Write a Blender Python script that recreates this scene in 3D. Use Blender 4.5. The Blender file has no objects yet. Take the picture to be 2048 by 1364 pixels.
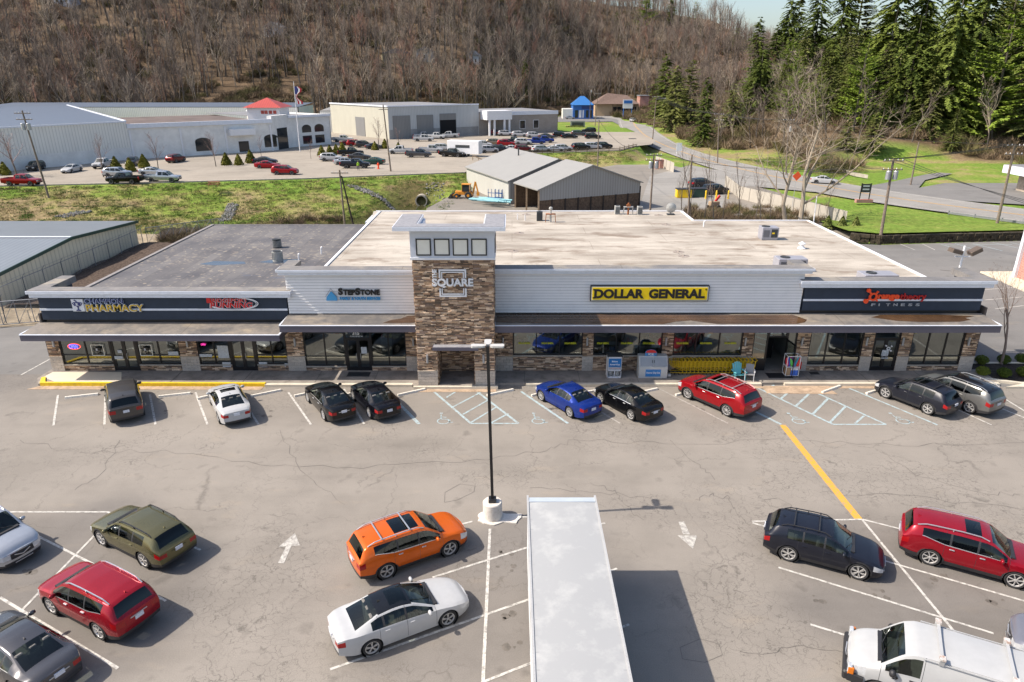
import bpy, bmesh, math, random
import numpy as np
from mathutils import Vector, Matrix

# ---------------------------------------------------------------- camera, sky, sun, exposure
SC = bpy.context.scene
COL = SC.collection
FPX = 1366.0; PITCH = math.radians(21.1); CAMH = 18.6
cam_d = bpy.data.cameras.new('camera'); cam = bpy.data.objects.new('camera', cam_d); COL.objects.link(cam)
cam.location = (0, 0, CAMH); cam.rotation_euler = (math.radians(90) - PITCH, 0, 0)
cam_d.sensor_width = 36; cam_d.lens = 36 * FPX / 2048; cam_d.clip_start = 0.3; cam_d.clip_end = 3000
SC.camera = cam
SC.render.resolution_x = 1024; SC.render.resolution_y = 682
SUN_EL = math.radians(47); SUN_AZ = math.radians(-95.5)      # clockwise from +Y
world = bpy.data.worlds.new("World"); SC.world = world; world.use_nodes = True
wn = world.node_tree.nodes; wl = world.node_tree.links
sky = wn.new('ShaderNodeTexSky'); sky.sky_type = 'NISHITA'; sky.sun_disc = False
sky.sun_elevation = SUN_EL; sky.sun_rotation = SUN_AZ; sky.air_density = 1.0; sky.dust_density = 2.2; sky.ozone_density = 1.0
wl.new(sky.outputs[0], wn['Background'].inputs[0]); wn['Background'].inputs[1].default_value = 0.15
sd = bpy.data.lights.new('sun', 'SUN'); sd.energy = 5.0; sd.angle = math.radians(0.5); sd.color = (1.0, 0.905, 0.78)
sun = bpy.data.objects.new('sun', sd); COL.objects.link(sun)
sdir = Vector((math.sin(SUN_AZ) * math.cos(SUN_EL), math.cos(SUN_AZ) * math.cos(SUN_EL), math.sin(SUN_EL)))
sun.rotation_euler = sdir.to_track_quat('Z', 'Y').to_euler()
SC.view_settings.view_transform = 'Standard'; SC.view_settings.look = 'None'
SC.view_settings.exposure = 0.42; SC.view_settings.gamma = 1.0
SC.view_settings.use_curve_mapping = False

# ---------------------------------------------------------------- helpers
R = random.Random(7)
def at(px, py, z=0.0):
 """a pixel of the photograph carried on to the horizontal plane at height z"""
 a = (px - 1024) / FPX; b = -(py - 682) / FPX
 d = Vector((a, math.cos(PITCH) + b * math.sin(PITCH), -math.sin(PITCH) + b * math.cos(PITCH)))
 t = (z - CAMH) / d.z
 return Vector((d.x * t, d.y * t, z))
def on_wall(px, py, Y):
 a = (px - 1024) / FPX; b = -(py - 682) / FPX
 d = Vector((a, math.cos(PITCH) + b * math.sin(PITCH), -math.sin(PITCH) + b * math.cos(PITCH)))
 t = Y / d.y
 return Vector((d.x * t, Y, CAMH + d.z * t))
def tag(o, label=None, cat=None, group=None, kind=None):
 if label: o['label'] = label
 if cat: o['category'] = cat
 if group: o['group'] = group
 if kind: o['kind'] = kind
 return o
def empty(name, loc=(0, 0, 0), rz=0, label=None, cat=None, group=None):
 o = bpy.data.objects.new(name, None); COL.objects.link(o)
 o.location = loc; o.rotation_euler = (0, 0, rz); o.empty_display_size = .3
 return tag(o, label, cat, group)
class MB:
 def __init__(s): s.v = []; s.f = []; s.m = []; s.c = []; s.M = None
 def add(s, vs, fs, mi=0, col=None):
  b = len(s.v)
  if s.M is not None: vs = [s.M @ Vector(p) for p in vs]
  s.v += [tuple(p) for p in vs]
  for f in fs:
   s.f.append([b + i for i in f]); s.m.append(mi); s.c.append(col)
 def quad(s, a, b, c, d, mi=0, col=None): s.add([a, b, c, d], [(0, 1, 2, 3)], mi, col)
 def poly(s, pts, mi=0): s.add(pts, [tuple(range(len(pts)))], mi)
 def box(s, x0, x1, y0, y1, z0, z1, mi=0, col=None):
  s.add([(x0, y0, z0), (x1, y0, z0), (x1, y1, z0), (x0, y1, z0), (x0, y0, z1), (x1, y0, z1), (x1, y1, z1), (x0, y1, z1)],
              [(0, 3, 2, 1), (4, 5, 6, 7), (0, 1, 5, 4), (1, 2, 6, 5), (2, 3, 7, 6), (3, 0, 4, 7)], mi, col)
  return s
 def bev(s, x0, x1, y0, y1, z0, z1, b=.02, mi=0):
  """box with chamfered vertical and top edges"""
  def ring(z, k): return [(x0 + b + k, y0 + k, z), (x1 - b - k, y0 + k, z), (x1 - k, y0 + b + k, z), (x1 - k, y1 - b - k, z), (x1 - b - k, y1 - k, z), (x0 + b + k, y1 - k, z), (x0 + k, y1 - b - k, z), (x0 + k, y0 + b + k, z)]
  vs = ring(z0, 0) + ring(z1 - b, 0) + ring(z1, b * .8)
  fs = [tuple(range(7, -1, -1)), tuple(range(16, 24))]
  for r in (0, 8):
   for i in range(8): fs.append((r + i, r + (i + 1) % 8, r + 8 + (i + 1) % 8, r + 8 + i))
  s.add(vs, fs, mi); return s
 def bar(s, p0, p1, w, h, mi=0, up=(0, 0, 1)):
  p0 = Vector(p0); p1 = Vector(p1); d = (p1 - p0).normalized(); u = Vector(up)
  if abs(d.dot(u)) > .99: u = Vector((1, 0, 0))
  r = d.cross(u).normalized() * w / 2; u = r.cross(d).normalized() * h / 2
  vs = [p0 - r - u, p0 + r - u, p0 + r + u, p0 - r + u, p1 - r - u, p1 + r - u, p1 + r + u, p1 - r + u]
  s.add(vs, [(0, 1, 2, 3), (7, 6, 5, 4), (0, 4, 5, 1), (1, 5, 6, 2), (2, 6, 7, 3), (3, 7, 4, 0)], mi); return s
 def tube(s, p0, p1, r0, r1=None, n=8, mi=0, cap=True):
  p0 = Vector(p0); p1 = Vector(p1); r1 = r0 if r1 is None else r1
  d = (p1 - p0)
  if d.length < 1e-6: return s
  d.normalize(); a = d.orthogonal().normalized(); b = d.cross(a)
  vs = []
  for (p, r) in ((p0, r0), (p1, r1)):
   for i in range(n):
    t = 2 * math.pi * i / n; vs.append(p + a * (r * math.cos(t)) + b * (r * math.sin(t)))
  fs = [(i, (i + 1) % n, n + (i + 1) % n, n + i) for i in range(n)]
  if cap: fs += [tuple(range(n - 1, -1, -1)), tuple(range(n, 2 * n))]
  s.add(vs, fs, mi); return s
 def path(s, pts, r, n=6, mi=0):
  for a, b in zip(pts[:-1], pts[1:]): s.tube(a, b, r, r, n, mi)
  return s
 def lathe(s, prof, c=(0, 0, 0), n=16, mi=0, axis='z'):
  vs = []; k = len(prof)
  for i in range(n):
   t = 2 * math.pi * i / n
   for (r, z) in prof:
    if axis == 'z': vs.append((c[0] + r * math.cos(t), c[1] + r * math.sin(t), c[2] + z))
    elif axis == 'y': vs.append((c[0] + r * math.cos(t), c[1] + z, c[2] + r * math.sin(t)))
    else: vs.append((c[0] + z, c[1] + r * math.cos(t), c[2] + r * math.sin(t)))
  fs = []
  for i in range(n):
   j = (i + 1) % n
   for q in range(k - 1): fs.append((i * k + q, j * k + q, j * k + q + 1, i * k + q + 1))
  s.add(vs, fs, mi); return s
 def prism(s, pts, y0, y1, mi=0):
  """polygon given as (x, z), extruded along y"""
  n = len(pts)
  s.add([(p[0], y0, p[1]) for p in pts] + [(p[0], y1, p[1]) for p in pts],
              [tuple(range(n)), tuple(range(2 * n - 1, n - 1, -1))] + [(i, i + n, (i + 1) % n + n, (i + 1) % n) for i in range(n)], mi); return s
 def slab(s, pts, z0, z1, mi=0):
  """polygon given as (x, y), extruded along z"""
  n = len(pts)
  s.add([(p[0], p[1], z0) for p in pts] + [(p[0], p[1], z1) for p in pts],
              [tuple(range(n - 1, -1, -1)), tuple(range(n, 2 * n))] + [(i, (i + 1) % n, (i + 1) % n + n, i + n) for i in range(n)], mi); return s
 def build(s, name, mats, parent=None, smooth=False, loc=None, rz=None):
  me = bpy.data.meshes.new(name); me.from_pydata(s.v, [], s.f)
  if not isinstance(mats, (list, tuple)): mats = [mats]
  for m in mats: me.materials.append(m)
  me.polygons.foreach_set('material_index', s.m)
  if smooth: me.polygons.foreach_set('use_smooth', [True] * len(s.f))
  if any(c is not None for c in s.c):
   ca = me.color_attributes.new('Col', 'FLOAT_COLOR', 'CORNER'); arr = []
   for f, c in zip(s.f, s.c): arr += list(((c or (.5, .5, .5)) + (1,)) * len(f))
   ca.data.foreach_set('color', arr)
  me.update()
  o = bpy.data.objects.new(name, me); COL.objects.link(o)
  if parent: o.parent = parent
  if loc is not None: o.location = loc
  if rz is not None: o.rotation_euler = (0, 0, rz)
  return o
def autosmooth(o, ang=35):
 me = o.data
 me.polygons.foreach_set('use_smooth', [True] * len(me.polygons))
 try: me.set_sharp_from_angle(angle=math.radians(ang))
 except Exception: pass
def copy_tree(o, parent=None):
 c = o.copy(); COL.objects.link(c); c.parent = parent
 for ch in list(o.children): copy_tree(ch, c)
 return c
def dup(root, loc, rz=None, scale=None, label=None, group=None):
 c = copy_tree(root); c.location = loc
 if rz is not None: c.rotation_euler = (c.rotation_euler[0], c.rotation_euler[1], rz)
 if scale is not None: c.scale = (scale,) * 3 if not hasattr(scale, '__len__') else scale
 if label: c['label'] = label
 if group: c['group'] = group
 return c
def text_mesh(name, txt, size, mats, parent=None, loc=(0, 0, 0), rot=(math.pi / 2, 0, 0), extrude=.03, offset=.0, width=None, height=None, align='LEFT', shear=0, spacing=1.0, bevel=0):
 cu = bpy.data.curves.new(name, 'FONT'); cu.body = txt; cu.size = size; cu.extrude = extrude; cu.offset = offset
 cu.align_x = 'LEFT'; cu.shear = shear; cu.space_character = spacing; cu.resolution_u = 3
 t = bpy.data.objects.new('tmp', cu); COL.objects.link(t)
 bpy.context.view_layer.update()
 me = bpy.data.meshes.new_from_object(t.evaluated_get(bpy.context.evaluated_depsgraph_get()))
 bpy.data.objects.remove(t); me.name = name
 co = np.zeros(len(me.vertices) * 3); me.vertices.foreach_get('co', co); co = co.reshape(-1, 3)
 mn = co.min(0); mx = co.max(0); co[:, 0] -= mn[0]; co[:, 1] -= mn[1]
 if width: co[:, 0] *= width / (mx[0] - mn[0])
 if height: co[:, 1] *= height / (mx[1] - mn[1])
 if align == 'CENTER': co[:, 0] -= co[:, 0].max() / 2
 me.vertices.foreach_set('co', co.ravel()); me.update()
 me.materials.clear(); me.materials.append(mats)
 o = bpy.data.objects.new(name, me); COL.objects.link(o); o.location = loc; o.rotation_euler = rot
 if parent: o.parent = parent
 return o

# ---------------------------------------------------------------- materials
def new_mat(name):
 m = bpy.data.materials.new(name); m.use_nodes = True
 return m, m.node_tree.nodes, m.node_tree.links, m.node_tree.nodes['Principled BSDF']
def ramp(n, stops, interp='LINEAR'):
 r = n.new('ShaderNodeValToRGB'); r.color_ramp.interpolation = interp
 while len(r.color_ramp.elements) > 1: r.color_ramp.elements.remove(r.color_ramp.elements[-1])
 for i, (p, c) in enumerate(stops):
  c = (c, c, c) if not hasattr(c, '__len__') else c
  e = r.color_ramp.elements[0] if i == 0 else r.color_ramp.elements.new(p)
  e.position = p; e.color = (c[0], c[1], c[2], 1)
 return r
def noise(n, l, vec, scale, detail=4, rough=.55, dist=0):
 t = n.new('ShaderNodeTexNoise'); t.inputs['Scale'].default_value = scale; t.inputs['Detail'].default_value = detail
 t.inputs['Roughness'].default_value = rough; t.inputs['Distortion'].default_value = dist
 if vec: l.new(vec, t.inputs['Vector'])
 return t
def coords(n, kind='Object'): return n.new('ShaderNodeTexCoord').outputs[kind]
def geo_pos(n): return n.new('ShaderNodeNewGeometry').outputs['Position']
def mapping(n, l, vec, scale=(1, 1, 1), rot=(0, 0, 0)):
 m = n.new('ShaderNodeMapping'); m.inputs['Scale'].default_value = scale; m.inputs['Rotation'].default_value = rot
 l.new(vec, m.inputs['Vector']); return m.outputs[0]
def mix(n, l, fac, a, b, mode='MIX'):
 m = n.new('ShaderNodeMix'); m.data_type = 'RGBA'; m.blend_type = mode
 for sock, v in ((m.inputs[0], fac), (m.inputs[6], a), (m.inputs[7], b)):
  if hasattr(v, 'is_linked') or hasattr(v, 'links'): l.new(v, sock)
  elif hasattr(v, '__len__'): sock.default_value = (v[0], v[1], v[2], 1)
  else: sock.default_value = v
 return m.outputs[2]
def mth(n, l, op, a, b=None, clamp=False):
 m = n.new('ShaderNodeMath'); m.operation = op; m.use_clamp = clamp
 for i, v in enumerate((a, b)):
  if v is None: continue
  if hasattr(v, 'links'): l.new(v, m.inputs[i])
  else: m.inputs[i].default_value = v
 return m.outputs[0]
def bump(n, l, b, h, dist=.02, strength=.6):
 bp = n.new('ShaderNodeBump'); bp.inputs['Distance'].default_value = dist; bp.inputs['Strength'].default_value = strength
 l.new(h, bp.inputs['Height']); l.new(bp.outputs[0], b.inputs['Normal'])
def flat(name, col, rough=.6, metal=0, var=.12, scale=3, bmp=0, spec=.5, dirt=None, emit=None, es=1):
 m, n, l, b = new_mat(name)
 b.inputs['Roughness'].default_value = rough; b.inputs['Metallic'].default_value = metal
 b.inputs['Specular IOR Level'].default_value = spec
 if var:
  v = coords(n); t = noise(n, l, v, scale, 5, .6)
  lo = tuple(max(0, c * (1 - var)) for c in col); hi = tuple(min(1, c * (1 + var)) for c in col)
  r = ramp(n, [(.3, lo), (.7, hi)]); l.new(t.outputs[0], r.inputs[0]); c = r.outputs[0]
  if dirt:
   t2 = noise(n, l, v, scale * 2.3, 6, .7); r2 = ramp(n, [(.5, 0), (.68, 1)]); l.new(t2.outputs[0], r2.inputs[0])
   c = mix(n, l, mth(n, l, 'MULTIPLY', r2.outputs[0], dirt[1]), c, dirt[0])
  l.new(c, b.inputs['Base Color'])
  if bmp: bump(n, l, b, noise(n, l, v, scale * 12, 4).outputs[0], bmp)
 else: b.inputs['Base Color'].default_value = (*col, 1)
 if emit:
  b.inputs['Emission Color'].default_value = (*emit, 1); b.inputs['Emission Strength'].default_value = es
 return m
def paint(name, col, metal=.5, flake=.0, rough=.32):
 m, n, l, b = new_mat(name)
 v = coords(n); t = noise(n, l, v, 2.2, 6, .65); r = ramp(n, [(.3, tuple(c * .8 for c in col)), (.7, tuple(min(1, c * .88 + .002) for c in col))])
 l.new(t.outputs[0], r.inputs[0]); l.new(r.outputs[0], b.inputs['Base Color'])
 b.inputs['Metallic'].default_value = metal; b.inputs['Roughness'].default_value = rough * .8
 b.inputs['Coat Weight'].default_value = .4; b.inputs['Coat Roughness'].default_value = .03; b.inputs['Specular IOR Level'].default_value = .25
 return m
M = {}
def asphalt_mat(name, base, cracks=True, hue=(1, .93, .86)):
 m, n, l, b = new_mat(name); p = geo_pos(n)
 big = noise(n, l, p, .07, 5, .6); mid = noise(n, l, p, .45, 6, .65); fine = noise(n, l, p, 26, 4, .7)
 streak = noise(n, l, mapping(n, l, p, (.05, .55, 1)), 1.0, 5, .6)
 B = lambda k: tuple(base * k * h for h in hue)
 r = ramp(n, [(.3, B(.66)), (.5, B(1.0)), (.7, B(1.24))])
 l.new(mth(n, l, 'ADD', mth(n, l, 'MULTIPLY', big.outputs[0], .5), mth(n, l, 'ADD', mth(n, l, 'MULTIPLY', mid.outputs[0], .28), mth(n, l, 'MULTIPLY', streak.outputs[0], .22))), r.inputs[0])
 c = mix(n, l, .35, r.outputs[0], mix(n, l, 1, r.outputs[0], ramp_out(n, l, fine.outputs[0], [(.3, .55), (.7, 1.45)]), 'MULTIPLY'))
 # oil spots and tan stains
 o1 = noise(n, l, p, .9, 3, .5); c = mix(n, l, ramp_out(n, l, o1.outputs[0], [(.62, 0), (.74, .5)]), c, B(.5))
 o2 = noise(n, l, mapping(n, l, p, (.35, .9, 1)), .8, 4, .6); c = mix(n, l, ramp_out(n, l, o2.outputs[0], [(.6, 0), (.8, .35)]), c, (base * 1.5, base * 1.22, base * .9))
 if name == 'asphalt':
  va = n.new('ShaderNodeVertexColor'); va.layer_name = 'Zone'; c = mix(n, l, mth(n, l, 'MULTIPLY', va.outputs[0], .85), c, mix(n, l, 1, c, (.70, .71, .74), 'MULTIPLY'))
 if cracks:
  wob = n.new('ShaderNodeMix'); wob.data_type = 'VECTOR'
  nz = noise(n, l, p, 1.1, 4, .6); add = n.new('ShaderNodeVectorMath'); add.operation = 'MULTIPLY_ADD'
  l.new(nz.outputs['Color'], add.inputs[0]); add.inputs[1].default_value = (1.4, 1.4, 0); l.new(p, add.inputs[2])
  def vor(scale, w):
   v = n.new('ShaderNodeTexVoronoi'); v.feature = 'DISTANCE_TO_EDGE'; v.inputs['Scale'].default_value = scale
   l.new(add.outputs[0], v.inputs['Vector']); return ramp_out(n, l, v.outputs['Distance'], [(0, 1), (w, 0)])
  gat = noise(n, l, p, .16, 3, .5)
  msk = ramp_out(n, l, gat.outputs[0], [(.5, 0), (.58, .8)])
  c = mix(n, l, mth(n, l, 'MULTIPLY', vor(2.6, .035), msk), c, B(.45))
  m2 = ramp_out(n, l, noise(n, l, p, .3, 2).outputs[0], [(.42, 0), (.55, .55)])
  c = mix(n, l, mth(n, l, 'MULTIPLY', vor(.22, .006), m2), c, B(.42))
  m3 = ramp_out(n, l, noise(n, l, p, .22, 2, .5).outputs[0], [(.5, 0), (.56, .4)])
  c = mix(n, l, mth(n, l, 'MULTIPLY', vor(.55, .008), m3), c, B(.5))
 l.new(c, b.inputs['Base Color']); b.inputs['Roughness'].default_value = .88; b.inputs['Specular IOR Level'].default_value = .3
 bump(n, l, b, fine.outputs[0], .01, .5)
 return m
def ramp_out(n, l, src, stops):
 r = ramp(n, stops); l.new(src, r.inputs[0]); return r.outputs[0]
M['asphalt'] = asphalt_mat('asphalt', .246, True, (1, .90, .79))
M['asphalt_side'] = asphalt_mat('asphalt_side', .18, False, (1, .96, .92))
M['asphalt_dark'] = asphalt_mat('asphalt_dark', .13, True, (1, .97, .95))
M['conc_lot'] = asphalt_mat('concrete_lot', .3, False, (1, .88, .73))
M['road'] = asphalt_mat('road_surface', .26, False, (1, .95, .88))
def worn_paint(name, col, under=.2, wear=.5):
 m, n, l, b = new_mat(name); p = geo_pos(n)
 t = noise(n, l, p, 5, 6, .75); c = mix(n, l, ramp_out(n, l, t.outputs[0], [(wear - .07, 1), (wear + .13, 0)]), col, (under, under * .93, under * .86))
 l.new(c, b.inputs['Base Color']); b.inputs['Roughness'].default_value = .8; return m
M['line_w'] = worn_paint('white_line_paint', (.54, .52, .48), .22, .42)
M['line_old'] = worn_paint('faded_line_paint', (.42, .39, .35), .24, .5)
M['arrow'] = worn_paint('worn_arrow_paint', (.5, .48, .44), .25, .47)
M['line_b'] = worn_paint('pale_blue_line_paint', (.36, .47, .5), .26, .43)
M['line_y'] = worn_paint('yellow_line_paint', (.62, .32, .035), .24, .38)
M['conc'] = flat('concrete', (.38, .34, .29), .9, 0, .18, 1.2, .01, .3, ((.2, .17, .14), .6))
M['walk'] = flat('sidewalk_concrete', (.27, .24, .21), .9, 0, .25, .7, .006, .3, ((.13, .115, .1), .7))
M['walk_new'] = flat('new_concrete', (.62, .54, .42), .9, 0, .06, 1, .004, .3)
M['curb_y'] = flat('yellow_curb_paint', (.78, .52, .02), .6, 0, .12, 3, 0, .4, ((.4, .3, .1), .5))
M['stop'] = flat('wheel_stop_paint', (.68, .64, .57), .8, 0, .12, 4, .003, .3, ((.35, .32, .28), .6))
M['white'] = flat('white_paint', (.74, .74, .76), .45, 0, .04, 2)
M['trim'] = flat('pale_trim', (.70, .73, .80), .4, 0, .05, 1.5, 0, .5, ((.4, .4, .42), .25))
M['navy'] = flat('slate_blue_stucco', (.026, .038, .062), .75, 0, .1, 2, .002)
M['fascia'] = flat('canopy_fascia', (.10, .092, .12), .5, 0, .08, 1)
M['black'] = flat('black_metal', (.012, .012, .014), .35, 0, .1, 5)
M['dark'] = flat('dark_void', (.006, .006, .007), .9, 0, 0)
M['siding'] = flat('light_grey_lap_siding', (.80, .78, .77), .55, 0, .04, .6, 0, .4, ((.62, .61, .62), .3))
M['inner'] = flat('shop_interior_wall', (.2, .2, .19), .9, 0, .2, .8)
M['innerfloor'] = flat('shop_interior_floor', (.3, .28, .25), .5, 0, .2, .8)
M['cream'] = flat('cream_panel', (.80, .78, .70), .4, 0, .03, 2)
M['block'] = None
def stone_mat():
 m, n, l, b = new_mat('ledge_stone'); a = n.new('ShaderNodeVertexColor'); a.layer_name = 'Col'
 t = noise(n, l, coords(n), 22, 5, .7)
 c = mix(n, l, 1, a.outputs[0], ramp_out(n, l, t.outputs[0], [(.3, .6), (.7, 1.35)]), 'MULTIPLY')
 l.new(c, b.inputs['Base Color']); b.inputs['Roughness'].default_value = .85; bump(n, l, b, t.outputs[0], .02, .7); return m
M['stone'] = stone_mat()
def vc_mat(name, rough=.8):
 m, n, l, b = new_mat(name); a = n.new('ShaderNodeVertexColor'); a.layer_name = 'Col'
 l.new(a.outputs[0], b.inputs['Base Color']); b.inputs['Roughness'].default_value = rough; return m
M['vc'] = vc_mat('coloured_goods')
M['mortar'] = flat('mortar_backing', (.05, .04, .035), .95, 0, .2, 8)
def membrane(name, a, b_, spots, sc, streaky=True):
 m, n, l, b = new_mat(name); p = geo_pos(n)
 mp = mapping(n, l, p, (.12, .6, 1)) if streaky else p
 t = noise(n, l, mp, 1.0, 7, .68); t2 = noise(n, l, p, .12, 4, .6)
 c = mix(n, l, ramp_out(n, l, mth(n, l, 'ADD', mth(n, l, 'MULTIPLY', t.outputs[0], .6), mth(n, l, 'MULTIPLY', t2.outputs[0], .4)), [(.42, 0), (.58, 1)]), b_, a)
 t3 = noise(n, l, mapping(n, l, p, (.5, 1.0, 1)), .55, 5, .62); c = mix(n, l, ramp_out(n, l, t3.outputs[0], [(.54, 0), (.66, .75)]), c, spots)
 f = noise(n, l, p, 9, 4, .7); c = mix(n, l, 1, c, ramp_out(n, l, f.outputs[0], [(.3, .86), (.7, 1.1)]), 'MULTIPLY')
 br = n.new('ShaderNodeTexBrick'); br.inputs['Scale'].default_value = 1; br.inputs['Brick Width'].default_value = 14; br.inputs['Row Height'].default_value = sc
 br.inputs['Mortar Size'].default_value = .03; br.inputs['Color1'].default_value = br.inputs['Color2'].default_value = (1, 1, 1, 1); br.inputs['Mortar'].default_value = (.72, .7, .68, 1)
 l.new(p, br.inputs['Vector']); c = mix(n, l, 1, c, br.outputs[0], 'MULTIPLY')
 l.new(c, b.inputs['Base Color']); b.inputs['Roughness'].default_value = .7; return m
M['roof_w'] = membrane('white_roof_membrane', (.49, .44, .375), (.29, .25, .205), (.18, .13, .09), 3.2)
def dark_roof():
 m, n, l, b = new_mat('grey_felt_roof'); p = geo_pos(n)
 t = noise(n, l, p, .25, 5, .6); c = ramp_out(n, l, t.outputs[0], [(.35, (.095, .092, .1)), (.65, (.165, .155, .15))])
 w = noise(n, l, mapping(n, l, p, (1.0, 1.5, 1)), 2.6, 1.5, .5, .2)
 m2 = noise(n, l, p, .11, 2)
 k = mth(n, l, 'ADD', w.outputs[0], mth(n, l, 'MULTIPLY', mth(n, l, 'SUBTRACT', m2.outputs[0], .5), .35))
 c = mix(n, l, ramp_out(n, l, k, [(.63, 0), (.7, .65)]), c, (.40, .34, .26))
 d = noise(n, l, mapping(n, l, p, (.3, .6, 1)), .35, 4, .6); c = mix(n, l, ramp_out(n, l, d.outputs[0], [(.66, 0), (.7, .8)]), c, (.11, .12, .15))
 br = n.new('ShaderNodeTexBrick'); br.inputs['Scale'].default_value = 1; br.inputs['Brick Width'].default_value = 10; br.inputs['Row Height'].default_value = 1
 br.inputs['Mortar Size'].default_value = .02; br.inputs['Color1'].default_value = (1, 1, 1, 1); br.inputs['Color2'].default_value = (.74, .74, .77, 1); br.inputs['Mortar'].default_value = (.6, .6, .6, 1)
 l.new(mapping(n, l, p, (1, 1, 1), (0, 0, math.pi / 2)), br.inputs['Vector']); c = mix(n, l, 1, c, br.outputs[0], 'MULTIPLY')
 l.new(c, b.inputs['Base Color']); b.inputs['Roughness'].default_value = .8; return m
M['roof_d'] = dark_roof()
M['canopy'] = membrane('canopy_roof', (.21, .185, .16), (.105, .10, .098), (.34, .28, .20), 5, False)
M['puddle'] = flat('standing_rust_water', (.075, .042, .022), .12, 0, .45, .6)
M['puddle2'] = flat('standing_water', (.05, .06, .08), .06, 0, .2, .5)
def glass_mat(name, fac=.22, tint=(.5, .56, .54)):
 m, n, l, b = new_mat(name); n.remove(b); out = n['Material Output']
 tr = n.new('ShaderNodeBsdfTransparent'); tr.inputs[0].default_value = (*tint, 1)
 gl = n.new('ShaderNodeBsdfGlossy'); gl.inputs['Roughness'].default_value = .01; gl.inputs[0].default_value = (.74, .8, .78, 1)
 fr = n.new('ShaderNodeLayerWeight'); fr.inputs[0].default_value = .5
 f = mth(n, l, 'ADD', mth(n, l, 'MULTIPLY', mth(n, l, 'POWER', fr.outputs[1], 3.5), .85), fac + .04, True)
 mx = n.new('ShaderNodeMixShader'); l.new(f, mx.inputs[0]); l.new(tr.outputs[0], mx.inputs[1]); l.new(gl.outputs[0], mx.inputs[2]); l.new(mx.outputs[0], out.inputs[0]); return m
M['glass'] = glass_mat('shop_glass', .22)
M['carglass'] = glass_mat('car_glass', .02, (.36, .42, .4))
M['carglass_dark'] = glass_mat('car_privacy_glass', .01, (.08, .09, .1))
M['steel'] = flat('galvanised_steel', (.42, .43, .45), .45, .6, .1, 4)
M['chrome'] = flat('chrome', (.75, .75, .78), .15, 1, 0)
M['rubber'] = flat('tyre_rubber', (.025, .025, .026), .85, 0, .15, 8)
M['plastic'] = flat('black_plastic', (.022, .022, .025), .55, 0, .15, 6)
M['seat'] = flat('car_interior', (.16, .15, .14), .9, 0, .2, 5)
M['ac'] = flat('beige_grey_ac_casing', (.42, .42, .4), .5, .2, .1, 3, 0, .5, ((.2, .16, .12), .4))
M['ac_dark'] = flat('condenser_coil', (.05, .055, .06), .6, .3, .3, 20)
M['wood'] = flat('weathered_wood', (.13, .085, .055), .9, 0, .4, 3, .01)
M['pole_wood'] = flat('pole_timber', (.19, .15, .12), .9, 0, .3, 4, .01)
M['wire'] = flat('power_cable', (.02, .02, .02), .6, 0, 0)
M['rust'] = flat('rusty_metal', (.3, .1, .03), .8, 0, .4, 8)
# ---------------------------------------------------------------- terrain
def sstep(t): t = np.clip(t, 0, 1); return t * t * (3 - 2 * t)
_rs = np.random.RandomState(3); _tab = _rs.rand(256, 256)
def vnoise(x, y, s):
 x = np.asarray(x, float) / s; y = np.asarray(y, float) / s
 xi = np.floor(x).astype(int); yi = np.floor(y).astype(int); fx = sstep(x - xi); fy = sstep(y - yi)
 g = lambda a, b: _tab[a % 256, b % 256]
 return (g(xi, yi) * (1 - fx) + g(xi + 1, yi) * fx) * (1 - fy) + (g(xi, yi + 1) * (1 - fx) + g(xi + 1, yi + 1) * fx) * fy
EXH = ([-300, -100, -20, 30, 60, 120, 200, 330], [232, 250, 290, 380, 440, 440, 430, 440])
EX = [-300, -85, -60, -36, -20, -9, -4, 0, 26, 33, 38, 60]; EY = [108, 113, 117, 122, 127, 130, 148, 164, 171, 184, 210, 300]   # edge of the raised back lot
_foot = [at(*q) for q in ((1305, 236), (1316, 262), (1352, 287), (1420, 311), (1500, 330), (1580, 347), (1670, 361), (1760, 350), (1830, 338), (1950, 338), (2250, 340))]
_foot = [(45, 420), (48, 345)] + [(p.x, p.y) for p in _foot[1:]] + [(240, 120)]
def inpoly(X, Y, P):
 r = np.zeros(X.shape, bool)
 for (a, b) in zip(P, P[1:] + P[:1]):
  c = ((a[1] > Y) != (b[1] > Y)) & (X < (b[0] - a[0]) * (Y - a[1]) / ((b[1] - a[1]) or 1e-9) + a[0]); r ^= c
 return r
def foot_d(X, Y):
 """signed distance behind the foot of the right-hand hill"""
 X = np.asarray(X, float); Y = np.asarray(Y, float); best = np.full(X.shape, 1e9)
 for (a, b) in zip(_foot[:-1], _foot[1:]):
  dx, dy = b[0] - a[0], b[1] - a[1]; L2 = dx * dx + dy * dy
  t = np.clip(((X - a[0]) * dx + (Y - a[1]) * dy) / L2, 0, 1)
  d = np.hypot(X - a[0] - t * dx, Y - a[1] - t * dy)
  best = np.minimum(best, d)
 return best * np.where(inpoly(X, Y, _foot + [(900, 120), (900, 1200), (45, 1200)]), 1.0, -1.0)
def bank(X, Y):
 e = np.interp(X, EX, EY); w = np.interp(X, [-200, -36, -8, 0, 40], [18, 18, 16, 12, 10])
 return sstep((Y - (e - w)) / w)
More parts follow.
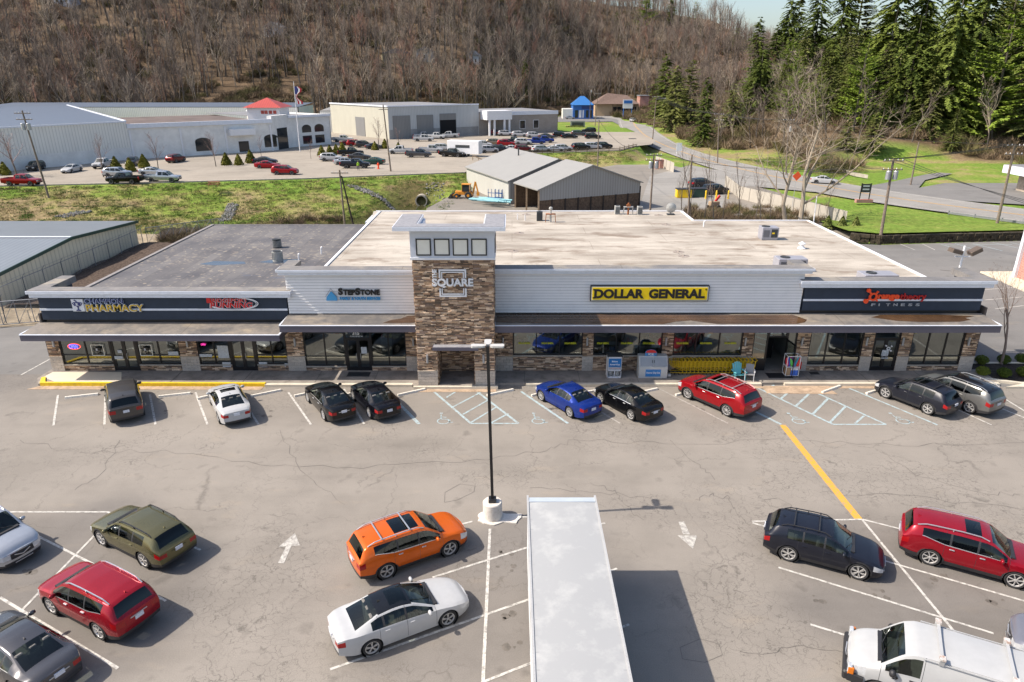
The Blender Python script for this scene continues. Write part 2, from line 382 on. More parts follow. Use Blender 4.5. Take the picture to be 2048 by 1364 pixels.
def height(X, Y):
 X = np.asarray(X, float); Y = np.asarray(Y, float)
 low = -1.5 * sstep((Y - 82) / 8) * sstep((-9 - X) / 10)
 far = np.maximum(sstep((X - 40.5) / 3.5), sstep((Y - 250) / 40) * sstep((X + 8) / 20))
 h = low + (2.0 - low) * bank(X, Y) * (1 - far)
 # creek channel running from the culvert
 cx = np.interp(Y, [88, 100, 112, 120], [-40, -27, -19, -16.5]); ch = np.exp(-((X - cx) / 3.2) ** 2) * sstep((Y - 84) / 8) * sstep((122 - Y) / 3)
 h = h - ch * 1.5; pit = np.exp(-(((X + 15.8) / 4.6) ** 2 + ((Y - 115) / 5.5) ** 2) ** 2) * sstep((120.8 - Y) / 1.2); h = h * (1 - pit) - 2.7 * pit
 # far ridge
 yb = np.interp(X, *EXH); top = np.interp(X, [-300, -60, 60, 115, 182, 205, 240, 330], [74, 74, 78, 74, 58, 44, 34, 34])
 t = (Y - yb) / 210; hill = top * (sstep(t * .9 + .02) - sstep(.02)) * 1.0
 hill = np.where(t > 0, hill, 0) + np.where(t > 0, np.minimum(t * 12, 1), 0) * (vnoise(X, Y, 34) - .45) * 9
 h = h + np.where(t > 0, hill, 0)
 # near hill on the right
 d = foot_d(X, Y); rise = np.where(d > 2, np.minimum((d - 2) * .07, 1.2) + np.maximum(d - 16, 0) * .20 + np.maximum(d - 40, 0) * .13, 0)
 cap = np.interp(X / np.maximum(Y, 1), [.1, .2, .29, .36, .46, .7], [4, 6, 13, 34, 62, 75])
 rise = cap * (1 - np.exp(-rise / cap)) + np.where(d > 15, (vnoise(X, Y, 22) - .5) * 4, 0)
 h = np.where(d > 2, np.maximum(h, 0) * np.clip((Y - 330) / 120, .3, 1) + rise * np.clip((520 - Y) / 150, 0, 1), h)
 # lawn behind the right-hand lot, above a low stone wall
 return h
def hz(x, y): return float(height(np.array([x]), np.array([y]))[0])
def grid_sheet(xs, ys, hf):
 X, Y = np.meshgrid(xs, ys); Z = hf(X, Y); nx = len(xs); ny = len(ys)
 v = np.stack([X.ravel(), Y.ravel(), Z.ravel()], 1)
 i = np.arange(nx * ny).reshape(ny, nx); f = np.stack([i[:-1, :-1].ravel(), i[:-1, 1:].ravel(), i[1:, 1:].ravel(), i[1:, :-1].ravel()], 1)
 return v, f, X, Y
xs = np.concatenate([np.arange(-420, -90, 6), np.arange(-90, 150, 1.6), np.arange(150, 480, 6)])
ys = np.concatenate([np.arange(-40, 70, 8), np.arange(70, 200, 1.4), np.arange(200, 330, 3), np.arange(330, 760, 8)])
def hf(X, Y):
 z = height(X, Y); small = (vnoise(X, Y, 2.2) - .5) * .28 + (vnoise(X, Y, 6) - .5) * .4
 b_ = bank(X, Y); flatm = sstep((Y - 84) / 6) * np.where((b_ > .9) & (X < 34) & (Y < 236), 0, 1)
 fl = foot_d(X, Y); paved = ((X > -10) & (b_ < .06)) | ((X > 34) & (fl < 3)) | (Y < 84)
 return z - .07 - np.where(paved, .12, 0) + small * flatm * np.where(paved, 0, 1) * np.where(fl > 3, 1, .5)
v, f, X, Y = grid_sheet(xs, ys, hf)
me = bpy.data.meshes.new('terrain'); me.from_pydata(v.tolist(), [], f.tolist()); me.polygons.foreach_set('use_smooth', [True] * len(f))
bk = bank(X, Y); fd = foot_d(X, Y)
yb = np.interp(X, *EXH) - 4
lawnp = np.exp(-(((X - 92) / 16) ** 2 + ((Y - 160) / 14) ** 2) ** 2) + np.exp(-(((X - 58) / 9) ** 2 + ((Y - 172) / 17) ** 2) ** 2)
forest = np.clip(np.maximum((Y - yb) / 8, np.minimum((fd - 7) / 6, 3)), 0, 1) * (1 - np.clip(lawnp * 1.3, 0, 1) * (fd < 45))
clear = np.exp(-(((X - 62) / 11) ** 2 + ((Y - 188) / 16) ** 2));
green = .56 + .9 * (vnoise(X, Y, 9) - .5) + .8 * (vnoise(X, Y, 3) - .5) + .35 * np.where((X > 30) & (Y < 160), 1, 0) + .25 * sstep((bk - .6) * 4)
green = green - .55 * np.where((Y > 97) & (bk < .72) & (bk > .12) & (X < -20), 1, 0) * (vnoise(X, Y, 14) > .42)
green = np.where((X > 8) & (X < 32) & (bk > .05) & (bk < .98), green - .3, green)
mud = np.exp(-((X - np.interp(Y, [88, 100, 112, 120], [-40, -27, -19, -16.5])) / 4.5) ** 2) * (Y > 86) * (Y < 124)
col = np.stack([np.clip(green, 0, 1).ravel(), forest.ravel(), np.clip(mud, 0, 1).ravel(), np.ones(X.size)], 1)
ca = me.color_attributes.new('Zone', 'FLOAT_COLOR', 'POINT'); ca.data.foreach_set('color', col.ravel())
def terrain_mat():
 m, n, l, b = new_mat('ground_cover'); a = n.new('ShaderNodeVertexColor'); a.layer_name = 'Zone'
 s = n.new('ShaderNodeSeparateColor'); l.new(a.outputs[0], s.inputs[0]); p = geo_pos(n)
 f1 = noise(n, l, p, 1.7, 6, .75); f2 = noise(n, l, p, .5, 5, .65); f3 = noise(n, l, p, .1, 4)
 k = mth(n, l, 'ADD', s.outputs[0], mth(n, l, 'MULTIPLY', mth(n, l, 'SUBTRACT', f2.outputs[0], .5), 1.3))
 c = ramp_out(n, l, k, [(.1, (.26, .2, .11)), (.38, (.26, .24, .09)), (.62, (.19, .235, .05)), (.97, (.14, .22, .035))])
 c = mix(n, l, 1, c, ramp_out(n, l, f1.outputs[0], [(.25, .45), (.7, 1.5)]), 'MULTIPLY')
 lit = ramp_out(n, l, mth(n, l, 'ADD', mth(n, l, 'MULTIPLY', f1.outputs[0], .6), mth(n, l, 'MULTIPLY', f3.outputs[0], .4)), [(.3, (.06, .042, .026)), (.5, (.14, .098, .062)), (.68, (.28, .2, .13))])
 c = mix(n, l, s.outputs[1], c, lit)
 c = mix(n, l, mth(n, l, 'MULTIPLY', s.outputs[2], .85), c, ramp_out(n, l, f1.outputs[0], [(.3, (.05, .035, .02)), (.7, (.2, .14, .08))]))
 l.new(c, b.inputs['Base Color']); b.inputs['Roughness'].default_value = .95; b.inputs['Specular IOR Level'].default_value = .1
 bump(n, l, b, f1.outputs[0], .25, .8); return m
me.materials.append(terrain_mat()); ter = bpy.data.objects.new('terrain', me); COL.objects.link(ter); tag(ter, kind='structure')

def sheet(name, pts, z, mat, kind='structure'):
 mb = MB(); mb.poly([(p[0], p[1], z) for p in pts]); o = mb.build(name, mat); tag(o, kind=kind); return o
# front car park
xl = np.arange(-60, 75.1, .5); yl = np.arange(-8, 42.01, .5); v, f, X, Y = grid_sheet(xl, yl, lambda X, Y: X * 0.0)
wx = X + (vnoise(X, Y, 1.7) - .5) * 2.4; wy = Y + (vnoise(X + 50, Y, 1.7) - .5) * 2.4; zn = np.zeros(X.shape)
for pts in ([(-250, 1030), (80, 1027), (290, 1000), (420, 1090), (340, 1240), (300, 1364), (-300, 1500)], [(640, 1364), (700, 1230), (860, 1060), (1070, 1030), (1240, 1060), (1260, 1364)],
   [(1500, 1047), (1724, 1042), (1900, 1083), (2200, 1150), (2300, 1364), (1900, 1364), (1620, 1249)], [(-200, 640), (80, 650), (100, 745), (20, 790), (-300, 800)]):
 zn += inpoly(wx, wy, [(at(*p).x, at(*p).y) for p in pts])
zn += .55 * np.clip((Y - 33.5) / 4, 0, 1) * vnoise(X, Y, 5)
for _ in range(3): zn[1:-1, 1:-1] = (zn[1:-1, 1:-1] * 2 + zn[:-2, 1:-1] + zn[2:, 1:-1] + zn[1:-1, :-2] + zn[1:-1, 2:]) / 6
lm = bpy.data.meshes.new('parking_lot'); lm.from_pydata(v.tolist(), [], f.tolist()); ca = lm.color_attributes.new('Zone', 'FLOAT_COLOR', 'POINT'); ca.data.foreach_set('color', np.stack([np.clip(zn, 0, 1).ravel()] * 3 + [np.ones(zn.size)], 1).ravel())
lm.materials.append(M['asphalt']); lot = bpy.data.objects.new('parking_lot', lm); COL.objects.link(lot); tag(lot, kind='structure')
sheet('side_apron', [(31.2, 42), (75, 42), (75, 71), (31.2, 71)], 0, M['asphalt_side']); sheet('side_apron', [(-60, 42), (-30.9, 42), (-30.9, 80), (-60, 62)], 0, M['asphalt_side'])
def line(p0, p1, w=.1, mat='line_w', z=.008, parent=lot, zz=0, name='painted_line'):
 a = at(*p0, zz) if isinstance(p0, tuple) else p0; b = at(*p1, zz) if isinstance(p1, tuple) else p1
 d = (b - a);
 if d.length < .01: return
 d.normalize(); s = Vector((-d.y, d.x, 0)) * w / 2; k = Vector((0, 0, z + R.random() * .003))
 mb = MB(); mb.quad(a - s + k, b - s + k, b + s + k, a + s + k); return mb.build(name, M[mat], parent)
W = 'line_w'; OLD = 'line_old'; BL = 'line_b'
for a, b, m, w in [((116, 790), (107, 851), W, .12), ((211, 789), (209, 849), W, .12), ((300, 789), (311, 849), W, .12), ((391, 785), (415, 849), W, .12), ((483, 795), (517, 849), W, .12),
 ((577, 785), (622, 849), W, .12), ((688, 778), (728, 848), W, .12), ((775, 784), (838, 848), BL, .2), ((865, 781), (942, 847), BL, .15), ((951, 781), (1037, 847), BL, .15), ((942, 847), (1037, 847), BL, .12),
 ((893, 795), (920, 778), BL, .12), ((906, 814), (961, 785), BL, .12), ((926, 829), (975, 801), BL, .12), ((942, 845), (993, 814), BL, .12), ((982, 846), (1017, 827), BL, .12),
 ((1042, 783), (1136, 847), BL, .16), ((1180, 811), (1240, 847), OLD, .12), ((1319, 778), (1456, 847), OLD, .12), ((1420, 778), (1562, 849), BL, .18),
 ((1511, 774), (1666, 849), BL, .15), ((1596, 769), (1772, 849), BL, .15), ((1666, 849), (1772, 849), BL, .12), ((1530, 782), (1548, 770), BL, .14), ((1561, 798), (1594, 770), BL, .14),
 ((1592, 812), (1623, 783), BL, .14), ((1626, 828), (1656, 797), BL, .14), ((1660, 845), (1691, 813), BL, .14), ((1710, 847), (1728, 832), BL, .12), ((1687, 772), (1875, 850), BL, .14),
 ((1850, 790), (1983, 850), W, .1), ((1979, 779), (2070, 835), W, .11), ((1960, 800), (2060, 840), W, .11), ((1565, 850), (1717, 1038), 'line_y', .36),
 ((15, 1024), (215, 1024), W, .1), ((189, 1071), (20, 1245), W, .1), ((20, 1245), (-60, 1330), W, .1), ((75, 1072), (332, 1202), W, .1), ((0, 1195), (236, 1337), W, .11), ((215, 1024), (401, 1100), W, .1),
 ((980, 1058), (966, 1364), W, .12), ((966, 1364), (955, 1500), W, .12), ((921, 1049), (945, 1043), W, .1), ((865, 1155), (1210, 1046), W, .1), ((660, 1339), (1234, 1137), W, .1), ((969, 1363), (1258, 1249), W, .1), ((1020, 1034), (1060, 1034), W, .1),
 ((1504, 1043), (1724, 1039), W, .1), ((1505, 1046), (2090, 1214), W, .1), ((1724, 1039), (1895, 1247), W, .11), ((1725, 1039), (1900, 1083), W, .1), ((1895, 1247), (1990, 1364), W, .11),
 ((1557, 1135), (1987, 1267), W, .1), ((1621, 1249), (1810, 1308), W, .1), ((42, 750), (104, 716), W, .1)]:
 line(a, b, w, m)
def arrow(pts_list, m):
 for pts in pts_list:
  mb = MB(); mb.poly([at(*p) + Vector((0, 0, .009)) for p in pts]); mb.build('painted_arrow', M[m], lot)
arrow([[(590, 1066), (600, 1091), (557, 1094)], [(572, 1093), (583, 1092), (568, 1127), (556, 1126)]], 'arrow')
arrow([[(1357, 1044), (1368, 1043), (1380, 1069), (1366, 1069)], [(1355, 1071), (1394, 1071), (1386, 1098)]], 'arrow')
def ada(px, py):
 c = at(px, py); mb = MB(); z = .009
 def st(p, q, w=.07):
  a = c + Vector((p[0], p[1], z)); b = c + Vector((q[0], q[1], z)); d = (b - a).normalized(); s = Vector((-d.y, d.x, 0)) * w / 2
  mb.quad(a - s, b - s, b + s, a + s)
 P = [(.12 + .36 * math.cos(t), -.25 + .36 * math.sin(t)) for t in np.linspace(math.pi * .72, math.pi * 2.12, 11)]
 for a, b in zip(P[:-1], P[1:]): st(a, b)
 st((-.1, .55), (-.05, -.02)); st((-.05, -.02), (.35, -.05)); st((.35, -.05), (.5, -.45)); st((.5, -.45), (.68, -.4)); st((-.1, .25), (.25, .2)); st((-.2, .72), (-.02, .72), .16)
 mb.M = None; o = mb.build('wheelchair_symbol', M[BL], lot)
for p in ((884, 838), (1072, 838), (1590, 838), (1797, 838)): ada(*p)
def patch(pts, mat='asphalt_dark', name='asphalt_patch', edge=True):
 P = [at(*p) for p in pts]
 if edge:
  for a, b in zip(P, P[1:] + P[:1]): line(a, b, .015, 'crack', .006, name='tar_seam')
M['crack'] = flat('tar_seal', (.105, .095, .085), .7, 0, .2, 6)
M['patch'] = asphalt_mat('patched_asphalt', .285, True, (1, .92, .84))
patch([(1527, 1000), (1555, 996), (1583, 1010), (1580, 1022), (1540, 1012)], 'patch')
patch([(890, 985), (920, 968), (950, 972), (948, 984), (915, 1000), (889, 1005)], 'patch')
patch([(1360, 1295), (1400, 1278), (1438, 1288), (1445, 1310), (1410, 1325), (1365, 1318)], 'patch')
M['oil'] = flat('oil_stain', (.125, .11, .095), .75, 0, .35, 5)
for px, py in ((255, 815), (330, 830), (455, 815), (540, 825), (650, 800), (1010, 1110), (1100, 815), (1230, 820), (1400, 812), (1830, 810), (60, 1150), (240, 1200), (300, 1120), (840, 1080), (800, 1240), (1020, 1230), (1650, 1090), (1640, 1200), (1760, 1190), (1880, 1160), (1990, 1200), (170, 1210), (1010, 1140), (1030, 1290)):
 for _ in range(3):
  c = at(px + R.uniform(-18, 18), py + R.uniform(-9, 9)); r = R.uniform(.05, .2); mb = MB(); mb.poly([(c.x + r * R.uniform(.6, 1.2) * math.cos(t), c.y + r * R.uniform(.6, 1.2) * math.sin(t), .0045) for t in np.linspace(0, 5.6, 9)]); mb.build('oil_stain', M['oil'], lot)
# long cracks
for pts in ([(40, 880), (160, 905), (330, 900), (520, 930), (700, 935), (900, 925), (1080, 905), (1150, 880), (1330, 888), (1600, 880), (1800, 892), (2048, 885)],
   [(1180, 965), (1230, 980), (1250, 1010), (1290, 1040)], [(1390, 1000), (1420, 990), (1460, 996), (1475, 1030), (1500, 1048)], [(1480, 1303), (1575, 1296), (1690, 1306)],
   [(1340, 880), (1390, 925), (1430, 960)], [(240, 880), (200, 950), (150, 980)], [(560, 860), (600, 940), (690, 1010)], [(1760, 900), (1830, 950), (1960, 985), (2040, 990)], [(1640, 985), (1800, 990), (2048, 1020)], [(1060, 975), (1200, 985), (1330, 1000)]):
 for a, b in zip(pts[:-1], pts[1:]):
  A = at(*a); B = at(*b); prev = A; k = 7
  for i in range(1, k + 1):
   q = A.lerp(B, i / k) + (Vector((R.uniform(-.12, .12), R.uniform(-.22, .22), 0)) if i < k else Vector()); line(prev, q, R.uniform(.01, .026), 'crack', .005, name='crack'); prev = q
# sidewalk with kerb, gutter
mb = MB(); mb.slab([(-31.2, 41.0), (-30.6, 40.15), (-16, 40.15), (-16, 42.45), (-31.2, 42.45)], -.05, .16)
mb.slab([(-16, 40.15), (-6.5, 40.15), (-6.2, 39.75), (-1.0, 39.75), (-.8, 40.2), (18, 40.3), (31.6, 40.3), (31.6, 42.45), (-16, 42.45)], -.05, .165)
sw = mb.build('sidewalk', M['walk']); tag(sw, kind='structure')
mb = MB(); mb.slab([(-29.5, 40.3), (-25.3, 40.3), (-26.2, 42.0), (-30.8, 42.0), (-30.9, 41.2)], .16, .166); mb.build('new_slab', M['walk_new'], sw)
for x in (-22.2, -17.5, -12.8, -9, .8, 4.4, 8.2, 12, 15.6, 19.4, 23.2, 27.0, 30.4):
 mb = MB(); mb.box(x, x + .03, 40.35, 42.2, .1, .171); mb.build('walk_joint', M['crack'], sw)
k = MB(); k.slab([(-30.9, 41.0), (-30.45, 40.1), (-30.2, 40.28), (-30.7, 41.1)], -.02, .24); k.slab([(-30.45, 40.1), (-15.9, 40.0), (-15.9, 40.2), (-30.2, 40.28)], -.02, .24); o = k.build('yellow_kerb', M['curb_y'], sw)
k = MB(); k.box(-15.9, -6.4, 39.93, 40.2, -.02, .18); k.box(-6.3, -.9, 39.6, 39.78, -.02, .178); k.box(.9, 11, 40.0, 40.25, -.02, .18); k.box(11, 16.1, 40.05, 40.32, -.02, .18); k.box(17.6, 31.5, 40.1, 40.35, -.02, .18)
k.build('kerb', M['conc_k'] if 'conc_k' in M else M.setdefault('conc_k', flat('pale_kerb_concrete', (.58, .52, .42), .9, 0, .12, 2, .003)), sw)
k = MB(); k.slab([(-31.0, 39.6), (-16, 39.5), (-16, 40.0), (-30.45, 40.1)], 0, .02); k.box(-6, -1, 39.2, 39.6, 0, .02); k.box(11, 31, 39.75, 40.08, 0, .012); k.slab([(16.1, 39.0), (20.5, 38.9), (20.2, 40.1), (16.1, 40.1)], 0, .02)
k.build('gutter', M.setdefault('gutter', flat('stained_gutter_concrete', (.42, .31, .22), .9, 0, .25, 1.5, .004, .3, ((.2, .15, .1), .7))), sw)
# wheel stops
WS = [((132, 795), (195, 788)), ((318, 793), (381, 786)), ((412, 793), (440, 786)), ((502, 792), (561, 780)), ((597, 790), (640, 781)), ((692, 789), (730, 781)), ((796, 790), (850, 778)), ((975, 790), (1026, 779)),
      ((1067, 790), (1110, 780)), ((1173, 784), (1215, 777)), ((1270, 787), (1311, 778)), ((1355, 789), (1395, 780)), ((1643, 785), (1682, 771)), ((1735, 786), (1770, 776)), ((1850, 788), (1880, 778))]
for i, (a, b) in enumerate(WS):
 A = at(*a, .06); B = at(*b, .06); c = (A + B) / 2; d = (B - A); d.z = 0; d.normalize(); L = 1.85; rz = math.atan2(d.y, d.x)
 if i == 0:
  mb = MB(); pr = [(-.09, 0), (.09, 0), (.06, .12), (-.06, .12)]; n = len(pr); vs = [(-L / 2, p[0], p[1]) for p in pr] + [(L / 2, p[0], p[1]) for p in pr]
  mb.add(vs, [(3, 2, 1, 0), (4, 5, 6, 7)] + [(j, (j + 1) % 4, (j + 1) % 4 + 4, j + 4) for j in range(4)])
  ws0 = mb.build('wheel_stop', M['stop'], loc=(c.x, c.y, .002), rz=rz); o = ws0
 else: o = ws0.copy(); COL.objects.link(o); o.location = (c.x, c.y, .002); o.rotation_euler = (0, 0, rz)
 tag(o, ['white concrete wheel stop, first from the left along the pharmacy kerb', 'second wheel stop from the left, right of the dark grey SUV', 'wheel stop half hidden by the nose of the white sedan', 'wheel stop between white sedan and the black sedans', 'wheel stop in front of the left black sedan', 'wheel stop in front of the right black sedan', 'wheel stop just left of the blue hatched bay by the tower', 'wheel stop right of the tower in its shadow', 'wheel stop in front of the blue sedan', 'wheel stop at the nose of the black coupe-like sedan right of the blue one', 'wheel stop behind the tail side of the black sedan near the ice chest', 'wheel stop under the nose of the red SUV by the carts', 'wheel stop right of the hatched bay near the shop door', 'wheel stop at the nose of the dark SUV on the right', 'wheel stop hidden behind the grey SUV on the right'][i], 'wheel stop', 'concrete wheel stops along the kerb')
# left-hand drive, rough ground
sheet('side_drive', [(-60, 39), (-31.2, 44), (-31.0, 60), (-44, 52), (-60, 47)], .006, M['asphalt_side'])
M['dirt'] = flat('gravel_dirt', (.33, .27, .19), .95, 0, .3, .8, .03, .2, ((.2, .15, .1), .6))
M['mulch'] = flat('dark_mulch', (.035, .028, .024), .95, 0, .5, 6, .05, .2, ((.09, .07, .055), .6))
sheet('gravel_yard', [(-60, 46), (-45, 50.5), (-32.5, 52.5), (-31.5, 57), (-44.2, 60), (-60, 60)], .016, M['dirt'])
sheet('service_alley', [(-60, 78), (-34, 76), (-30, 68), (-24, 71), (-24, 76), (-44, 86), (-60, 86)], .01, M['dirt'])
mb = MB(); xs_ = np.linspace(-44, -31.2, 16); ys_ = np.linspace(56, 80, 20); v_, f_, _, _ = grid_sheet(xs_, ys_, lambda X, Y: .1 + .5 * np.sin(np.clip((X + 44) / 12.8, 0, 1) * math.pi) * np.clip((Y - 55) / 4, 0, 1) * np.clip((81 - Y) / 4, 0, 1) + .3 * vnoise(X, Y, 1.1))
mb.add(v_.tolist(), f_.tolist()); o = mb.build('mulch_bank', M['mulch2'] if 'mulch2' in M else M.setdefault('mulch2', flat('brown_bark_bank', (.10, .075, .06), .95, 0, .6, 5, .08, .1, ((.03, .02, .02), .7))), smooth=True); tag(o, kind='structure')
# rear gravel lane, shed yard, right-hand lot, back lot, main road
sheet('rear_lane', [(-9, 72), (28, 72), (45, 84), (50, 100), (44, 130), (36, 160), (24, 160), (-6, 126), (-10, 118), (-13, 104), (-10, 84)], .014, M['gravel_lane'] if 'gravel_lane' in M else M.setdefault('gravel_lane', asphalt_mat('worn_lane', .22, False, (1, .9, .78))))
P = [at(*q) for q in ((1560, 470), (1700, 487), (1760, 490), (1950, 484), (2100, 480))]
side = sheet('side_parking_lot', [(31.2, 40), (31.2, 71), (33, 76)] + [(p.x, p.y) for p in P[1:]] + [(75, 68), (75, 40)], .006, M['asphalt_side'])
for a, b in [((1845, 488), (1870, 500)), ((1880, 488), (1925, 502)), ((1910, 487), (1958, 502)), ((1945, 487), (2005, 502)), ((1985, 485), (2045, 498)), ((2020, 485), (2080, 498)), ((1800, 488), (1830, 500)), ((1890, 490), (1960, 490)), ((1955, 489), (2025, 489)),
             ((1960, 580), (2060, 573)), ((1970, 600), (2060, 593)), ((1990, 618), (2060, 610)), ((1700, 495), (1840, 560))]: line(a, b, .1, 'line_b' if a[1] < 491 and a[0] > 1870 else 'line_w', .012, side)
line((1880, 540), (1975, 550), .25, 'crack', .012, side)
L = [(x, np.interp(x, EX, EY) + .2) for x in (-300, -85, -60, -36, -20, -9, -4, 0, 26, 33)]
sheet('back_lot', L + [(37, 188), (40.5, 200), (40.5, 232), (-60, 236), (-300, 200)], 2.012, M['conc_lot'])
mb = MB();
for a, b in zip(L[:-1], L[1:]): mb.bar((a[0], a[1], 2.04), (b[0], b[1], 2.04), .35, .2)
o = mb.build('lot_kerb', M['conc']); tag(o, kind='structure')
# the main road, as a ribbon through measured points of its two edges
RL = [(1236, 238), (1238, 252), (1256, 273), (1300, 293), (1370, 319), (1450, 345), (1560, 370), (1700, 398), (1880, 424), (2200, 462)]
RR = [(1290, 236), (1302, 252), (1318, 266), (1352, 287), (1420, 311), (1500, 330), (1580, 347), (1700, 369), (1850, 392), (2200, 437)]
A = [at(*p, .05) for p in RL]; B = [at(*p, .05) for p in RR]; A.insert(0, Vector((42, 365, .05))); B.insert(0, Vector((70, 368, .05)))
def resample(pts, n):
 d = [0];
 for a, b in zip(pts[:-1], pts[1:]): d.append(d[-1] + (b - a).length)
 out = []; d = np.array(d); P = np.array([tuple(p) for p in pts]); s = np.linspace(0, d[-1], n)
 Q = np.stack([np.interp(s, d, P[:, i]) for i in range(3)], 1)
 for _ in range(3): Q[1:-1] = (Q[:-2] + 2 * Q[1:-1] + Q[2:]) / 4
 return [Vector(q) for q in Q]
A = resample(A, 60); B = resample(B, 60); mb = MB()
for i in range(59): mb.quad(A[i], B[i], B[i + 1], A[i + 1])
road = mb.build('road', M['road']); tag(road, kind='structure')
def ribbon(t0, w, m, name, z=.01):
 mb = MB()
 for i in range(59):
  p = A[i].lerp(B[i], t0); q = A[i + 1].lerp(B[i + 1], t0); s = (B[i] - A[i]).normalized() * w; s2 = (B[i + 1] - A[i + 1]).normalized() * w; k = Vector((0, 0, z))
  mb.quad(p - s + k, p + s + k, q + s2 + k, q - s2 + k)
 mb.build(name, M[m], road)
ribbon(.49, .08, 'line_y', 'centre_line'); ribbon(.52, .08, 'line_y', 'centre_line'); ribbon(.07, .09, 'line_w', 'edge_line'); ribbon(.93, .09, 'line_w', 'edge_line')
# side roads
P = [at(*q, .03) for q in ((1275, 425), (1300, 352), (1380, 330), (1440, 341), (1560, 352), (1640, 385), (1500, 372), (1455, 378), (1440, 425))]
sheet('access_road', [(p.x, p.y) for p in P], .03, M['road'])
P = [at(*q, .03) for q in ((1108, 244), (1225, 243), (1242, 252), (1300, 252), (1312, 232), (1290, 221), (1120, 224))]
sheet('shop_forecourt', [(p.x, p.y) for p in P], .03, M['asphalt_side'])
P = [at(*q, .035) for q in ((1800, 386), (1835, 376), (1890, 366), (2048, 366), (2250, 372), (2300, 425), (1900, 400))]
sheet('roadside_forecourt', [(p.x, p.y) for p in P], .04, M['asphalt_side'])
P = [at(*q, .035) for q in ((1730, 373), (1790, 362), (1850, 349), (1880, 345), (1905, 347), (1850, 360), (1835, 378), (1800, 386))]
sheet('side_lane', [(p.x, p.y) for p in P], .034, M['asphalt_side'])
o = sheet('creek_water', [(-20, 109), (-11, 109), (-10.5, 114), (-11.5, 121), (-20, 121), (-25, 108), (-30, 98), (-42, 90), (-44, 86), (-36, 88), (-24, 100)], -2.15, flat('creek_water', (.05, .05, .02), .08, 0, .3, .4))
# ---------------------------------------------------------------- the shopping plaza
PL = empty('shopping_plaza', (0, 42.3, 0), label='long single storey retail plaza with stone tower, grey siding and slate blue ends', cat='shopping plaza')
def P_(mb, name, mats, smooth=False, parent=None):
 o = mb.build(name, mats, smooth=smooth); o.parent = parent or PL
 if (parent or PL) == PL: o.location = (0, -42.3, 0)
 return o
WY = 42.3
# rear hall and roofs
mb = MB()
mb.slab([(-30.75, 50.3), (-16.2, 50.3), (-16.2, 70.2), (-30.9, 70.2)], 0, 4.2); P_(mb, 'wall', M['trim'])
mb = MB(); mb.slab([(-30.85, 42.65), (-14.6, 42.65), (-14.6, 70.4), (-31.0, 70.4)], 4.2, 4.35); P_(mb, 'flat_roof', M['roof_d'])
mb = MB(); mb.slab([(-14.55, 50.3), (30.55, 50.3), (30.55, 70.2), (18.6, 70.2), (18.6, 75.5), (-15.2, 75.5), (-15.2, 70.4), (-14.55, 70.4)], 0, 4.65); mb.M = None
P_(mb, 'wall', M['trim'])
mb = MB(); mb.slab([(-14.6, 42.7), (30.6, 42.7), (30.6, 70.3), (18.7, 70.3), (18.7, 75.6), (-15.3, 75.6), (-14.6, 70.5)], 4.65, 4.8); P_(mb, 'flat_roof', M['roof_w'])
mb = MB()
for a, b in [((-14.55, 42.9), (-14.55, 75.5)), ((-15, 75.5), (18.7, 75.5)), ((18.7, 75.5), (18.7, 70.2)), ((18.7, 70.2), (30.5, 70.2)), ((30.5, 70.2), (30.5, 43))]: mb.bar((*a, 4.84), (*b, 4.84), .22, .1)
P_(mb, 'roof_edge', M['white'])
mb = MB(); mb.bar((-30.85, 42.9, 4.38), (-30.95, 70.3, 4.38), .3, .1); mb.bar((-30.95, 70.3, 4.38), (-14.7, 70.3, 4.38), .15, .06); P_(mb, 'roof_edge', M['fascia2'] if 'fascia2' in M else M.setdefault('fascia2', flat('dull_flashing', (.24, .22, .21), .6, 0, .2, 2)))
# parapet walls
def parapet(x0, x1, z0, z1, ctop, kind, tl=True, ret=(0, 0)):
 mb = MB()
 if kind == 'navy':
  mb.box(x0, x1, WY, WY + .3, z0, z1); P_(mb, 'parapet_wall', M['navy'])
  mb = MB(); zz = z0 + (z1 - z0) * .40; mb.box(x0 - .02, x1 + .02, WY - .05, WY - .002, zz, zz + .13); P_(mb, 'trim_band', M['trim'])
 else:
  # real lapped boards: each leans out at its foot
  z = z0; h = .19; mb.box(x0, x1, WY + .03, WY + .3, z0, z1)
  gr = MB()  # thin strips whose dark colour stands in for shade between the boards
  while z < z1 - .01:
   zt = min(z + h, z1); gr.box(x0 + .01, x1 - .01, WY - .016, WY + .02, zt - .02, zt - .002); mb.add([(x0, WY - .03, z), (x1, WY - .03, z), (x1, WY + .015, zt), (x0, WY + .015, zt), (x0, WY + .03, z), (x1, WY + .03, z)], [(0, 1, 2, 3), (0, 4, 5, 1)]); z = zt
  P_(mb, 'siding', M['siding']); P_(gr, 'lap_shade_lines', M['lap_shade'] if 'lap_shade' in M else M.setdefault('lap_shade', flat('siding_lap_shade', (.22, .22, .24), .8, 0, 0)))
 mb = MB(); y0 = WY - .38
 # stepped cornice and its weathered cap
 mb.box(x0 - .35, x1 + .35, y0 + .12, WY + .55, z1 - .02, z1 + (ctop - z1) * .55); mb.box(x0 - .45, x1 + .45, y0, WY + .62, z1 + (ctop - z1) * .553, ctop)
 P_(mb, 'cornice', M['trim'])
 mb = MB(); mb.box(x0 - .4, x1 + .4, y0 + .06, WY + .6, ctop + .002, ctop + .02); P_(mb, 'parapet_cap', M['cap'])
M['cap'] = membrane('weathered_parapet_cap', (.22, .205, .195), (.15, .145, .145), (.32, .28, .22), 1.5, False)
parapet(-30.75, -14.65, 3.78, 5.38, 5.82, 'navy')
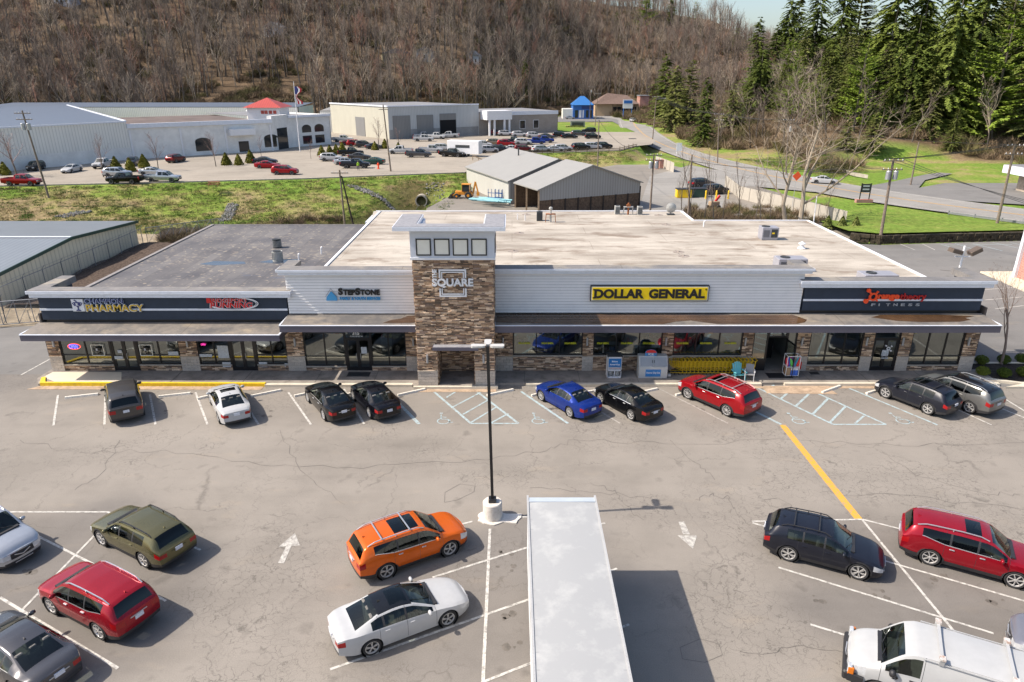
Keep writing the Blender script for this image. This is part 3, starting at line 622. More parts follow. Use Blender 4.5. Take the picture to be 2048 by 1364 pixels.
parapet(-14.55, -5.97, 4.22, 6.88, 7.22, 'lap'); parapet(-1.1, 18.75, 4.28, 6.98, 7.3, 'lap'); parapet(18.9, 30.5, 4.42, 6.05, 6.5, 'navy')
# returns of the parapets at their ends
mb = MB(); mb.box(-14.55, -14.3, WY + .31, 44.4, 4.9, 6.86); P_(mb, 'parapet_return', M['siding']); mb = MB(); mb.box(18.5, 18.74, WY + .31, 44.2, 4.9, 6.96); P_(mb, 'parapet_return', M['siding'])
mb = MB(); mb.box(-30.74, -30.5, WY + .31, 45.6, 4.3, 5.36); P_(mb, 'parapet_return', M['navy']); mb = MB(); mb.box(30.26, 30.49, WY + .31, 45.2, 4.85, 6.03); P_(mb, 'parapet_return', M['navy'])
for q in ((-31.15, -30.2, WY + .63, 45.7, 5.4, 5.82), (30.0, 30.9, WY + .63, 45.3, 6.07, 6.5), (-14.95, -14.1, WY + .63, 44.5, 6.9, 7.22), (18.3, 19.15, WY + .63, 44.3, 7.0, 7.3)): mb = MB(); mb.box(*q); P_(mb, 'cornice_return', M['cap'])
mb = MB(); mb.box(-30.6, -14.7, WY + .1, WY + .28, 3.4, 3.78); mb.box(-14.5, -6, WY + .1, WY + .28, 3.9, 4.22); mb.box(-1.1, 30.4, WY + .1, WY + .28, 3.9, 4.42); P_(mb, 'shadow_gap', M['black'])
# canopies
def canopy(x0, x1, zf, zb, drop, yf=40.45):
 mb = MB(); mb.add([(x0, yf, zf), (x1, yf, zf), (x1, WY + .1, zb), (x0, WY + .1, zb)], [(0, 1, 2, 3)]); P_(mb, 'canopy_top', M['canopy'])
 mb = MB(); mb.box(x0 - .04, x1 + .04, yf - .06, yf - .002, zf - drop, zf - .03); mb.box(x0 - .04, x0 - .002, yf, WY, zf - drop, zf - .03); mb.box(x1 + .002, x1 + .04, yf, WY, zf - drop, zf - .03)
 mb.add([(x0, yf, zf - drop + .05), (x1, yf, zf - drop + .05), (x1, WY, zf - drop + .05), (x0, WY, zf - drop + .05)], [(3, 2, 1, 0)]); P_(mb, 'canopy_fascia', M['fascia'])
 mb = MB(); mb.box(x0 - .06, x1 + .06, yf - .08, yf + .02, zf - .03, zf + .012); mb.box(x0 - .07, x0 + .03, yf + .03, WY, zf - .03, zf + .04); mb.box(x1 - .03, x1 + .07, yf + .03, WY, zf - .03, zf + .04); P_(mb, 'drip_edge', M['trim'])
canopy(-31.1, -14.75, 3.42, 3.58, .42); canopy(-14.6, -6.0, 4.05, 4.18, .45); canopy(-1.08, 30.75, 4.05, 4.2, .48)
# ponded rainwater on the canopy
def pond(pts, z, m, name='puddle'):
 mb = MB(); mb.poly([(x, y, z) for x, y in pts]); return P_(mb, name, M[m])
def cz(y): return 4.05 + (y - 40.45) / 1.95 * .15 + .009
def pond_c(pts, m):
 mb = MB(); n = len(pts); mb.poly([(x, y, cz(y)) for x, y in pts]); P_(mb, 'puddle', M[m])
pond_c([(-1, 40.9), (4, 40.6), (5.5, 40.62), (9.5, 40.6), (10.4, 41.0), (11.4, 41.2), (12.2, 40.9), (13, 40.65), (17.9, 40.62), (18.6, 40.9), (18.9, 41.3), (18.3, 42.1), (13, 42.1), (8, 42.2), (2, 42.25), (-1, 42.2)], 'puddle')
pond_c([(23.2, 41.7), (24.5, 41.15), (26, 40.95), (28.5, 41.0), (29.4, 41.3), (29.2, 41.6), (30.0, 41.9), (28, 42.1), (24, 42.1)], 'puddle')
pond_c([(-8.2, 40.8), (-7.4, 40.75), (-6.1, 40.85), (-6.1, 42.0), (-6.8, 41.9), (-7.1, 41.5), (-7.7, 41.3)], 'puddle')
for pts in ([(-25.6, 54.4), (-24.2, 54.0), (-21.8, 54.5), (-22.2, 55.2), (-24.8, 55.4)], [(-21, 55.0), (-19.2, 54.6), (-17.7, 55.1), (-17.9, 56), (-20.3, 55.7)]): pond(pts, 4.356, 'puddle2')
for pts in ([(1.5, 62.2), (2.5, 61.7), (4.6, 62), (5.6, 62.3), (4, 62.7), (2, 62.6)], [(2.4, 52.0), (4.2, 51.8), (4.0, 52.4)]): pond(pts, 4.806, 'stain')if 'stain' in M else None
M['stain'] = flat('dirt_stain', (.26, .22, .19), .8, 0, .4, 2)
# ledge-stone cladding, real stones
SR = random.Random(11)
SCOL = [(.21, .14, .095), (.13, .09, .065), (.32, .235, .165), (.09, .07, .055), (.42, .33, .25), (.26, .185, .13), (.17, .13, .11), (.36, .27, .19), (.5, .41, .32)]
def stones(mb, x0, x1, z0, z1, y, axis='front', hh=(.06, .1), ww=(.16, .55), dp=(.01, .055)):
 z = z0
 while z < z1 - .005:
  h = SR.uniform(*hh); h = min(h, z1 - z); x = x0
  while x < x1 - .005:
   w = SR.uniform(*ww); w = min(w, x1 - x); d = SR.uniform(*dp); c = SR.choice(SCOL); k = SR.uniform(.75, 1.25); c = tuple(q * k * m_ for q, m_ in zip(c, (1.42, 1.3, 1.18)))
   a, b_, g = x + .006, x + w - .006, .005
   if axis == 'front': q = [(a, y - d, z + g), (b_, y - d, z + g), (b_, y - d, z + h - g), (a, y - d, z + h - g), (a - .006, y, z), (b_ + .006, y, z), (b_ + .006, y, z + h), (a - .006, y, z + h)]
   elif axis == 'left': q = [(y - d, b_, z + g), (y - d, a, z + g), (y - d, a, z + h - g), (y - d, b_, z + h - g), (y, b_, z), (y, a, z), (y, a, z + h), (y, b_, z + h)]
   else: q = [(y + d, a, z + g), (y + d, b_, z + g), (y + d, b_, z + h - g), (y + d, a, z + h - g), (y, a, z), (y, b_, z), (y, b_, z + h), (y, a, z + h)]
   mb.add(q, [(0, 1, 2, 3), (4, 5, 1, 0), (1, 5, 6, 2), (2, 6, 7, 3), (4, 0, 3, 7)], 0, c); x += w
  z += h
def blocks(mb, x0, x1, z0, z1, y, axis='front'):
 z = z0; r = 0
 while z < z1 - .02:
  h = min(.2, z1 - z); x = x0 - (.2 if r % 2 else 0); r += 1
  while x < x1 - .01:
   a = max(x, x0); b_ = min(x + .42, x1); k = SR.uniform(.9, 1.1); c = (.5 * k, .435 * k, .37 * k); d = .06 + SR.uniform(0, .008); g = .006
   if b_ - a > .03:
    if axis == 'front': mb.box(a + g, b_ - g, y - d, y, z + g, z + h - g, 0, c)
    elif axis == 'left': mb.box(y - d, y, a + g, b_ - g, z + g, z + h - g, 0, c)
    else: mb.box(y, y + d, a + g, b_ - g, z + g, z + h - g, 0, c)
   x += .42
  z += h
FL = .165
def pier(x0, x1, top):
 mb = MB(); mb.box(x0, x1, WY - .06, WY + .3, FL, top, 1, (.05, .04, .04)); stones(mb, x0, x1, FL + 1.0, top, WY - .06); blocks(mb, x0 - .02, x1 + .02, FL, FL + 1.0, WY - .05); mb.box(x0 - .04, x1 + .04, WY - .13, WY, FL + 1.0, FL + 1.05, 0, (.46, .4, .33))
 P_(mb, 'stone_pier', [M['stone'], M['mortar']])
TL, TR = 3.2, 3.85
for a, b in [(-30.9, -30.1), (-22.15, -20.95), (-15.0, -13.85)]: pier(a, b, TL if a < -16 else TL)
for a, b in [(-7.05, -6.0), (-1.2, .05), (4.7, 5.4), (9.98, 10.7), (15.3, 16.0), (18.9, 19.75), (23.3, 24.0), (25.75, 26.5), (30.0, 30.9)]: pier(a, b, TR)
M['stone_flat'] = flat('brown_end_wall', (.12, .1, .09), .9, 0, .3, 4)
for q in ((-31.0, -30.9, 42.3, 50.4, 0, 4.2), (30.9, 31.0, 42.3, 50.4, 0, 4.6)): mb = MB(); mb.box(*q); P_(mb, 'end_wall', M['stone_flat'])
# shop interiors behind the glass
mb = MB()
for x0, x1 in ((-30.1, -21.6), (-21.4, -14.5), (-14.3, -6.3), (-1.1, 19.2), (19.4, 30.5)):
 mb.box(x0, x1, 42.45, 50, FL - .01, FL, 1); mb.box(x0, x1, 50, 50.1, FL, 3.3); mb.box(x0 - .08, x0, 42.45, 50, FL, 3.3); mb.box(x1, x1 + .08, 42.45, 50, FL, 3.3); mb.box(x0, x1, 42.45, 50, 3.3, 3.36, 1)
P_(mb, 'interior', [M['inner'], M['innerfloor']])
GC = [(.5, .1, .08), (.1, .2, .45), (.55, .45, .1), (.12, .35, .2), (.6, .6, .58), (.4, .25, .15), (.55, .3, .4), (.1, .1, .12)]
mb = MB()
for x0, x1 in ((-29.9, -27), (-25, -22.5), (-20.8, -19), (-16.8, -15.2), (-13, -11.5), (-9.2, -7.6), (.3, 15.1), (20, 23), (26.8, 29.8)):
 x = x0
 while x < x1 - .5:
  w = SR.uniform(.5, 1.3); y = SR.uniform(43.4, 46.5); h = SR.uniform(.7, 1.7); mb.box(x, x + w, y, y + .5, FL, FL + h, 0, (.28, .27, .26)); nx_ = x + w
  q = x + .04
  while q < x + w - .12:
   ww_ = SR.uniform(.08, .2); k = SR.choice(GC); mb.box(q, q + ww_, y + .05, y + .3, FL + h, FL + h + SR.uniform(.1, .35), 0, k); q += ww_ + .03
  x += w + SR.uniform(.2, .9)
P_(mb, 'shelving', M['vc'])
# glazing
def window(x0, x1, z0, z1, cols, zsplit, name='window', dark=False):
 y = WY + .03; fw = .055; mb = MB()
 mb.box(x0, x1, y - .06, y + .06, z0, z0 + .08); mb.box(x0, x1, y - .06, y + .06, z1 - .06, z1)
 mb.box(x0, x0 + .08, y - .06, y + .06, z0 + .08, z1 - .06); mb.box(x1 - .08, x1, y - .06, y + .06, z0 + .08, z1 - .06)
 for i in range(1, cols):
  x = x0 + (x1 - x0) * i / cols; mb.box(x - fw / 2 - .01, x + fw / 2 + .01, y - .055, y + .055, z0 + .08, z1 - .06)
 for zs in zsplit: mb.box(x0 + .08, x1 - .08, y - .05, y + .05, zs - fw / 2, zs + fw / 2)
 w = P_(mb, name, M['black'])
 mb = MB(); mb.quad((x0 + .04, y, z0 + .04), (x1 - .04, y, z0 + .04), (x1 - .04, y, z1), (x0 + .04, y, z1)); g = P_(mb, 'glass', M['glass'], parent=w); return w
def sill(x0, x1, z1):
 mb = MB(); mb.box(x0, x1, WY - .02, WY + .25, FL, z1 - .08, 1, (.05, .04, .04)); stones(mb, x0, x1, FL, z1 - .08, WY - .02); mb.box(x0, x1, WY - .1, WY + .1, z1 - .078, z1 - .003, 0, (.42, .37, .31)); P_(mb, 'stone_sill', [M['stone'], M['mortar']])
def door(x0, x1, z1, leafs=2, transom=None):
 y = WY + .03; mb = MB(); mb.box(x0, x0 + .07, y - .07, y + .07, FL, z1); mb.box(x1 - .07, x1, y - .07, y + .07, FL, z1)
 dt = FL + 2.25; mb.box(x0 + .07, x1 - .07, y - .07, y + .07, dt, dt + .12); mb.box(x0 + .07, x1 - .07, y - .07, y + .07, z1 - .05, z1); fr = P_(mb, 'door_frame', M['black'])
 mb = MB(); mb.quad((x0 + .05, y, dt), (x1 - .05, y, dt), (x1 - .05, y, z1), (x0 + .05, y, z1)); P_(mb, 'glass', M['glass'], parent=fr)
 w = (x1 - x0 - .14) / leafs
 for i in range(leafs):
  a = x0 + .07 + w * i; b = a + w; mb = MB(); mb.box(a, a + .11, y - .045, y + .045, FL, dt); mb.box(b - .11, b, y - .045, y + .045, FL, dt); mb.box(a + .11, b - .11, y - .045, y + .045, FL, FL + .28); mb.box(a + .11, b - .11, y - .045, y + .045, dt - .1, dt)
  d = P_(mb, 'door', M['black']); mb = MB(); mb.quad((a + .1, y, FL + .2), (b - .1, y, FL + .2), (b - .1, y, dt), (a + .1, y, dt)); P_(mb, 'glass', M['glass'], parent=d)
  hx = b - .14 if i == 0 else a + .14; mb = MB(); mb.tube((hx, y - .1, FL + .85), (hx, y - .1, FL + 1.25), .018); mb.tube((hx, y - .1, FL + .9), (hx, y - .03, FL + .9), .012); mb.tube((hx, y - .1, FL + 1.2), (hx, y - .03, FL + 1.2), .012); P_(mb, 'handle', M['steel'], parent=d)
S1 = .62
for x0, x1, c in ((-30.1, -26.75, 2), (-25.0, -22.15, 2), (-20.95, -18.8, 2), (-17.1, -15.0, 2)): window(x0, x1, S1, TL, c, (1.3,)); sill(x0, x1, S1)
for x0, x1, c in ((-13.85, -11.1, 2), (-9.4, -7.05, 2)): window(x0, x1, S1 - .12, 3.6, c, (1.18, 2.85)); sill(x0, x1, S1 - .12)
for x0, x1, c in ((.07, 4.7, 3), (5.4, 9.98, 3), (10.7, 15.3, 3)): window(x0, x1, 1.28, TR, c, (2.95,)); sill(x0, x1, 1.28)
for x0, x1, c in ((19.75, 23.3, 3), (26.5, 30.0, 3)): window(x0, x1, .6, TR, c, (1.22, 3.0)); sill(x0, x1, .6)
door(-26.75, -25.0, TL); door(-18.8, -17.1, TL); door(-11.1, -9.4, 3.6); door(24.0, 25.75, TR)
window(16.0, 17.0, FL + .75, TR, 1, (3.0,)); mb = MB(); mb.box(16.0, 17.0, WY - .03, WY + .1, FL, FL + .75); P_(mb, 'door_panel', M['black'])
window(18.25, 18.9, FL + .1, TR, 1, (3.0,))
window(17.0, 18.25, 2.55, TR, 1, (3.0,), 'transom'); mb = MB(); mb.box(17.0, 18.3, 43.6, 49.9, FL, 3.2);
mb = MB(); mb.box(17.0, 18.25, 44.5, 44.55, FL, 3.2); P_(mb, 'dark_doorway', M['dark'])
# open door leaf
mb = MB(); a = Vector((18.25, WY - .05, 0)); d = Vector((.12, -1, 0)).normalized(); b = a + d * 1.2
for s, e in ((a, a + d * .1), (b - d * .1, b)): mb.bar(s + Vector((0, 0, FL + 1.15)), e + Vector((0, 0, FL + 1.15)), .05, 2.25)
mb.bar(a + d * .1 + Vector((0, 0, FL + .15)), b - d * .1 + Vector((0, 0, FL + .15)), .05, .25); mb.bar(a + d * .1 + Vector((0, 0, FL + 2.22)), b - d * .1 + Vector((0, 0, FL + 2.22)), .05, .11)
dl = P_(mb, 'door', M['black']); mb = MB(); mb.quad(a + d * .1 + Vector((0, 0, FL + .25)), b - d * .1 + Vector((0, 0, FL + .25)), b - d * .1 + Vector((0, 0, FL + 2.2)), a + d * .1 + Vector((0, 0, FL + 2.2))); P_(mb, 'glass', M['glass'], parent=dl)
# tower
X0, X1, TY = -5.97, -1.12, 39.95
T = empty('stone_tower', (0, 0, 0)); T.parent = PL; T.location = (0, -42.3, 0)
def T_(mb, name, mats, parent=None): o = mb.build(name, mats); o.parent = parent or T; return o
mb = MB(); dx0, dx1, dz = -4.72, -2.35, 2.72
mb.box(X0 + .05, dx0, TY + .02, 43, .1, 8.4, 1); mb.box(dx1, X1 - .05, TY + .02, 43, .1, 8.4, 1); mb.box(dx0, dx1, TY + .02, 43, dz, 8.4, 1); mb.box(dx0, dx1, 42.2, 42.4, .1, dz, 1)
stones(mb, X0, dx0, 1.15, 8.42, TY); stones(mb, dx1, X1, 1.15, 8.42, TY); stones(mb, dx0, dx1, dz, 8.42, TY)
blocks(mb, X0 - .03, dx0, FL, 1.15, TY + .02); blocks(mb, dx1, X1 + .03, FL, 1.15, TY + .02); stones(mb, dx0, dx1, FL, dz, 42.2)
stones(mb, TY, 43, 1.15, 8.42, X0, 'left'); blocks(mb, TY, 42.2, FL, 1.15, X0 + .02, 'left'); stones(mb, TY, 43, 1.15, 8.42, X1, 'right'); blocks(mb, TY, 42.2, FL, 1.15, X1 - .02, 'right')
stones(mb, TY, 42.2, FL, dz, dx0, 'right'); stones(mb, TY, 42.2, FL, dz, dx1, 'left')
mb.box(X0 - .05, dx0 + .03, TY - .08, TY, 1.12, 1.17, 0, (.46, .4, .33)); mb.box(dx1 - .03, X1 + .05, TY - .08, TY, 1.12, 1.17, 0, (.46, .4, .33))
T_(mb, 'stone_shaft', [M['stone'], M['mortar']])
mb = MB(); mb.slab([(X0 - .08, TY - .12), (X1 + .08, TY - .12), (X1 + .08, 43.05), (X1 - .5, 43.05), (X1 - .5, TY + .05), (X0 + .5, TY + .05), (X0 + .5, 43.05), (X0 - .08, 43.05)], 8.42, 10.3); T_(mb, 'upper_wall', M['towerwhite'] if 'towerwhite' in M else M.setdefault('towerwhite', flat('pale_blue_grey_render', (.60, .63, .70), .6, 0, .04, 1)))
mb = MB(); mb.box(X0 - .12, X1 + .12, TY - .17, 43.1, 8.43, 8.56); T_(mb, 'base_trim', M['white'])
for (p0, p1) in ((833, 863), (869, 900), (906, 937), (943, 974)):
 a = on_wall(p0, 515, TY - .12).x; b = on_wall(p1, 515, TY - .12).x; mb = MB(); z0, z1 = 8.7, 9.72
 for q in ((a, b, z0, z0 + .07), (a, b, z1 - .07, z1), (a, a + .07, z0 + .07, z1 - .07), (b - .07, b, z0 + .07, z1 - .07)): mb.box(q[0], q[1], TY - .18, TY - .119, q[2], q[3])
 w = T_(mb, 'panel_frame', M['black']); mb = MB(); mb.box(a + .07, b - .07, TY - .15, TY - .119, z0 + .07, z1 - .07); T_(mb, 'cream_panel', M['cream'], w)
for s in (X1 + .085,):
 mb = MB(); mb.box(s, s + .04, TY + .3, TY + .9, 8.75, 9.65); mb.box(s, s + .04, TY + 1.3, TY + 1.9, 8.75, 9.65); T_(mb, 'panel_frame', M['black'])
c0, c1, cy0, cy1 = -6.92, -.38, 39.05, 43.0
mb = MB(); mb.slab([(c0, cy0), (c1, cy0), (c1, cy1), (c1 - 1.3, cy1), (c1 - 1.3, cy0 + .95), (c0 + 1.35, cy0 + .95), (c0 + 1.35, cy1), (c0, cy1)], 10.32, 10.56); T_(mb, 'cap_roof', M['trim'])
mb = MB(); mb.slab([(c0 + .06, cy0 + .06), (c1 - .06, cy0 + .06), (c1 - .06, cy1 - .06), (c1 - 1.24, cy1 - .06), (c1 - 1.24, cy0 + .89), (c0 + 1.29, cy0 + .89), (c0 + 1.29, cy1 - .06), (c0 + .06, cy1 - .06)], 10.562, 10.59); T_(mb, 'cap_covering', M['capgrey'] if 'capgrey' in M else M.setdefault('capgrey', flat('grey_cap_shingle', (.25, .25, .27), .85, 0, .15, 4, .01)))
mb = MB(); mb.box(-4.95, -2.1, TY - .55, TY + .02, 2.74, 2.95); mb.box(-4.9, -2.15, TY - .5, TY + .02, 2.952, 2.965, 1); T_(mb, 'door_awning', [M['fascia'], M['capgrey']])
# THE SQUARE logo
LG = empty('tower_sign'); LG.parent = T
sy = TY - .14
def strip(mb, x0, x1, z0, z1, y0=sy, y1=sy + .07): mb.box(x0, x1, y0, y1, z0, z1)
pA = on_wall(877, 539, sy); pB = on_wall(933.5, 594, sy); lx0, lx1, lz1, lz0 = pA.x, pB.x, pA.z, pB.z
tz1 = on_wall(900, 557, sy).z; tz0 = on_wall(900, 575.5, sy).z
for k, w in ((0, .1), (.145, .06)):
 mb = MB()
 a, b, c_, d_ = lx0 + k, lx1 - k, lz0 + k, lz1 - k
 strip(mb, a, b, d_ - w, d_); strip(mb, a, b, c_, c_ + w); strip(mb, a, a + w, tz1 + .03, d_ - w); strip(mb, b - w, b, tz1 + .03, d_ - w); strip(mb, a, a + w, c_ + w, tz0 - .05); strip(mb, b - w, b, c_ + w, tz0 - .05)
 T_(mb, 'square_outline', M['white'], LG)
mb = MB()
strip(mb, lx0 + .1, lx1 - .1, lz1 - .145, lz1 - .1, sy + .02); strip(mb, lx0 + .1, lx1 - .1, lz0 + .1, lz0 + .145, sy + .02); T_(mb, 'outline_backing', M['black'], LG)
q0 = on_wall(864.5, 577, sy); q1 = on_wall(947, 577, sy)
text_mesh('lettering', 'SQUARE', 1, M['white'], LG, (q0.x, sy + .02, tz0), width=q1.x - q0.x, height=tz1 - tz0, offset=.035, extrude=.05, spacing=.98)
q2 = on_wall(873.5, 557, sy); text_mesh('lettering', 'THE', 1, M['white'], LG, (q2.x, sy + .02, tz1 + .03), rot=(math.pi / 2, -math.pi / 2, 0), width=on_wall(870, 539, sy).z - tz1 - .03, height=.26, offset=.035, extrude=.05)
# wall lamps
def wall_lamp(x, z, y):
 mb = MB(); mb.tube((x, y - .11, z), (x, y - .11, z + .55), .07, n=12); mb.box(x - .04, x + .04, y - .06, y, z + .15, z + .4); P_(mb, 'wall_lamp', M['steel'], smooth=False)
for px in (374 / 3.413, 1283 / 3.413): wall_lamp(on_wall(px, 690, 42.2).x, 1.95, 42.2)
for px in (591, 827.5): wall_lamp(on_wall(px, 690, 42.2).x, 2.0, 42.2)
for px in (1006, 1174, 1331, 1489, 1602, 1731, 1803, 1934): wall_lamp(on_wall(px, 690, 42.2).x, 2.05, 42.2)
for px in (855, 967): wall_lamp(on_wall(px, 714, TY).x, 1.75, TY - .02)
# ---- signs on the parapets
def sign(name, lab=None): s = empty(name); s.parent = PL; s.location = (0, -42.3, 0); s['label'] = lab or name; return s
red = M['red_letter'] = flat('red_letter', (.62, .02, .02), .4, 0, .05); yel = M['yellow_face'] = flat('yellow_sign_face', (.85, .60, .005), .35, 0, .03)
gold = M['gold'] = flat('gold_letter', (.62, .4, .04), .4, 0, .06); navyl = M['navyl'] = flat('navy_letter', (.03, .04, .16), .4, 0, .05); blue = M['blue'] = flat('sky_blue_letter', (.06, .32, .62), .4, 0, .05)
org = M['orange_l'] = flat('orange_letter', (.85, .07, .01), .4, 0, .03); wht = M['white']; blk = M['black']; gry = M['greyl'] = flat('grey_letter', (.35, .37, .4), .4, 0, .05)
def txt(s, t, x0, x1, ytop, ybot, m, Y=42.25, off=.03, ext=.05, sh=0, name='lettering', sp=1.0):
 a = on_wall(x0, ybot, Y); b = on_wall(x1, ybot, Y); c_ = on_wall(x0, ytop, Y)
 o = text_mesh(name, t, 1, m, s, (a.x, Y - .0, a.z), width=b.x - a.x, height=c_.z - a.z, offset=off, extrude=ext, shear=sh, spacing=sp); return o
s = sign('shop_sign', 'yellow box sign reading DOLLAR GENERAL')
a = on_wall(1180, 602, 42.1); b = on_wall(1419.5, 571, 42.1)
mb = MB(); mb.bev(a.x, b.x, 42.06, 42.28, a.z, b.z, .01); P_(mb, 'sign_box', blk, parent=s)
mb = MB(); mb.box(a.x + .06, b.x - .06, 42.03, 42.058, a.z + .05, b.z - .05); P_(mb, 'sign_border', M['greyborder'] if 'greyborder' in M else M.setdefault('greyborder', flat('grey_border', (.6, .6, .55), .4, 0, .03)), parent=s)
mb = MB(); mx_ = (a.x + b.x) / 2
for x0, x1 in ((a.x + .12, mx_ - .01), (mx_ + .01, b.x - .12)): mb.bev(x0, x1, 42.0, 42.03, a.z + .11, b.z - .11, .02)
P_(mb, 'sign_face', yel, parent=s)
txt(s, 'DOLLAR', 1188, 1287.5, 578, 597, blk, 41.99, .05, .015); txt(s, 'GENERAL', 1297, 1409, 578, 597, blk, 41.99, .05, .015); txt(s, '®', 1410.5, 1414, 577, 581, blk, 41.99, .0, .01)
mb = MB()   # slab serifs of the D
dA = on_wall(1188, 597, 41.99); dB = on_wall(1188, 578, 41.99); mb.box(dA.x - .08, dA.x + .1, 41.975, 41.995, dA.z, dA.z + .09); mb.box(dA.x - .08, dA.x + .1, 41.975, 41.995, dB.z - .09, dB.z); P_(mb, 'lettering', blk, parent=s)
s = sign('shop_sign', 'StepStone lettering with a blue triangle')
for ch, x0, x1, yt in (('S', 677, 686, 576), ('TEP', 686.5, 711, 579), ('S', 711, 721, 576), ('TONE', 721, 760, 579)): txt(s, ch, x0, x1, yt, 590, blk, 42.2, .04)
txt(s, 'FAMILY & YOUTH SERVICES', 680, 761, 594, 600, blue, 42.2, .03)
a = on_wall(653, 601, 42.2); b = on_wall(672.5, 577, 42.2); w = b.x - a.x; h = b.z - a.z; mb = MB()
mb.prism([(a.x, a.z), (a.x + w, a.z), (a.x + w * .95, a.z + h * .3), (a.x + w * .56, a.z + h * .72), (a.x + w * .44, a.z + h * .72), (a.x + w * .05, a.z + h * .3)], 42.16, 42.26); P_(mb, 'emblem', blue, parent=s)
mb = MB(); mb.bar((a.x - .02, 42.15, a.z + h * .35), (a.x + w * .5, 42.15, a.z + h), .03, .04); mb.bar((a.x + w * .5, 42.15, a.z + h), (a.x + w + .02, 42.15, a.z + h * .35), .03, .04); P_(mb, 'emblem_outline', gry, parent=s)
s = sign('shop_sign', 'CHAMPION PHARMACY lettering beside a cup emblem')
def cup(s, cx, z0, h, Y, bg, fg, w=None, lett='R'):
 w = w or h * .92; mb = MB(); mb.box(cx - w / 2, cx + w / 2, Y, Y + .12, z0, z0 + h) if bg else None
 if bg: P_(mb, 'emblem_panel', bg, parent=s)
 mb = MB(); e = h * .9; b0 = z0 + h * .05; X = lambda u: cx + u * e * .5; Z = lambda v: b0 + v * e
 mb.prism([(X(-.42), Z(.0)), (X(.42), Z(0)), (X(.34), Z(.08)), (X(.08), Z(.14)), (X(.08), Z(.34)), (X(.45), Z(.52)), (X(.62), Z(.8)), (X(-.62), Z(.8)), (X(-.45), Z(.52)), (X(-.08), Z(.34)), (X(-.08), Z(.14)), (X(-.34), Z(.08))], Y - .03, Y - .002)
 for k in (-1, 1): mb.bar((X(k * .6), Y - .015, Z(.76)), (X(k * .86), Y - .015, Z(.72)), .03, .045 * h); mb.bar((X(k * .86), Y - .015, Z(.72)), (X(k * .48), Y - .015, Z(.46)), .03, .045 * h)
 mb.bar((X(.02), Y - .015, Z(.8)), (X(-.45), Y - .015, Z(1.02)), .03, .07 * h); P_(mb, 'cup_emblem', fg, parent=s)
 text_mesh('emblem_letter', lett, 1, wht, s, (cx - .11 * h, Y - .034, Z(.46)), width=.2 * h, height=.25 * h, offset=.02, extrude=.004)
a = on_wall(143, 622, 42.2); b = on_wall(171, 598, 42.2); cup(s, (a.x + b.x) / 2, a.z, b.z - a.z, 42.12, wht, navyl)
txt(s, 'CHAMPION', 170, 247, 597, 607.5, M['lav'] if 'lav' in M else M.setdefault('lav', flat('pale_blue_outline', (.42, .48, .62), .4, 0, .03)), 42.24, .05, .05); txt(s, 'CHAMPION', 171, 246, 598, 606.7, navyl, 42.18, -.012, .03)
txt(s, 'PHARMACY', 173, 290, 608, 623.5, wht, 42.24, .04, .05); txt(s, 'PHARMACY', 174, 288.5, 609, 622.8, gold, 42.18, .012, .03)
s = sign('shop_sign', 'red BRIDGEPORT RUNNING lettering in a white swoosh')
txt(s, 'BRIDGEPORT', 417, 496, 596.5, 604.5, wht, 42.24, .045, .05); txt(s, 'BRIDGEPORT', 417.5, 495.5, 597, 604, red, 42.18, .01, .03)
txt(s, 'RUNNING', 420, 507, 604, 616, wht, 42.24, .05, .05, .15); txt(s, 'RUNNING', 421, 506, 604.6, 615.6, red, 42.18, .02, .03, .15)
txt(s, 'B', 414, 424, 596, 606, red, 42.16, .08, .03)
c_ = on_wall(466, 607, 42.15); rx = on_wall(516, 607, 42.15).x - c_.x; mb = MB()
for rr, wd in ((1.0, .05), (.93, .035)):
 pts = [Vector((c_.x + rx * rr * math.cos(t), 42.15, c_.z + .42 * rr * math.sin(t) * (1 if t > -2 else 1))) for t in np.linspace(-2.6, 1.35, 26)]
 for p, q in zip(pts[:-1], pts[1:]): mb.bar(p, q, wd, .04, up=(0, 1, 0))
P_(mb, 'swoosh', wht, parent=s)
s = sign('shop_sign', 'red orangetheory FITNESS lettering with splash emblem')
txt(s, 'range', 1754, 1797, 589, 601.5, org, 42.2, .05); txt(s, 'theory', 1798, 1850, 586.5, 603, M['dkred'] if 'dkred' in M else M.setdefault('dkred', flat('dark_red_letter', (.42, .008, .01), .4, 0, .03)), 42.2, .015)
for i, ch in enumerate('FITNESS'): txt(s, ch, 1742 + i * 14.8, 1742 + i * 14.8 + (8 if ch != 'I' else 2), 607, 612, gry, 42.16, .02, .02)
c_ = on_wall(1746.5, 593.5, 42.12); mb = MB()
mb.lathe([(.16, -.05), (.27, -.05), (.27, .05), (.16, .05), (.16, -.05)], c_, 20, 0, 'y')
def disc(mb, c, r, n=14): mb.lathe([(0, -.05), (r, -.05), (r, .05), (0, .05)], c, n, 0, 'y')
for ax, az, r in ((-.36, .42, .13), (-.42, -.3, .15), (.24, .33, .06), (.28, -.26, .05)):
 disc(mb, c_ + Vector((ax, 0, az)), r); mb.bar(c_ + Vector((ax * .5, 0, az * .5)), c_ + Vector((ax, 0, az)), .08, .1)
P_(mb, 'splash_emblem', org, parent=s)
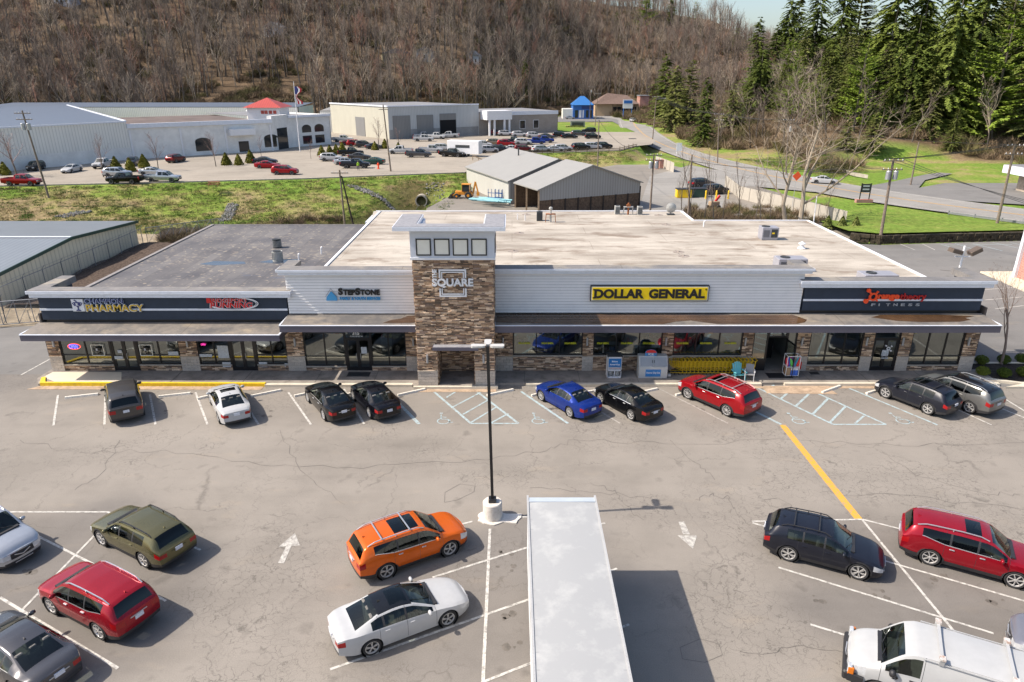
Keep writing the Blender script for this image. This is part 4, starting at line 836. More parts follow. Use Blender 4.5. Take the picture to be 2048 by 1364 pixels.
# glass graphics
def gtxt(t, x0, x1, ytop, ybot, m, Y=42.27, off=.02, nm='window_lettering'):
 a = on_wall(x0, ybot, Y); b = on_wall(x1, ybot, Y); c2 = on_wall(x0, ytop, Y); o = text_mesh(nm, t, 1, m, PL, (a.x, Y - 42.3, a.z), width=b.x - a.x, height=c2.z - a.z, offset=off, extrude=.003); return o
M['neon_b'] = flat('blue_neon', (.1, .1, .6), .4, 0, 0, emit=(.12, .12, 1), es=2.2); M['neon_r'] = flat('red_neon', (.6, .1, .1), .4, 0, 0, emit=(1, .12, .08), es=1.4); M['neon_p'] = flat('pink_neon', (.6, .05, .3), .4, 0, 0, emit=(1, .05, .4), es=1.2)
gtxt('OPEN', 139, 156, 689, 697, M['neon_b'], nm='open_sign')
c_ = on_wall(148, 693, 42.29); mb = MB(); pts = [c_ + Vector((.42 * math.cos(t), 0, .2 * math.sin(t))) for t in np.linspace(0, 2 * math.pi, 22)]
for p, q in zip(pts[:-1], pts[1:]): mb.bar(p, q, .02, .03)
P_(mb, 'open_sign_ring', M['neon_r'])
gtxt('OPEN', 402, 411, 687, 691, M['neon_p'], nm='open_sign')
gtxt('315', 705, 719, 663, 670, wht, off=.04)
gtxt('315 BRIDGEPORT AVE', 700, 726, 671.5, 674, wht, off=.01)
M['ygl'] = flat('yellow_window_letter', (.5, .5, .02), .5, 0, 0)
for px in (1037, 1083, 1129, 1194, 1242, 1286, 1353, 1400, 1449): gtxt('DOLLAR GENERAL', px, px + 24, 684.5, 688.5, M['ygl'], off=.06)
gs = sign('window_graphic', 'cup emblems on the pharmacy windows')
for cx_, in ((197,), (293,)):
 c_ = on_wall(cx_ + 1, 711, 42.22); mb = MB(); w = .42; h = .78
 for q in ((-w, w, 0, .04), (-w, w, h - .04, h), (-w, -w + .04, .04, h - .04), (w - .04, w, .04, h - .04)): mb.box(c_.x + q[0], c_.x + q[1], 42.2, 42.215, c_.z + q[2], c_.z + q[3])
 P_(mb, 'emblem_frame', M['cream'], parent=gs); cup(gs, c_.x, c_.z + .02, h * .92, 42.2, None, blk)
def paper(x0, x1, y0, y1, m='white'):
 a = on_wall(x0, y1, 42.26); b = on_wall(x1, y0, 42.26); mb = MB(); mb.box(a.x, b.x, 42.245, 42.26, a.z, b.z); P_(mb, 'window_notice', M[m])
M['paper'] = flat('paper_notice', (.5, .52, .54), .8, 0, .15, 9)
for q in ((437.5, 455, 691, 716), (400, 424, 708, 714), (445, 461, 724, 729), (446, 462, 731, 734), (518, 534, 724, 728), (518, 534, 730, 734), (236, 243, 700, 706), (337, 356, 703, 710), (230, 245, 712, 718), (723, 733, 694, 707), (570, 576, 727, 734), (1762, 1778, 700, 712), (1762, 1776, 715, 717)): paper(*q, 'paper')
gs = sign('window_graphic', 'white splash emblem on the gym door'); c_ = on_wall(1777, 697, 42.22); mb = MB(); mb.lathe([(.07, -.01), (.13, -.01), (.13, .01), (.07, .01)], c_, 16, 0, 'y')
for ax, az in ((-.2, .2), (-.2, -.2), (.17, .17), (.17, -.15)): disc(mb, c_ + Vector((ax, 0, az)), .05)
P_(mb, 'splash_emblem', wht, parent=gs)
# door mats
for x0, x1, y0, y1 in ((-10.95, -9.45, 41.25, 41.95), (16.9, 18.5, 41.0, 41.8), (19.9, 20.5, 41.6, 42.0)):
 mb = MB(); mb.bev(x0, x1, y0, y1, .167, .185, .01); o = mb.build('door_mat', M['plastic']); tag(o, {-10.95: 'black door mat in front of the door numbered 315', 16.9: 'dark door mat outside the open shop door by the carts', 19.9: 'small dark grate mat right of the shop door'}[x0], 'door mat', 'door mats on the sidewalk')
# roof equipment, each a thing of its own
RZ = 4.805
def hvac(px, py, w, d, h, lab, z=RZ):
 p = at(px, py, z); t = empty('rooftop_unit', (p.x, p.y, z), label=lab, cat='air conditioner', group='rooftop air units')
 mb = MB(); mb.bev(-w / 2, w / 2, -d / 2, d / 2, .12, h, .03); mb.box(-w / 2 + .05, w / 2 - .05, -d / 2 + .05, d / 2 - .05, 0, .118); mb.build('casing', M['ac2'], t)
 mb = MB()
 for i in range(9): mb.box(-w * .42, -w * .05, -d / 2 - .012, -d / 2 - .001, .3 + i * (h - .5) / 9, .3 + i * (h - .5) / 9 + .03)
 mb.box(w * .05, w * .42, -d / 2 - .014, -d / 2 - .001, .25, h - .15); mb.build('grille', M['ac_dark'], t)
 mb = MB(); mb.lathe([(0, .02), (.28, .02), (.3, .06), (.36, .06), (.36, 0)], (-w * .2, 0, h), 18); mb.build('fan', M['ac_dark'], t)
 mb = MB(); mb.box(w * .1, w * .25, -d / 2 - .02, -d / 2 - .0145, h * .5, h * .62); mb.build('label_plate', M['yellow_face'], t); return t
M['ac2'] = flat('grey_unit_casing', (.33, .33, .37), .45, .2, .08, 2)
hvac(1535, 478, 1.5, 1.1, 1.15, 'grey cube shaped rooftop unit near the rear right of the white roof'); hvac(1578, 540, 2.2, 1.2, 1.0, 'wide grey rooftop unit just behind the siding parapet'); hvac(1752, 566, 2.4, 1.3, .75, 'low pale rooftop unit behind the slate blue parapet on the right')
def cond(px, py, w, h, rnd, lab, z, dark=False):
 p = at(px, py, z); t = empty('condenser_unit', (p.x, p.y, z), label=lab, cat='condenser', group='rooftop condensers'); mb = MB()
 if rnd: mb.lathe([(0, h * .94), (w * .42, h * .95), (w * .5, h), (w * .5, h * .9), (w * .47, h * .88), (w * .47, .08), (w * .5, .08), (w * .5, 0), (0, 0)], (0, 0, 0), 22)
 else: mb.bev(-w / 2, w / 2, -w / 2, w / 2, 0, h, .03)
 mb.build('casing', M['ac_dark'] if dark else M['ac'], t)
 mb = MB()
 if rnd:
  for i in range(22): a = 2 * math.pi * i / 22; mb.bar((w * .485 * math.cos(a), w * .485 * math.sin(a), .1), (w * .485 * math.cos(a), w * .485 * math.sin(a), h * .88), .03, .03)
 else:
  for i in range(10): mb.box(-w * .42, w * .42, -w / 2 - .012, -w / 2 - .001, .1 + i * (h - .2) / 10, .1 + i * (h - .2) / 10 + .04)
 mb.build('louvres', M['ac'] if rnd else M['ac_dark'], t)
 mb = MB(); mb.lathe([(0, .02), (w * .36, .02), (w * .38, .035), (w * .38, .0)], (0, 0, h), 18); mb.build('fan_guard', M['ac_dark'], t)
cond(556, 521, .85, .8, True, 'round beige condenser nearer the camera on the dark roof', 4.35); cond(555, 495, .75, .75, True, 'round dark condenser behind the beige one on the dark roof', 4.35, True)
cond(1079, 441, .6, .95, False, 'dark square condenser beside the brown roof curb at the rear', RZ, True); cond(1234, 428, .55, .9, False, 'left one of the two beige condensers at the rear roof edge', RZ); cond(1279, 429, .55, .9, False, 'right one of the two beige condensers at the rear roof edge', RZ)
def vent(px, py, kind, z=RZ, lab='', g='roof vents'):
 p = at(px, py, z); mb = MB()
 if kind == 'pipe': mb.tube((0, 0, 0), (0, 0, .55), .06, n=8); mb.tube((0, 0, .55), (.12, 0, .62), .07, n=8)
 if kind == 'cap': mb.lathe([(0, .62), (.14, .56), (.3, .45), (.3, .4), (.16, .38), (.16, .2), (.34, .04), (.34, 0)], (0, 0, 0), 12)
 if kind == 'drain': mb.lathe([(0, .12), (.1, .1), (.14, .03), (.42, .012), (.5, 0)], (0, 0, 0), 14)
 if kind == 'dish': mb.lathe([(0, .0), (.3, .05), (.55, .18), (.55, .2), (.28, .07), (0, .03)], (0, 0, 0), 16, 0, 'y'); mb.M = None; mb.box(-.4, .4, -.1, .5, -.75, -.65, 1); mb.tube((0, .2, -.7), (0, .15, 0), .04, n=6, mi=1)
 o = mb.build('roof_vent' if kind != 'dish' else 'satellite_dish', [M['white'] if kind in ('cap', 'pipe') else (M['ac'] if kind == 'dish' else M['stain']), M['ac_dark']], loc=(p.x, p.y, z + (.75 if kind == 'dish' else 0))); tag(o, lab, 'roof vent' if kind != 'dish' else 'satellite dish', None if kind == 'dish' else g)
vent(598, 522, 'pipe', 4.35, 'thin white pipe right of the round condensers'); vent(643, 508, 'pipe', 4.35, 'short white pipe between the condensers and the white roof')
for i, q in enumerate(((1026, 502), (1357, 504), (1332, 449), (1053, 429), (1317, 430), (1038, 466), (1367, 512))): vent(*q, 'drain', RZ, ['roof drain near the tower, front left', 'roof drain right of centre of the white roof', 'roof drain at the rear centre', 'small drain at the rear left', 'small drain by the satellite dish', 'drain in the stain behind the tower', 'drain beside the right centre one'][i], 'roof drains')
vent(1603, 497, 'cap', RZ, 'white domed vent cap on the right of the white roof'); vent(1407, 454, 'pipe', RZ, 'slim white pipe near the rear step of the roof'); vent(1342, 430, 'dish', RZ, 'satellite dish standing at the rear edge of the white roof')
def curbframe(px, py, lab, red=False):
 p = at(px, py, RZ); t = empty('roof_stand', (p.x, p.y, RZ), label=lab, cat='roof stand'); mb = MB()
 for x in (-.45, .45):
  for y in (-.15, .15): mb.bar((x * 1.15, y, 0), (x, y, .8), .05, .05)
 mb.box(-.5, .5, -.18, .18, .78, .86); mb.build('frame', M['rust'] if not red else M['ac'], t)
 mb = MB(); mb.tube((0, 0, 0), (0, 0, 1.25), .1, n=8); mb.lathe([(0, .42), (.17, .35), (.19, .2), (.1, 0)], (0, 0, 1.15), 10) if not red else mb.box(-.2, .2, -.1, .1, .86, 1.1); mb.build('duct' if not red else 'pump_box', M['ac'] if not red else M['rust'], t)
curbframe(1101, 444, 'rusty pipe stand with a mushroom vent near the dark condenser'); curbframe(1256, 429, 'pipe stand with a rusty box between the two beige condensers', True)
for k, p in (('left', (1035, 439)), ('right', (1050, 441))):
 q = at(*p, RZ); mb = MB(); mb.tube((0, 0, 0), (0, 0, .6), .05, n=6); o = mb.build('vent_pipe', M['white'], loc=q); tag(o, k + ' one of two white pipes behind the tower cap', 'vent pipe', 'pair of white pipes')
# flood light pole on the right end
q = at(1972, 556, 6.5); q = Vector((30.7, 45.5, 0)); t = empty('flood_light', (q.x, q.y, 4.8), label='white mast with two brown flood lights above the right end of the plaza', cat='flood light')
mb = MB(); mb.tube((0, 0, 0), (0, 0, 3.15), .07, n=8); mb.tube((-.5, 0, 2.4), (.5, 0, 2.4), .04, n=6); mb.tube((-.5, 0, 2.4), (-.5, 0, 2.65), .04, n=6); mb.tube((.5, 0, 2.4), (.5, 0, 2.65), .04, n=6); mb.build('mast', M['white'], t)
for sx, rr in ((-.55, .25), (.75, -.5)):
 mb = MB(); mb.M = Matrix.Translation((sx, 0, 2.8)) @ Matrix.Rotation(rr, 4, 'Y'); mb.bev(-.38, .38, -.3, .3, -.14, .14, .03); mb.build('lamp_head', M['bronze'] if 'bronze' in M else M.setdefault('bronze', flat('bronze_lamp', (.12, .09, .07), .5, .2, .1)), t)
# ---------------------------------------------------------------- cars
def pl(tab, u, sm=.012):
 xs = [t[0] for t in tab]; ys = [t[1] for t in tab]
 return (np.interp(u - sm, xs, ys) + 2 * np.interp(u, xs, ys) + np.interp(u + sm, xs, ys)) / 4
SED = dict(L=4.88, W=1.84, H=1.44, wf=.195, wr=.775, wr_=.335, gc=.17, sm=.012,
 zt=[(0, .60), (.03, .74), (.1, .83), (.2, .91), (.27, .97), (.36, 1.19), (.45, 1.39), (.52, 1.44), (.6, 1.44), (.7, 1.38), (.8, 1.20), (.88, 1.06), (.95, 1.06), (.985, 1.02), (1, .95)],
 zs=[(0, .55), (.04, .66), (.12, .76), (.27, .90), (.5, .93), (.8, .98), (.95, .98), (1, .88)],
 ws=[(0, .60), (.03, .74), (.07, .83), (.14, .895), (.3, .91), (.7, .915), (.88, .88), (.96, .80), (1, .70)],
 wt=[(0, .50), (.05, .66), (.12, .74), (.27, .73), (.45, .60), (.55, .57), (.7, .57), (.85, .66), (.95, .68), (1, .58)],
 zb=[(0, .24), (.1, .19), (.9, .20), (1, .32)], ws_u=(.275, .45), rw_u=(.70, .87), side=[(.305, .50), (.515, .665), (.68, .76)], sun=None, clad=.0)
SUV = dict(SED, L=4.65, W=1.86, H=1.68, wf=.19, wr=.775, wr_=.375, gc=.2, sm=.011,
 zt=[(0, .80), (.02, .94), (.08, 1.04), (.2, 1.12), (.235, 1.15), (.31, 1.42), (.375, 1.64), (.43, 1.71), (.6, 1.73), (.82, 1.69), (.92, 1.62), (.945, 1.54), (.985, 1.17), (1, 1.08)],
 zs=[(0, .74), (.04, .88), (.12, .98), (.25, 1.04), (.5, 1.06), (.7, 1.1), (.86, 1.3), (.93, 1.22), (1, 1.04)],
 ws=[(0, .68), (.02, .80), (.05, .87), (.10, .91), (.3, .918), (.75, .925), (.92, .905), (.98, .86), (1, .82)],
 wt=[(0, .60), (.05, .76), (.12, .82), (.235, .80), (.40, .70), (.55, .69), (.8, .68), (.94, .66), (.985, .77), (1, .74)],
 zb=[(0, .28), (.1, .23), (.9, .24), (1, .38)], ws_u=(.24, .39), rw_u=(.938, .984), side=[(.275, .465), (.48, .655), (.67, .865)], rails=True, clad=.22)
WAG = dict(SUV, L=4.62, H=1.60, zt=[(0, .68), (.03, .82), (.1, .93), (.2, 1.0), (.26, 1.04), (.34, 1.27), (.42, 1.50), (.48, 1.58), (.6, 1.60), (.8, 1.56), (.89, 1.50), (.93, 1.40), (.97, 1.10), (1, .98)],
 zs=[(0, .62), (.04, .74), (.12, .84), (.26, .97), (.5, 1.0), (.8, 1.06), (.95, 1.08), (1, .94)], ws_u=(.265, .43), rw_u=(.90, .968), side=[(.295, .485), (.50, .665), (.68, .81)])
BIG = dict(SUV, L=4.93, W=1.93, H=1.73)
PICK = dict(SED, L=5.75, W=1.98, H=1.88, wf=.175, wr=.77, wr_=.39, gc=.3, sm=.006,
 zt=[(0, .95), (.02, 1.05), (.1, 1.12), (.215, 1.16), (.22, 1.18), (.30, 1.62), (.34, 1.82), (.40, 1.88), (.56, 1.88), (.605, 1.80), (.625, 1.25), (.632, .85), (.975, .85), (.982, 1.22), (1, 1.22)],
 zs=[(0, .9), (.05, 1.0), (.2, 1.1), (.6, 1.14), (.63, 1.22), (1, 1.22)], ws=[(0, .80), (.03, .90), (.08, .96), (.5, .985), (1, .97)],
 wt=[(0, .74), (.05, .84), (.2, .84), (.33, .70), (.58, .70), (.62, .88), (.632, .90), (1, .90)], zb=[(0, .45), (.1, .36), (.9, .4), (1, .5)], ws_u=(.225, .33), rw_u=(.6, .622), side=[(.25, .42), (.435, .56)], rails=False, clad=0)
VAN = dict(SED, L=5.7, W=2.01, H=2.12, wf=.16, wr=.77, wr_=.37, gc=.3, sm=.008,
 zt=[(0, .95), (.02, 1.12), (.08, 1.24), (.135, 1.30), (.15, 1.34), (.20, 1.66), (.245, 1.93), (.30, 2.08), (.4, 2.12), (.96, 2.10), (.99, 2.02), (1, 1.9)],
 zs=[(0, .86), (.04, 1.02), (.14, 1.20), (.3, 1.26), (.9, 1.26), (1, 1.2)], ws=[(0, .74), (.03, .88), (.08, .96), (.2, 1.0), (.95, 1.0), (1, .95)],
 wt=[(0, .64), (.05, .80), (.14, .86), (.24, .82), (.4, .80), (.97, .80), (1, .78)], zb=[(0, .42), (.08, .34), (.92, .38), (1, .5)], ws_u=(.15, .25), rw_u=(.997, .999), side=[(.17, .335)], rails=False, clad=0)
CARMAT = {}
def lamp_mats():
 M['lamp_f'] = flat('headlamp_glass', (.55, .57, .6), .08, .3, .15, 9); M['lamp_r'] = flat('tail_lamp_red', (.30, .006, .008), .12, 0, .1, 5); M['plate'] = flat('number_plate', (.6, .62, .68), .4, 0, .3, 25)
 M['amber'] = flat('amber_lens', (.6, .16, .01), .15, 0, .05); M['rim'] = flat('alloy_rim', (.5, .5, .52), .28, .8, .05); M['rimdark'] = flat('rim_recess', (.03, .03, .033), .6, .2, .1); M['under'] = flat('underbody', (.01, .01, .01), .9, 0, 0)
 M['silverbar'] = flat('satin_silver', (.6, .61, .63), .3, .7, .04)
lamp_mats()
WCACHE = {}
def wheel_meshes(r, style, det):
 key = (round(r, 2), style, det)
 if key in WCACHE: return WCACHE[key]
 n = 28 if det else 12; t = .215; mb = MB(); ri = r * .73
 mb.lathe([(ri, -t / 2 + .02), (r * .9, -t / 2), (r * .98, -t / 2 + .02), (r, -t / 2 + .05), (r, t / 2 - .05), (r * .98, t / 2 - .02), (r * .9, t / 2), (ri, t / 2 - .02)], (0, 0, 0), n, 0, 'y'); tyre = mb
 mb = MB(); mb.lathe([(ri * .88, t / 2 - .06), (ri * .95, t / 2 - .012), (ri * 1.01, t / 2 - .012), (ri * 1.01, t / 2 - .03)], (0, 0, 0), n, 0, 'y'); mb.lathe([(0, t / 2 - .075), (ri * .95, t / 2 - .075)], (0, 0, 0), n, 1, 'y')
 if det:
  k = {'five': 5, 'ten': 10, 'star': 6, 'van': 0, 'seven': 7}[style]
  for i in range(k):
   a = 2 * math.pi * i / k + .3
   if style in ('five', 'star'):
    for da in (-.13, .13): mb.bar((math.cos(a) * ri * .15, t / 2 - .03, math.sin(a) * ri * .15), (math.cos(a + da) * ri * .95, t / 2 - .03, math.sin(a + da) * ri * .95), ri * .085, .035, up=(0, 1, 0))
   else: mb.bar((math.cos(a) * ri * .15, t / 2 - .03, math.sin(a) * ri * .15), (math.cos(a) * ri * .95, t / 2 - .03, math.sin(a) * ri * .95), ri * (.07 if k > 7 else .12), .035, up=(0, 1, 0))
  mb.lathe([(0, t / 2 - .005), (ri * .17, t / 2 - .01), (ri * .2, t / 2 - .05)], (0, 0, 0), 12, 0, 'y')
  if style == 'van': mb.lathe([(ri * .3, t / 2 - .02), (ri * .85, t / 2 - .045)], (0, 0, 0), 18, 0, 'y')
 WCACHE[key] = (tyre, mb); return WCACHE[key]
def mk_wheel(car, x, y, r, style, det, sd, rim=None, dark=None):
 ty, rm = wheel_meshes(r, style, det)
 key = ('o', round(r, 2), style, det, id(rim))
 if key not in WCACHE:
  a = ty.build('wheel', M['rubber'], smooth=False); autosmooth(a, 40); b = rm.build('rim', [rim or M['rim'], dark or M['rimdark']]); autosmooth(b, 30); b.parent = a; WCACHE[key] = (a, b); a.parent = car; w = a
 else:
  a, b = WCACHE[key]; w = a.copy(); COL.objects.link(w); w.parent = car; q = b.copy(); COL.objects.link(q); q.parent = w
 w.location = (x, y, r); w.rotation_euler = (0, 0, 0 if sd > 0 else math.pi); return w
def car(kind, body, name='car', det=True, trim=None, rails=None, rack=False, sunroof=None, style='five', rim=None, privacy=False, chrome=False, roofmat=None, plate=True, rust=False, light=False, scale=1):
 S = kind; L, W = S['L'], S['W']; hw = W / 2; sm = S['sm']
 base = empty(name)
 su = set(np.round(np.linspace(0, 1, 62 if det else 26), 4).tolist())
 brk = list(S['ws_u']) + list(S['rw_u']) + [x for s in S['side'] for x in s] + [.015, .03, .985, .97]
 if roofmat: brk += [S['ws_u'][1] + .005, S['rw_u'][0] - .01]
 seams = [(S['side'][0][0] - .02), (S['side'][0][1] + S['side'][1][0]) / 2 if len(S['side']) > 1 else S['side'][0][1] + .01]
 if len(S['side']) > 2: seams.append(min(S['side'][1][1] + .045, S['wr'] - .02) + .0)
 if kind is PICK: seams.append(.62)
 us = sorted(u for u in su if all(abs(u - b) > .006 for b in brk)) + brk
 if det:
  us = [u for u in us if all(abs(u - s) > .004 for s in seams)]
  for s in seams: us += [s - .0013, s + .0013]
 us = np.array(sorted(set(us)))
 if sunroof: us = np.array(sorted(set([u for u in us if all(abs(u - b) > .004 for b in sunroof)] + list(sunroof))))
 zt = pl(S['zt'], us, sm); zs = pl(S['zs'], us, .02); ws = pl(S['ws'], us, .014) * hw / .92; wt = pl(S['wt'], us, .014) * hw / .92; zb = pl(S['zb'], us, .02)
 x = (.5 - us) * L
 if kind is PICK or kind is VAN: ws = pl(S['ws'], us, .014); wt = pl(S['wt'], us, .014)
 nside = 11 if det else 6; tside = np.linspace(0, 1, nside)
 tg = np.array([.04, .10, .3, .5, .7, .87, .95]) if det else np.array([.1, .5, .88])
 tt = np.array([1.0, .9, .72, .5, .25, 0]) if det else np.array([1, .88, .5, 0])
 rows = []
 ng = len(tg); nt = len(tt)
 for i in range(len(us)):
  pts = []
  for t in tside:
   y = ws[i] * (1 - .055 * (1 - t) ** 2 - .028 * max(0, t - .6) ** 2 / .16 + .012 * math.sin(t * math.pi)); z = zb[i] + (zs[i] - zb[i]) * t; pts.append((y, z))
  y0, z0 = pts[-1]; cr = min(.05, abs(zt[i] - zs[i]) * .5) if zt[i] > zs[i] else 0
  if kind is PICK and .625 < us[i] < .98: cr = 0
  y1, z1 = min(wt[i], y0 - .02), zt[i] - cr
  for t in tg: pts.append((y0 + (y1 - y0) * t + .03 * math.sin(t * math.pi) * (1 if zt[i] - zs[i] > .2 else .2), z0 + (z1 - z0) * t))
  for t in tt: pts.append((y1 * t, z1 + (zt[i] - z1) * (1 - t ** 2.4)))
  rows.append(pts)
 P = np.array(rows)                                   # station, row, (y,z)
 nr = P.shape[1]; ns = len(us)
 X = np.repeat(x[:, None], nr, 1).copy()
 # bow the nose and tail in plan
 Rw = S['wr_']; Ra = Rw + .055
 wx = [(.5 - S['wf']) * L, (.5 - S['wr']) * L]
 dead = np.zeros((ns, nr), bool); snap = np.zeros((ns, nr), bool)
 for cx in wx:
  dx = X - cx; dz = P[:, :, 1] - Rw; d = np.hypot(dx, dz); side = np.zeros_like(dead); side[:, :nside] = True
  band = .13 if det else .2
  dd = (d < Ra - band) & side; sn = (d < Ra) & side & ~dd
  dead |= dd; snap |= sn
  k = np.where(sn, Ra / np.maximum(d, 1e-6), 1)
  X = np.where(sn, cx + dx * k, X); P[:, :, 1] = np.where(sn, np.maximum(Rw + dz * k, P[:, :, 1] * 0 + .05), P[:, :, 1])
 parts = {}
 def put(key, quad, mi=0): parts.setdefault(key, []).append((quad, mi))
 def V(i, j, s): return (X[i, j], s * P[i, j, 0], P[i, j, 1])
 gl0 = nside;
 for i in range(ns - 1):
  um = (us[i] + us[i + 1]) / 2; seam = det and any(abs(um - s) < .0012 for s in seams)
  for j in range(nr - 1):
   if dead[i, j] or dead[i + 1, j] or dead[i, j + 1] or dead[i + 1, j + 1]: continue
   if snap[i, j] and snap[i + 1, j] and snap[i, j + 1] and snap[i + 1, j + 1]: continue
   key = 'body'; mi = 0
   tm = (tside[j] + tside[j + 1]) / 2 if j < nside - 1 else None
   if j < nside - 1:
    if seam and tm > .12: mi = 1
    elif tm < S['clad']: mi = 1
    if um < .075 and .62 < tm < .97 and det: key = 'headlight'
    if um > .955 and .60 < tm < .95: key = 'taillight'
    if kind is PICK and um > .985 and tm > .3: key = 'taillight'
   elif j < nside + ng:
    jg = j - nside     # face between row j and j+1
    if jg >= (1 if det else 0) and j < nside + ng - 2 + (0 if det else 1):
     for w, (a, b) in enumerate(S['side']):
      if a <= um <= b and zt[i] - zs[i] > .08: key = ('window', w)
     if det and key == 'body' and S['side'][0][0] < um < S['side'][-1][1]: mi = 1
    if chrome and det and jg == 0 and S['side'][0][0] < um < S['side'][-1][1]: mi = 2
    if seam and jg >= -1: mi = 1
   else:
    jt = j - nside - ng
    if S['ws_u'][0] <= um <= S['ws_u'][1] and jt >= 1: key = 'windshield'
    elif S['rw_u'][0] <= um <= S['rw_u'][1] and jt >= 1: key = 'rear_window'
    elif sunroof and sunroof[0] <= um <= sunroof[1] and jt >= 2: key = 'sunroof'
    elif roofmat and S['ws_u'][1] < um < S['rw_u'][0]: mi = 3
    if kind is PICK and .628 < um < .98: mi = 1
   for s in (1, -1):
    q = [V(i, j, s), V(i + 1, j, s), V(i + 1, j + 1, s), V(i, j + 1, s)]
    if s > 0: q.reverse()
    k2 = key
    if isinstance(key, tuple): k2 = ('window', key[1], s)
    elif key in ('headlight', 'taillight'): k2 = (key, s)
    put(k2, q, mi)
 # end caps
 na = 8 if det else 4
 for end, i, sgn in ((0, 0, 1), (1, ns - 1, -1)):
  bul = .09 if end == 0 else .06
  fr = np.linspace(-1, 1, na * 2 + 1)
  for j in range(nr - 1):
   if j >= nside - 1 and kind is not VAN and j < nr - 1 and abs(P[i, j, 1] - P[i, j + 1, 1]) < 1e-4: pass
   for k in range(na * 2):
    def pt(jj, f):
     y, z = P[i, jj]; vb = 1 - ((z - zb[i]) / max(.1, zt[i] - zb[i]) - .35) ** 2 * .9
     return (X[i, jj] + sgn * bul * (1 - abs(f) ** 2.2) * vb * (1 if y > .05 else y / .05), f * y, z)
    q = [pt(j, fr[k]), pt(j, fr[k + 1]), pt(j + 1, fr[k + 1]), pt(j + 1, fr[k])]
    if end: q.reverse()
    fm = (fr[k] + fr[k + 1]) / 2; tm = (tside[j] + tside[j + 1]) / 2 if j < nside - 1 else 2
    key = 'body'; mi = 0
    if end == 0:
     if .62 < tm < .97 and abs(fm) > .62: key = ('headlight', 1 if fm > 0 else -1)
     elif .5 < tm < .97 and abs(fm) < .6: key = 'grille'
     elif tm < .32: mi = 1
     elif kind is VAN and tm > 1: mi = 0
    else:
     if .60 < tm < .95 and abs(fm) > .62 and kind is not PICK: key = ('taillight', 1 if fm > 0 else -1)
     elif tm < .25: mi = 1
    put(key, q, mi)
 mats = [body, trim or M['plastic'], M['silverbar'], roofmat or body]
 for key, fs in parts.items():
  nm = key[0] if isinstance(key, tuple) else key
  vm = {}; vv = []; ff = []; mm = []
  for q, mi in fs:
   idx = []
   for p in q:
    kk = (round(p[0], 4), round(p[1], 4), round(p[2], 4))
    if kk not in vm: vm[kk] = len(vv); vv.append(p)
    if vm[kk] not in idx: idx.append(vm[kk])
   if len(idx) > 2: ff.append(idx); mm.append(mi)
  mb = MB(); mb.v = vv; mb.f = ff; mb.m = mm; mb.c = [None] * len(ff)
  glass = M['carglass_dark'] if (privacy and ((nm == 'window' and key[1] > 0) or nm == 'rear_window')) else M['carglass']
  mt = {'body': mats, 'window': glass, 'windshield': M['carglass'], 'rear_window': glass, 'sunroof': M['carglass_dark'], 'headlight': M['lamp_f'], 'taillight': M['lamp_r'], 'grille': M['plastic']}[nm]
  o = mb.build(nm, mt, base); autosmooth(o, 38)
 # wheel wells and floor
 mb = MB(); yb = hw * .80
 mb.box(-L * .44, L * .44, -yb, yb, S['gc'] + .03, S['gc'] + .14)
 for cx in wx:
  for s in (1, -1):
   mb.lathe([(Ra + .01, -.02), (Ra + .01, .28), (0, .28)] if s < 0 else [(Ra + .01, .02), (Ra + .01, -.28), (0, -.28)], (cx, s * (hw * .955), Rw), 20 if det else 10, 0, 'y')
 mb.build('underbody', M['under'], base)
 if det:
  # cabin: seats and dashboard seen through the glass
  mb = MB(); a, b = S['ws_u'][0], S['rw_u'][0]; x0 = (.5 - a) * L - .1; zc = pl(S['zs'], np.array([.5]), .01)[0]
  mb.bev(x0 - .45, x0 - .1, -hw * .72, hw * .72, zc - .25, zc - .05, .05)
  sx = [(.5 - a) * L - L * .21, (.5 - a) * L - L * .40]
  if kind is PICK: sx[1] = sx[0] - .85
  for q, xx in enumerate(sx):
   if kind is VAN and q: break
   for yy in ((-.38, .38) if q == 0 else (-.42, 0, .42)):
    mb.bev(xx - .25, xx + .25, yy - .2, yy + .2, .45, .6, .04); mb.bev(xx - .38, xx - .22, yy - .21, yy + .21, .5, zc + .22, .05); mb.bev(xx - .38, xx - .27, yy - .12, yy + .12, zc + .22, zc + .38, .03)
  mb.box(-L * .3, x0 - .5, -hw * .75, hw * .75, .36, .42) if kind is not VAN else mb.box(L * .05, x0, -hw * .8, hw * .8, .5, .56)
  mb.build('seats', M['seat'], base)
  if S['clad'] > .1:
   for s in (1, -1):
    for cx in wx:
     mb = MB(); N = 20;
     for q in range(N):
      a0 = -.06 + (math.pi + .12) * q / N; a1 = -.06 + (math.pi + .12) * (q + 1) / N
      y = s * (hw * .985 + .012); r0, r1 = Ra - .006, Ra + .05
      p = lambda a_, r_, yy: (cx + r_ * math.cos(a_), yy, max(Rw + r_ * math.sin(a_), .2))
      mb.add([p(a0, r0, y), p(a1, r0, y), p(a1, r1, y - s * .012), p(a0, r1, y - s * .012), p(a0, r0, y - s * .08), p(a1, r0, y - s * .08), p(a1, r1, y - s * .06), p(a0, r1, y - s * .06)], [(0, 1, 2, 3), (0, 4, 5, 1), (3, 2, 6, 7)])
     mb.build('arch_trim', trim or M['plastic'], base)
  # mirrors, handles, wipers, fin
  um = S['side'][0][0] + .035; mz = float(pl(S['zs'], np.array([um]), .01)[0]) + .1; my = float(pl(S['ws'], np.array([um]), .01)[0]) * (hw / .92 if kind not in (PICK, VAN) else 1)
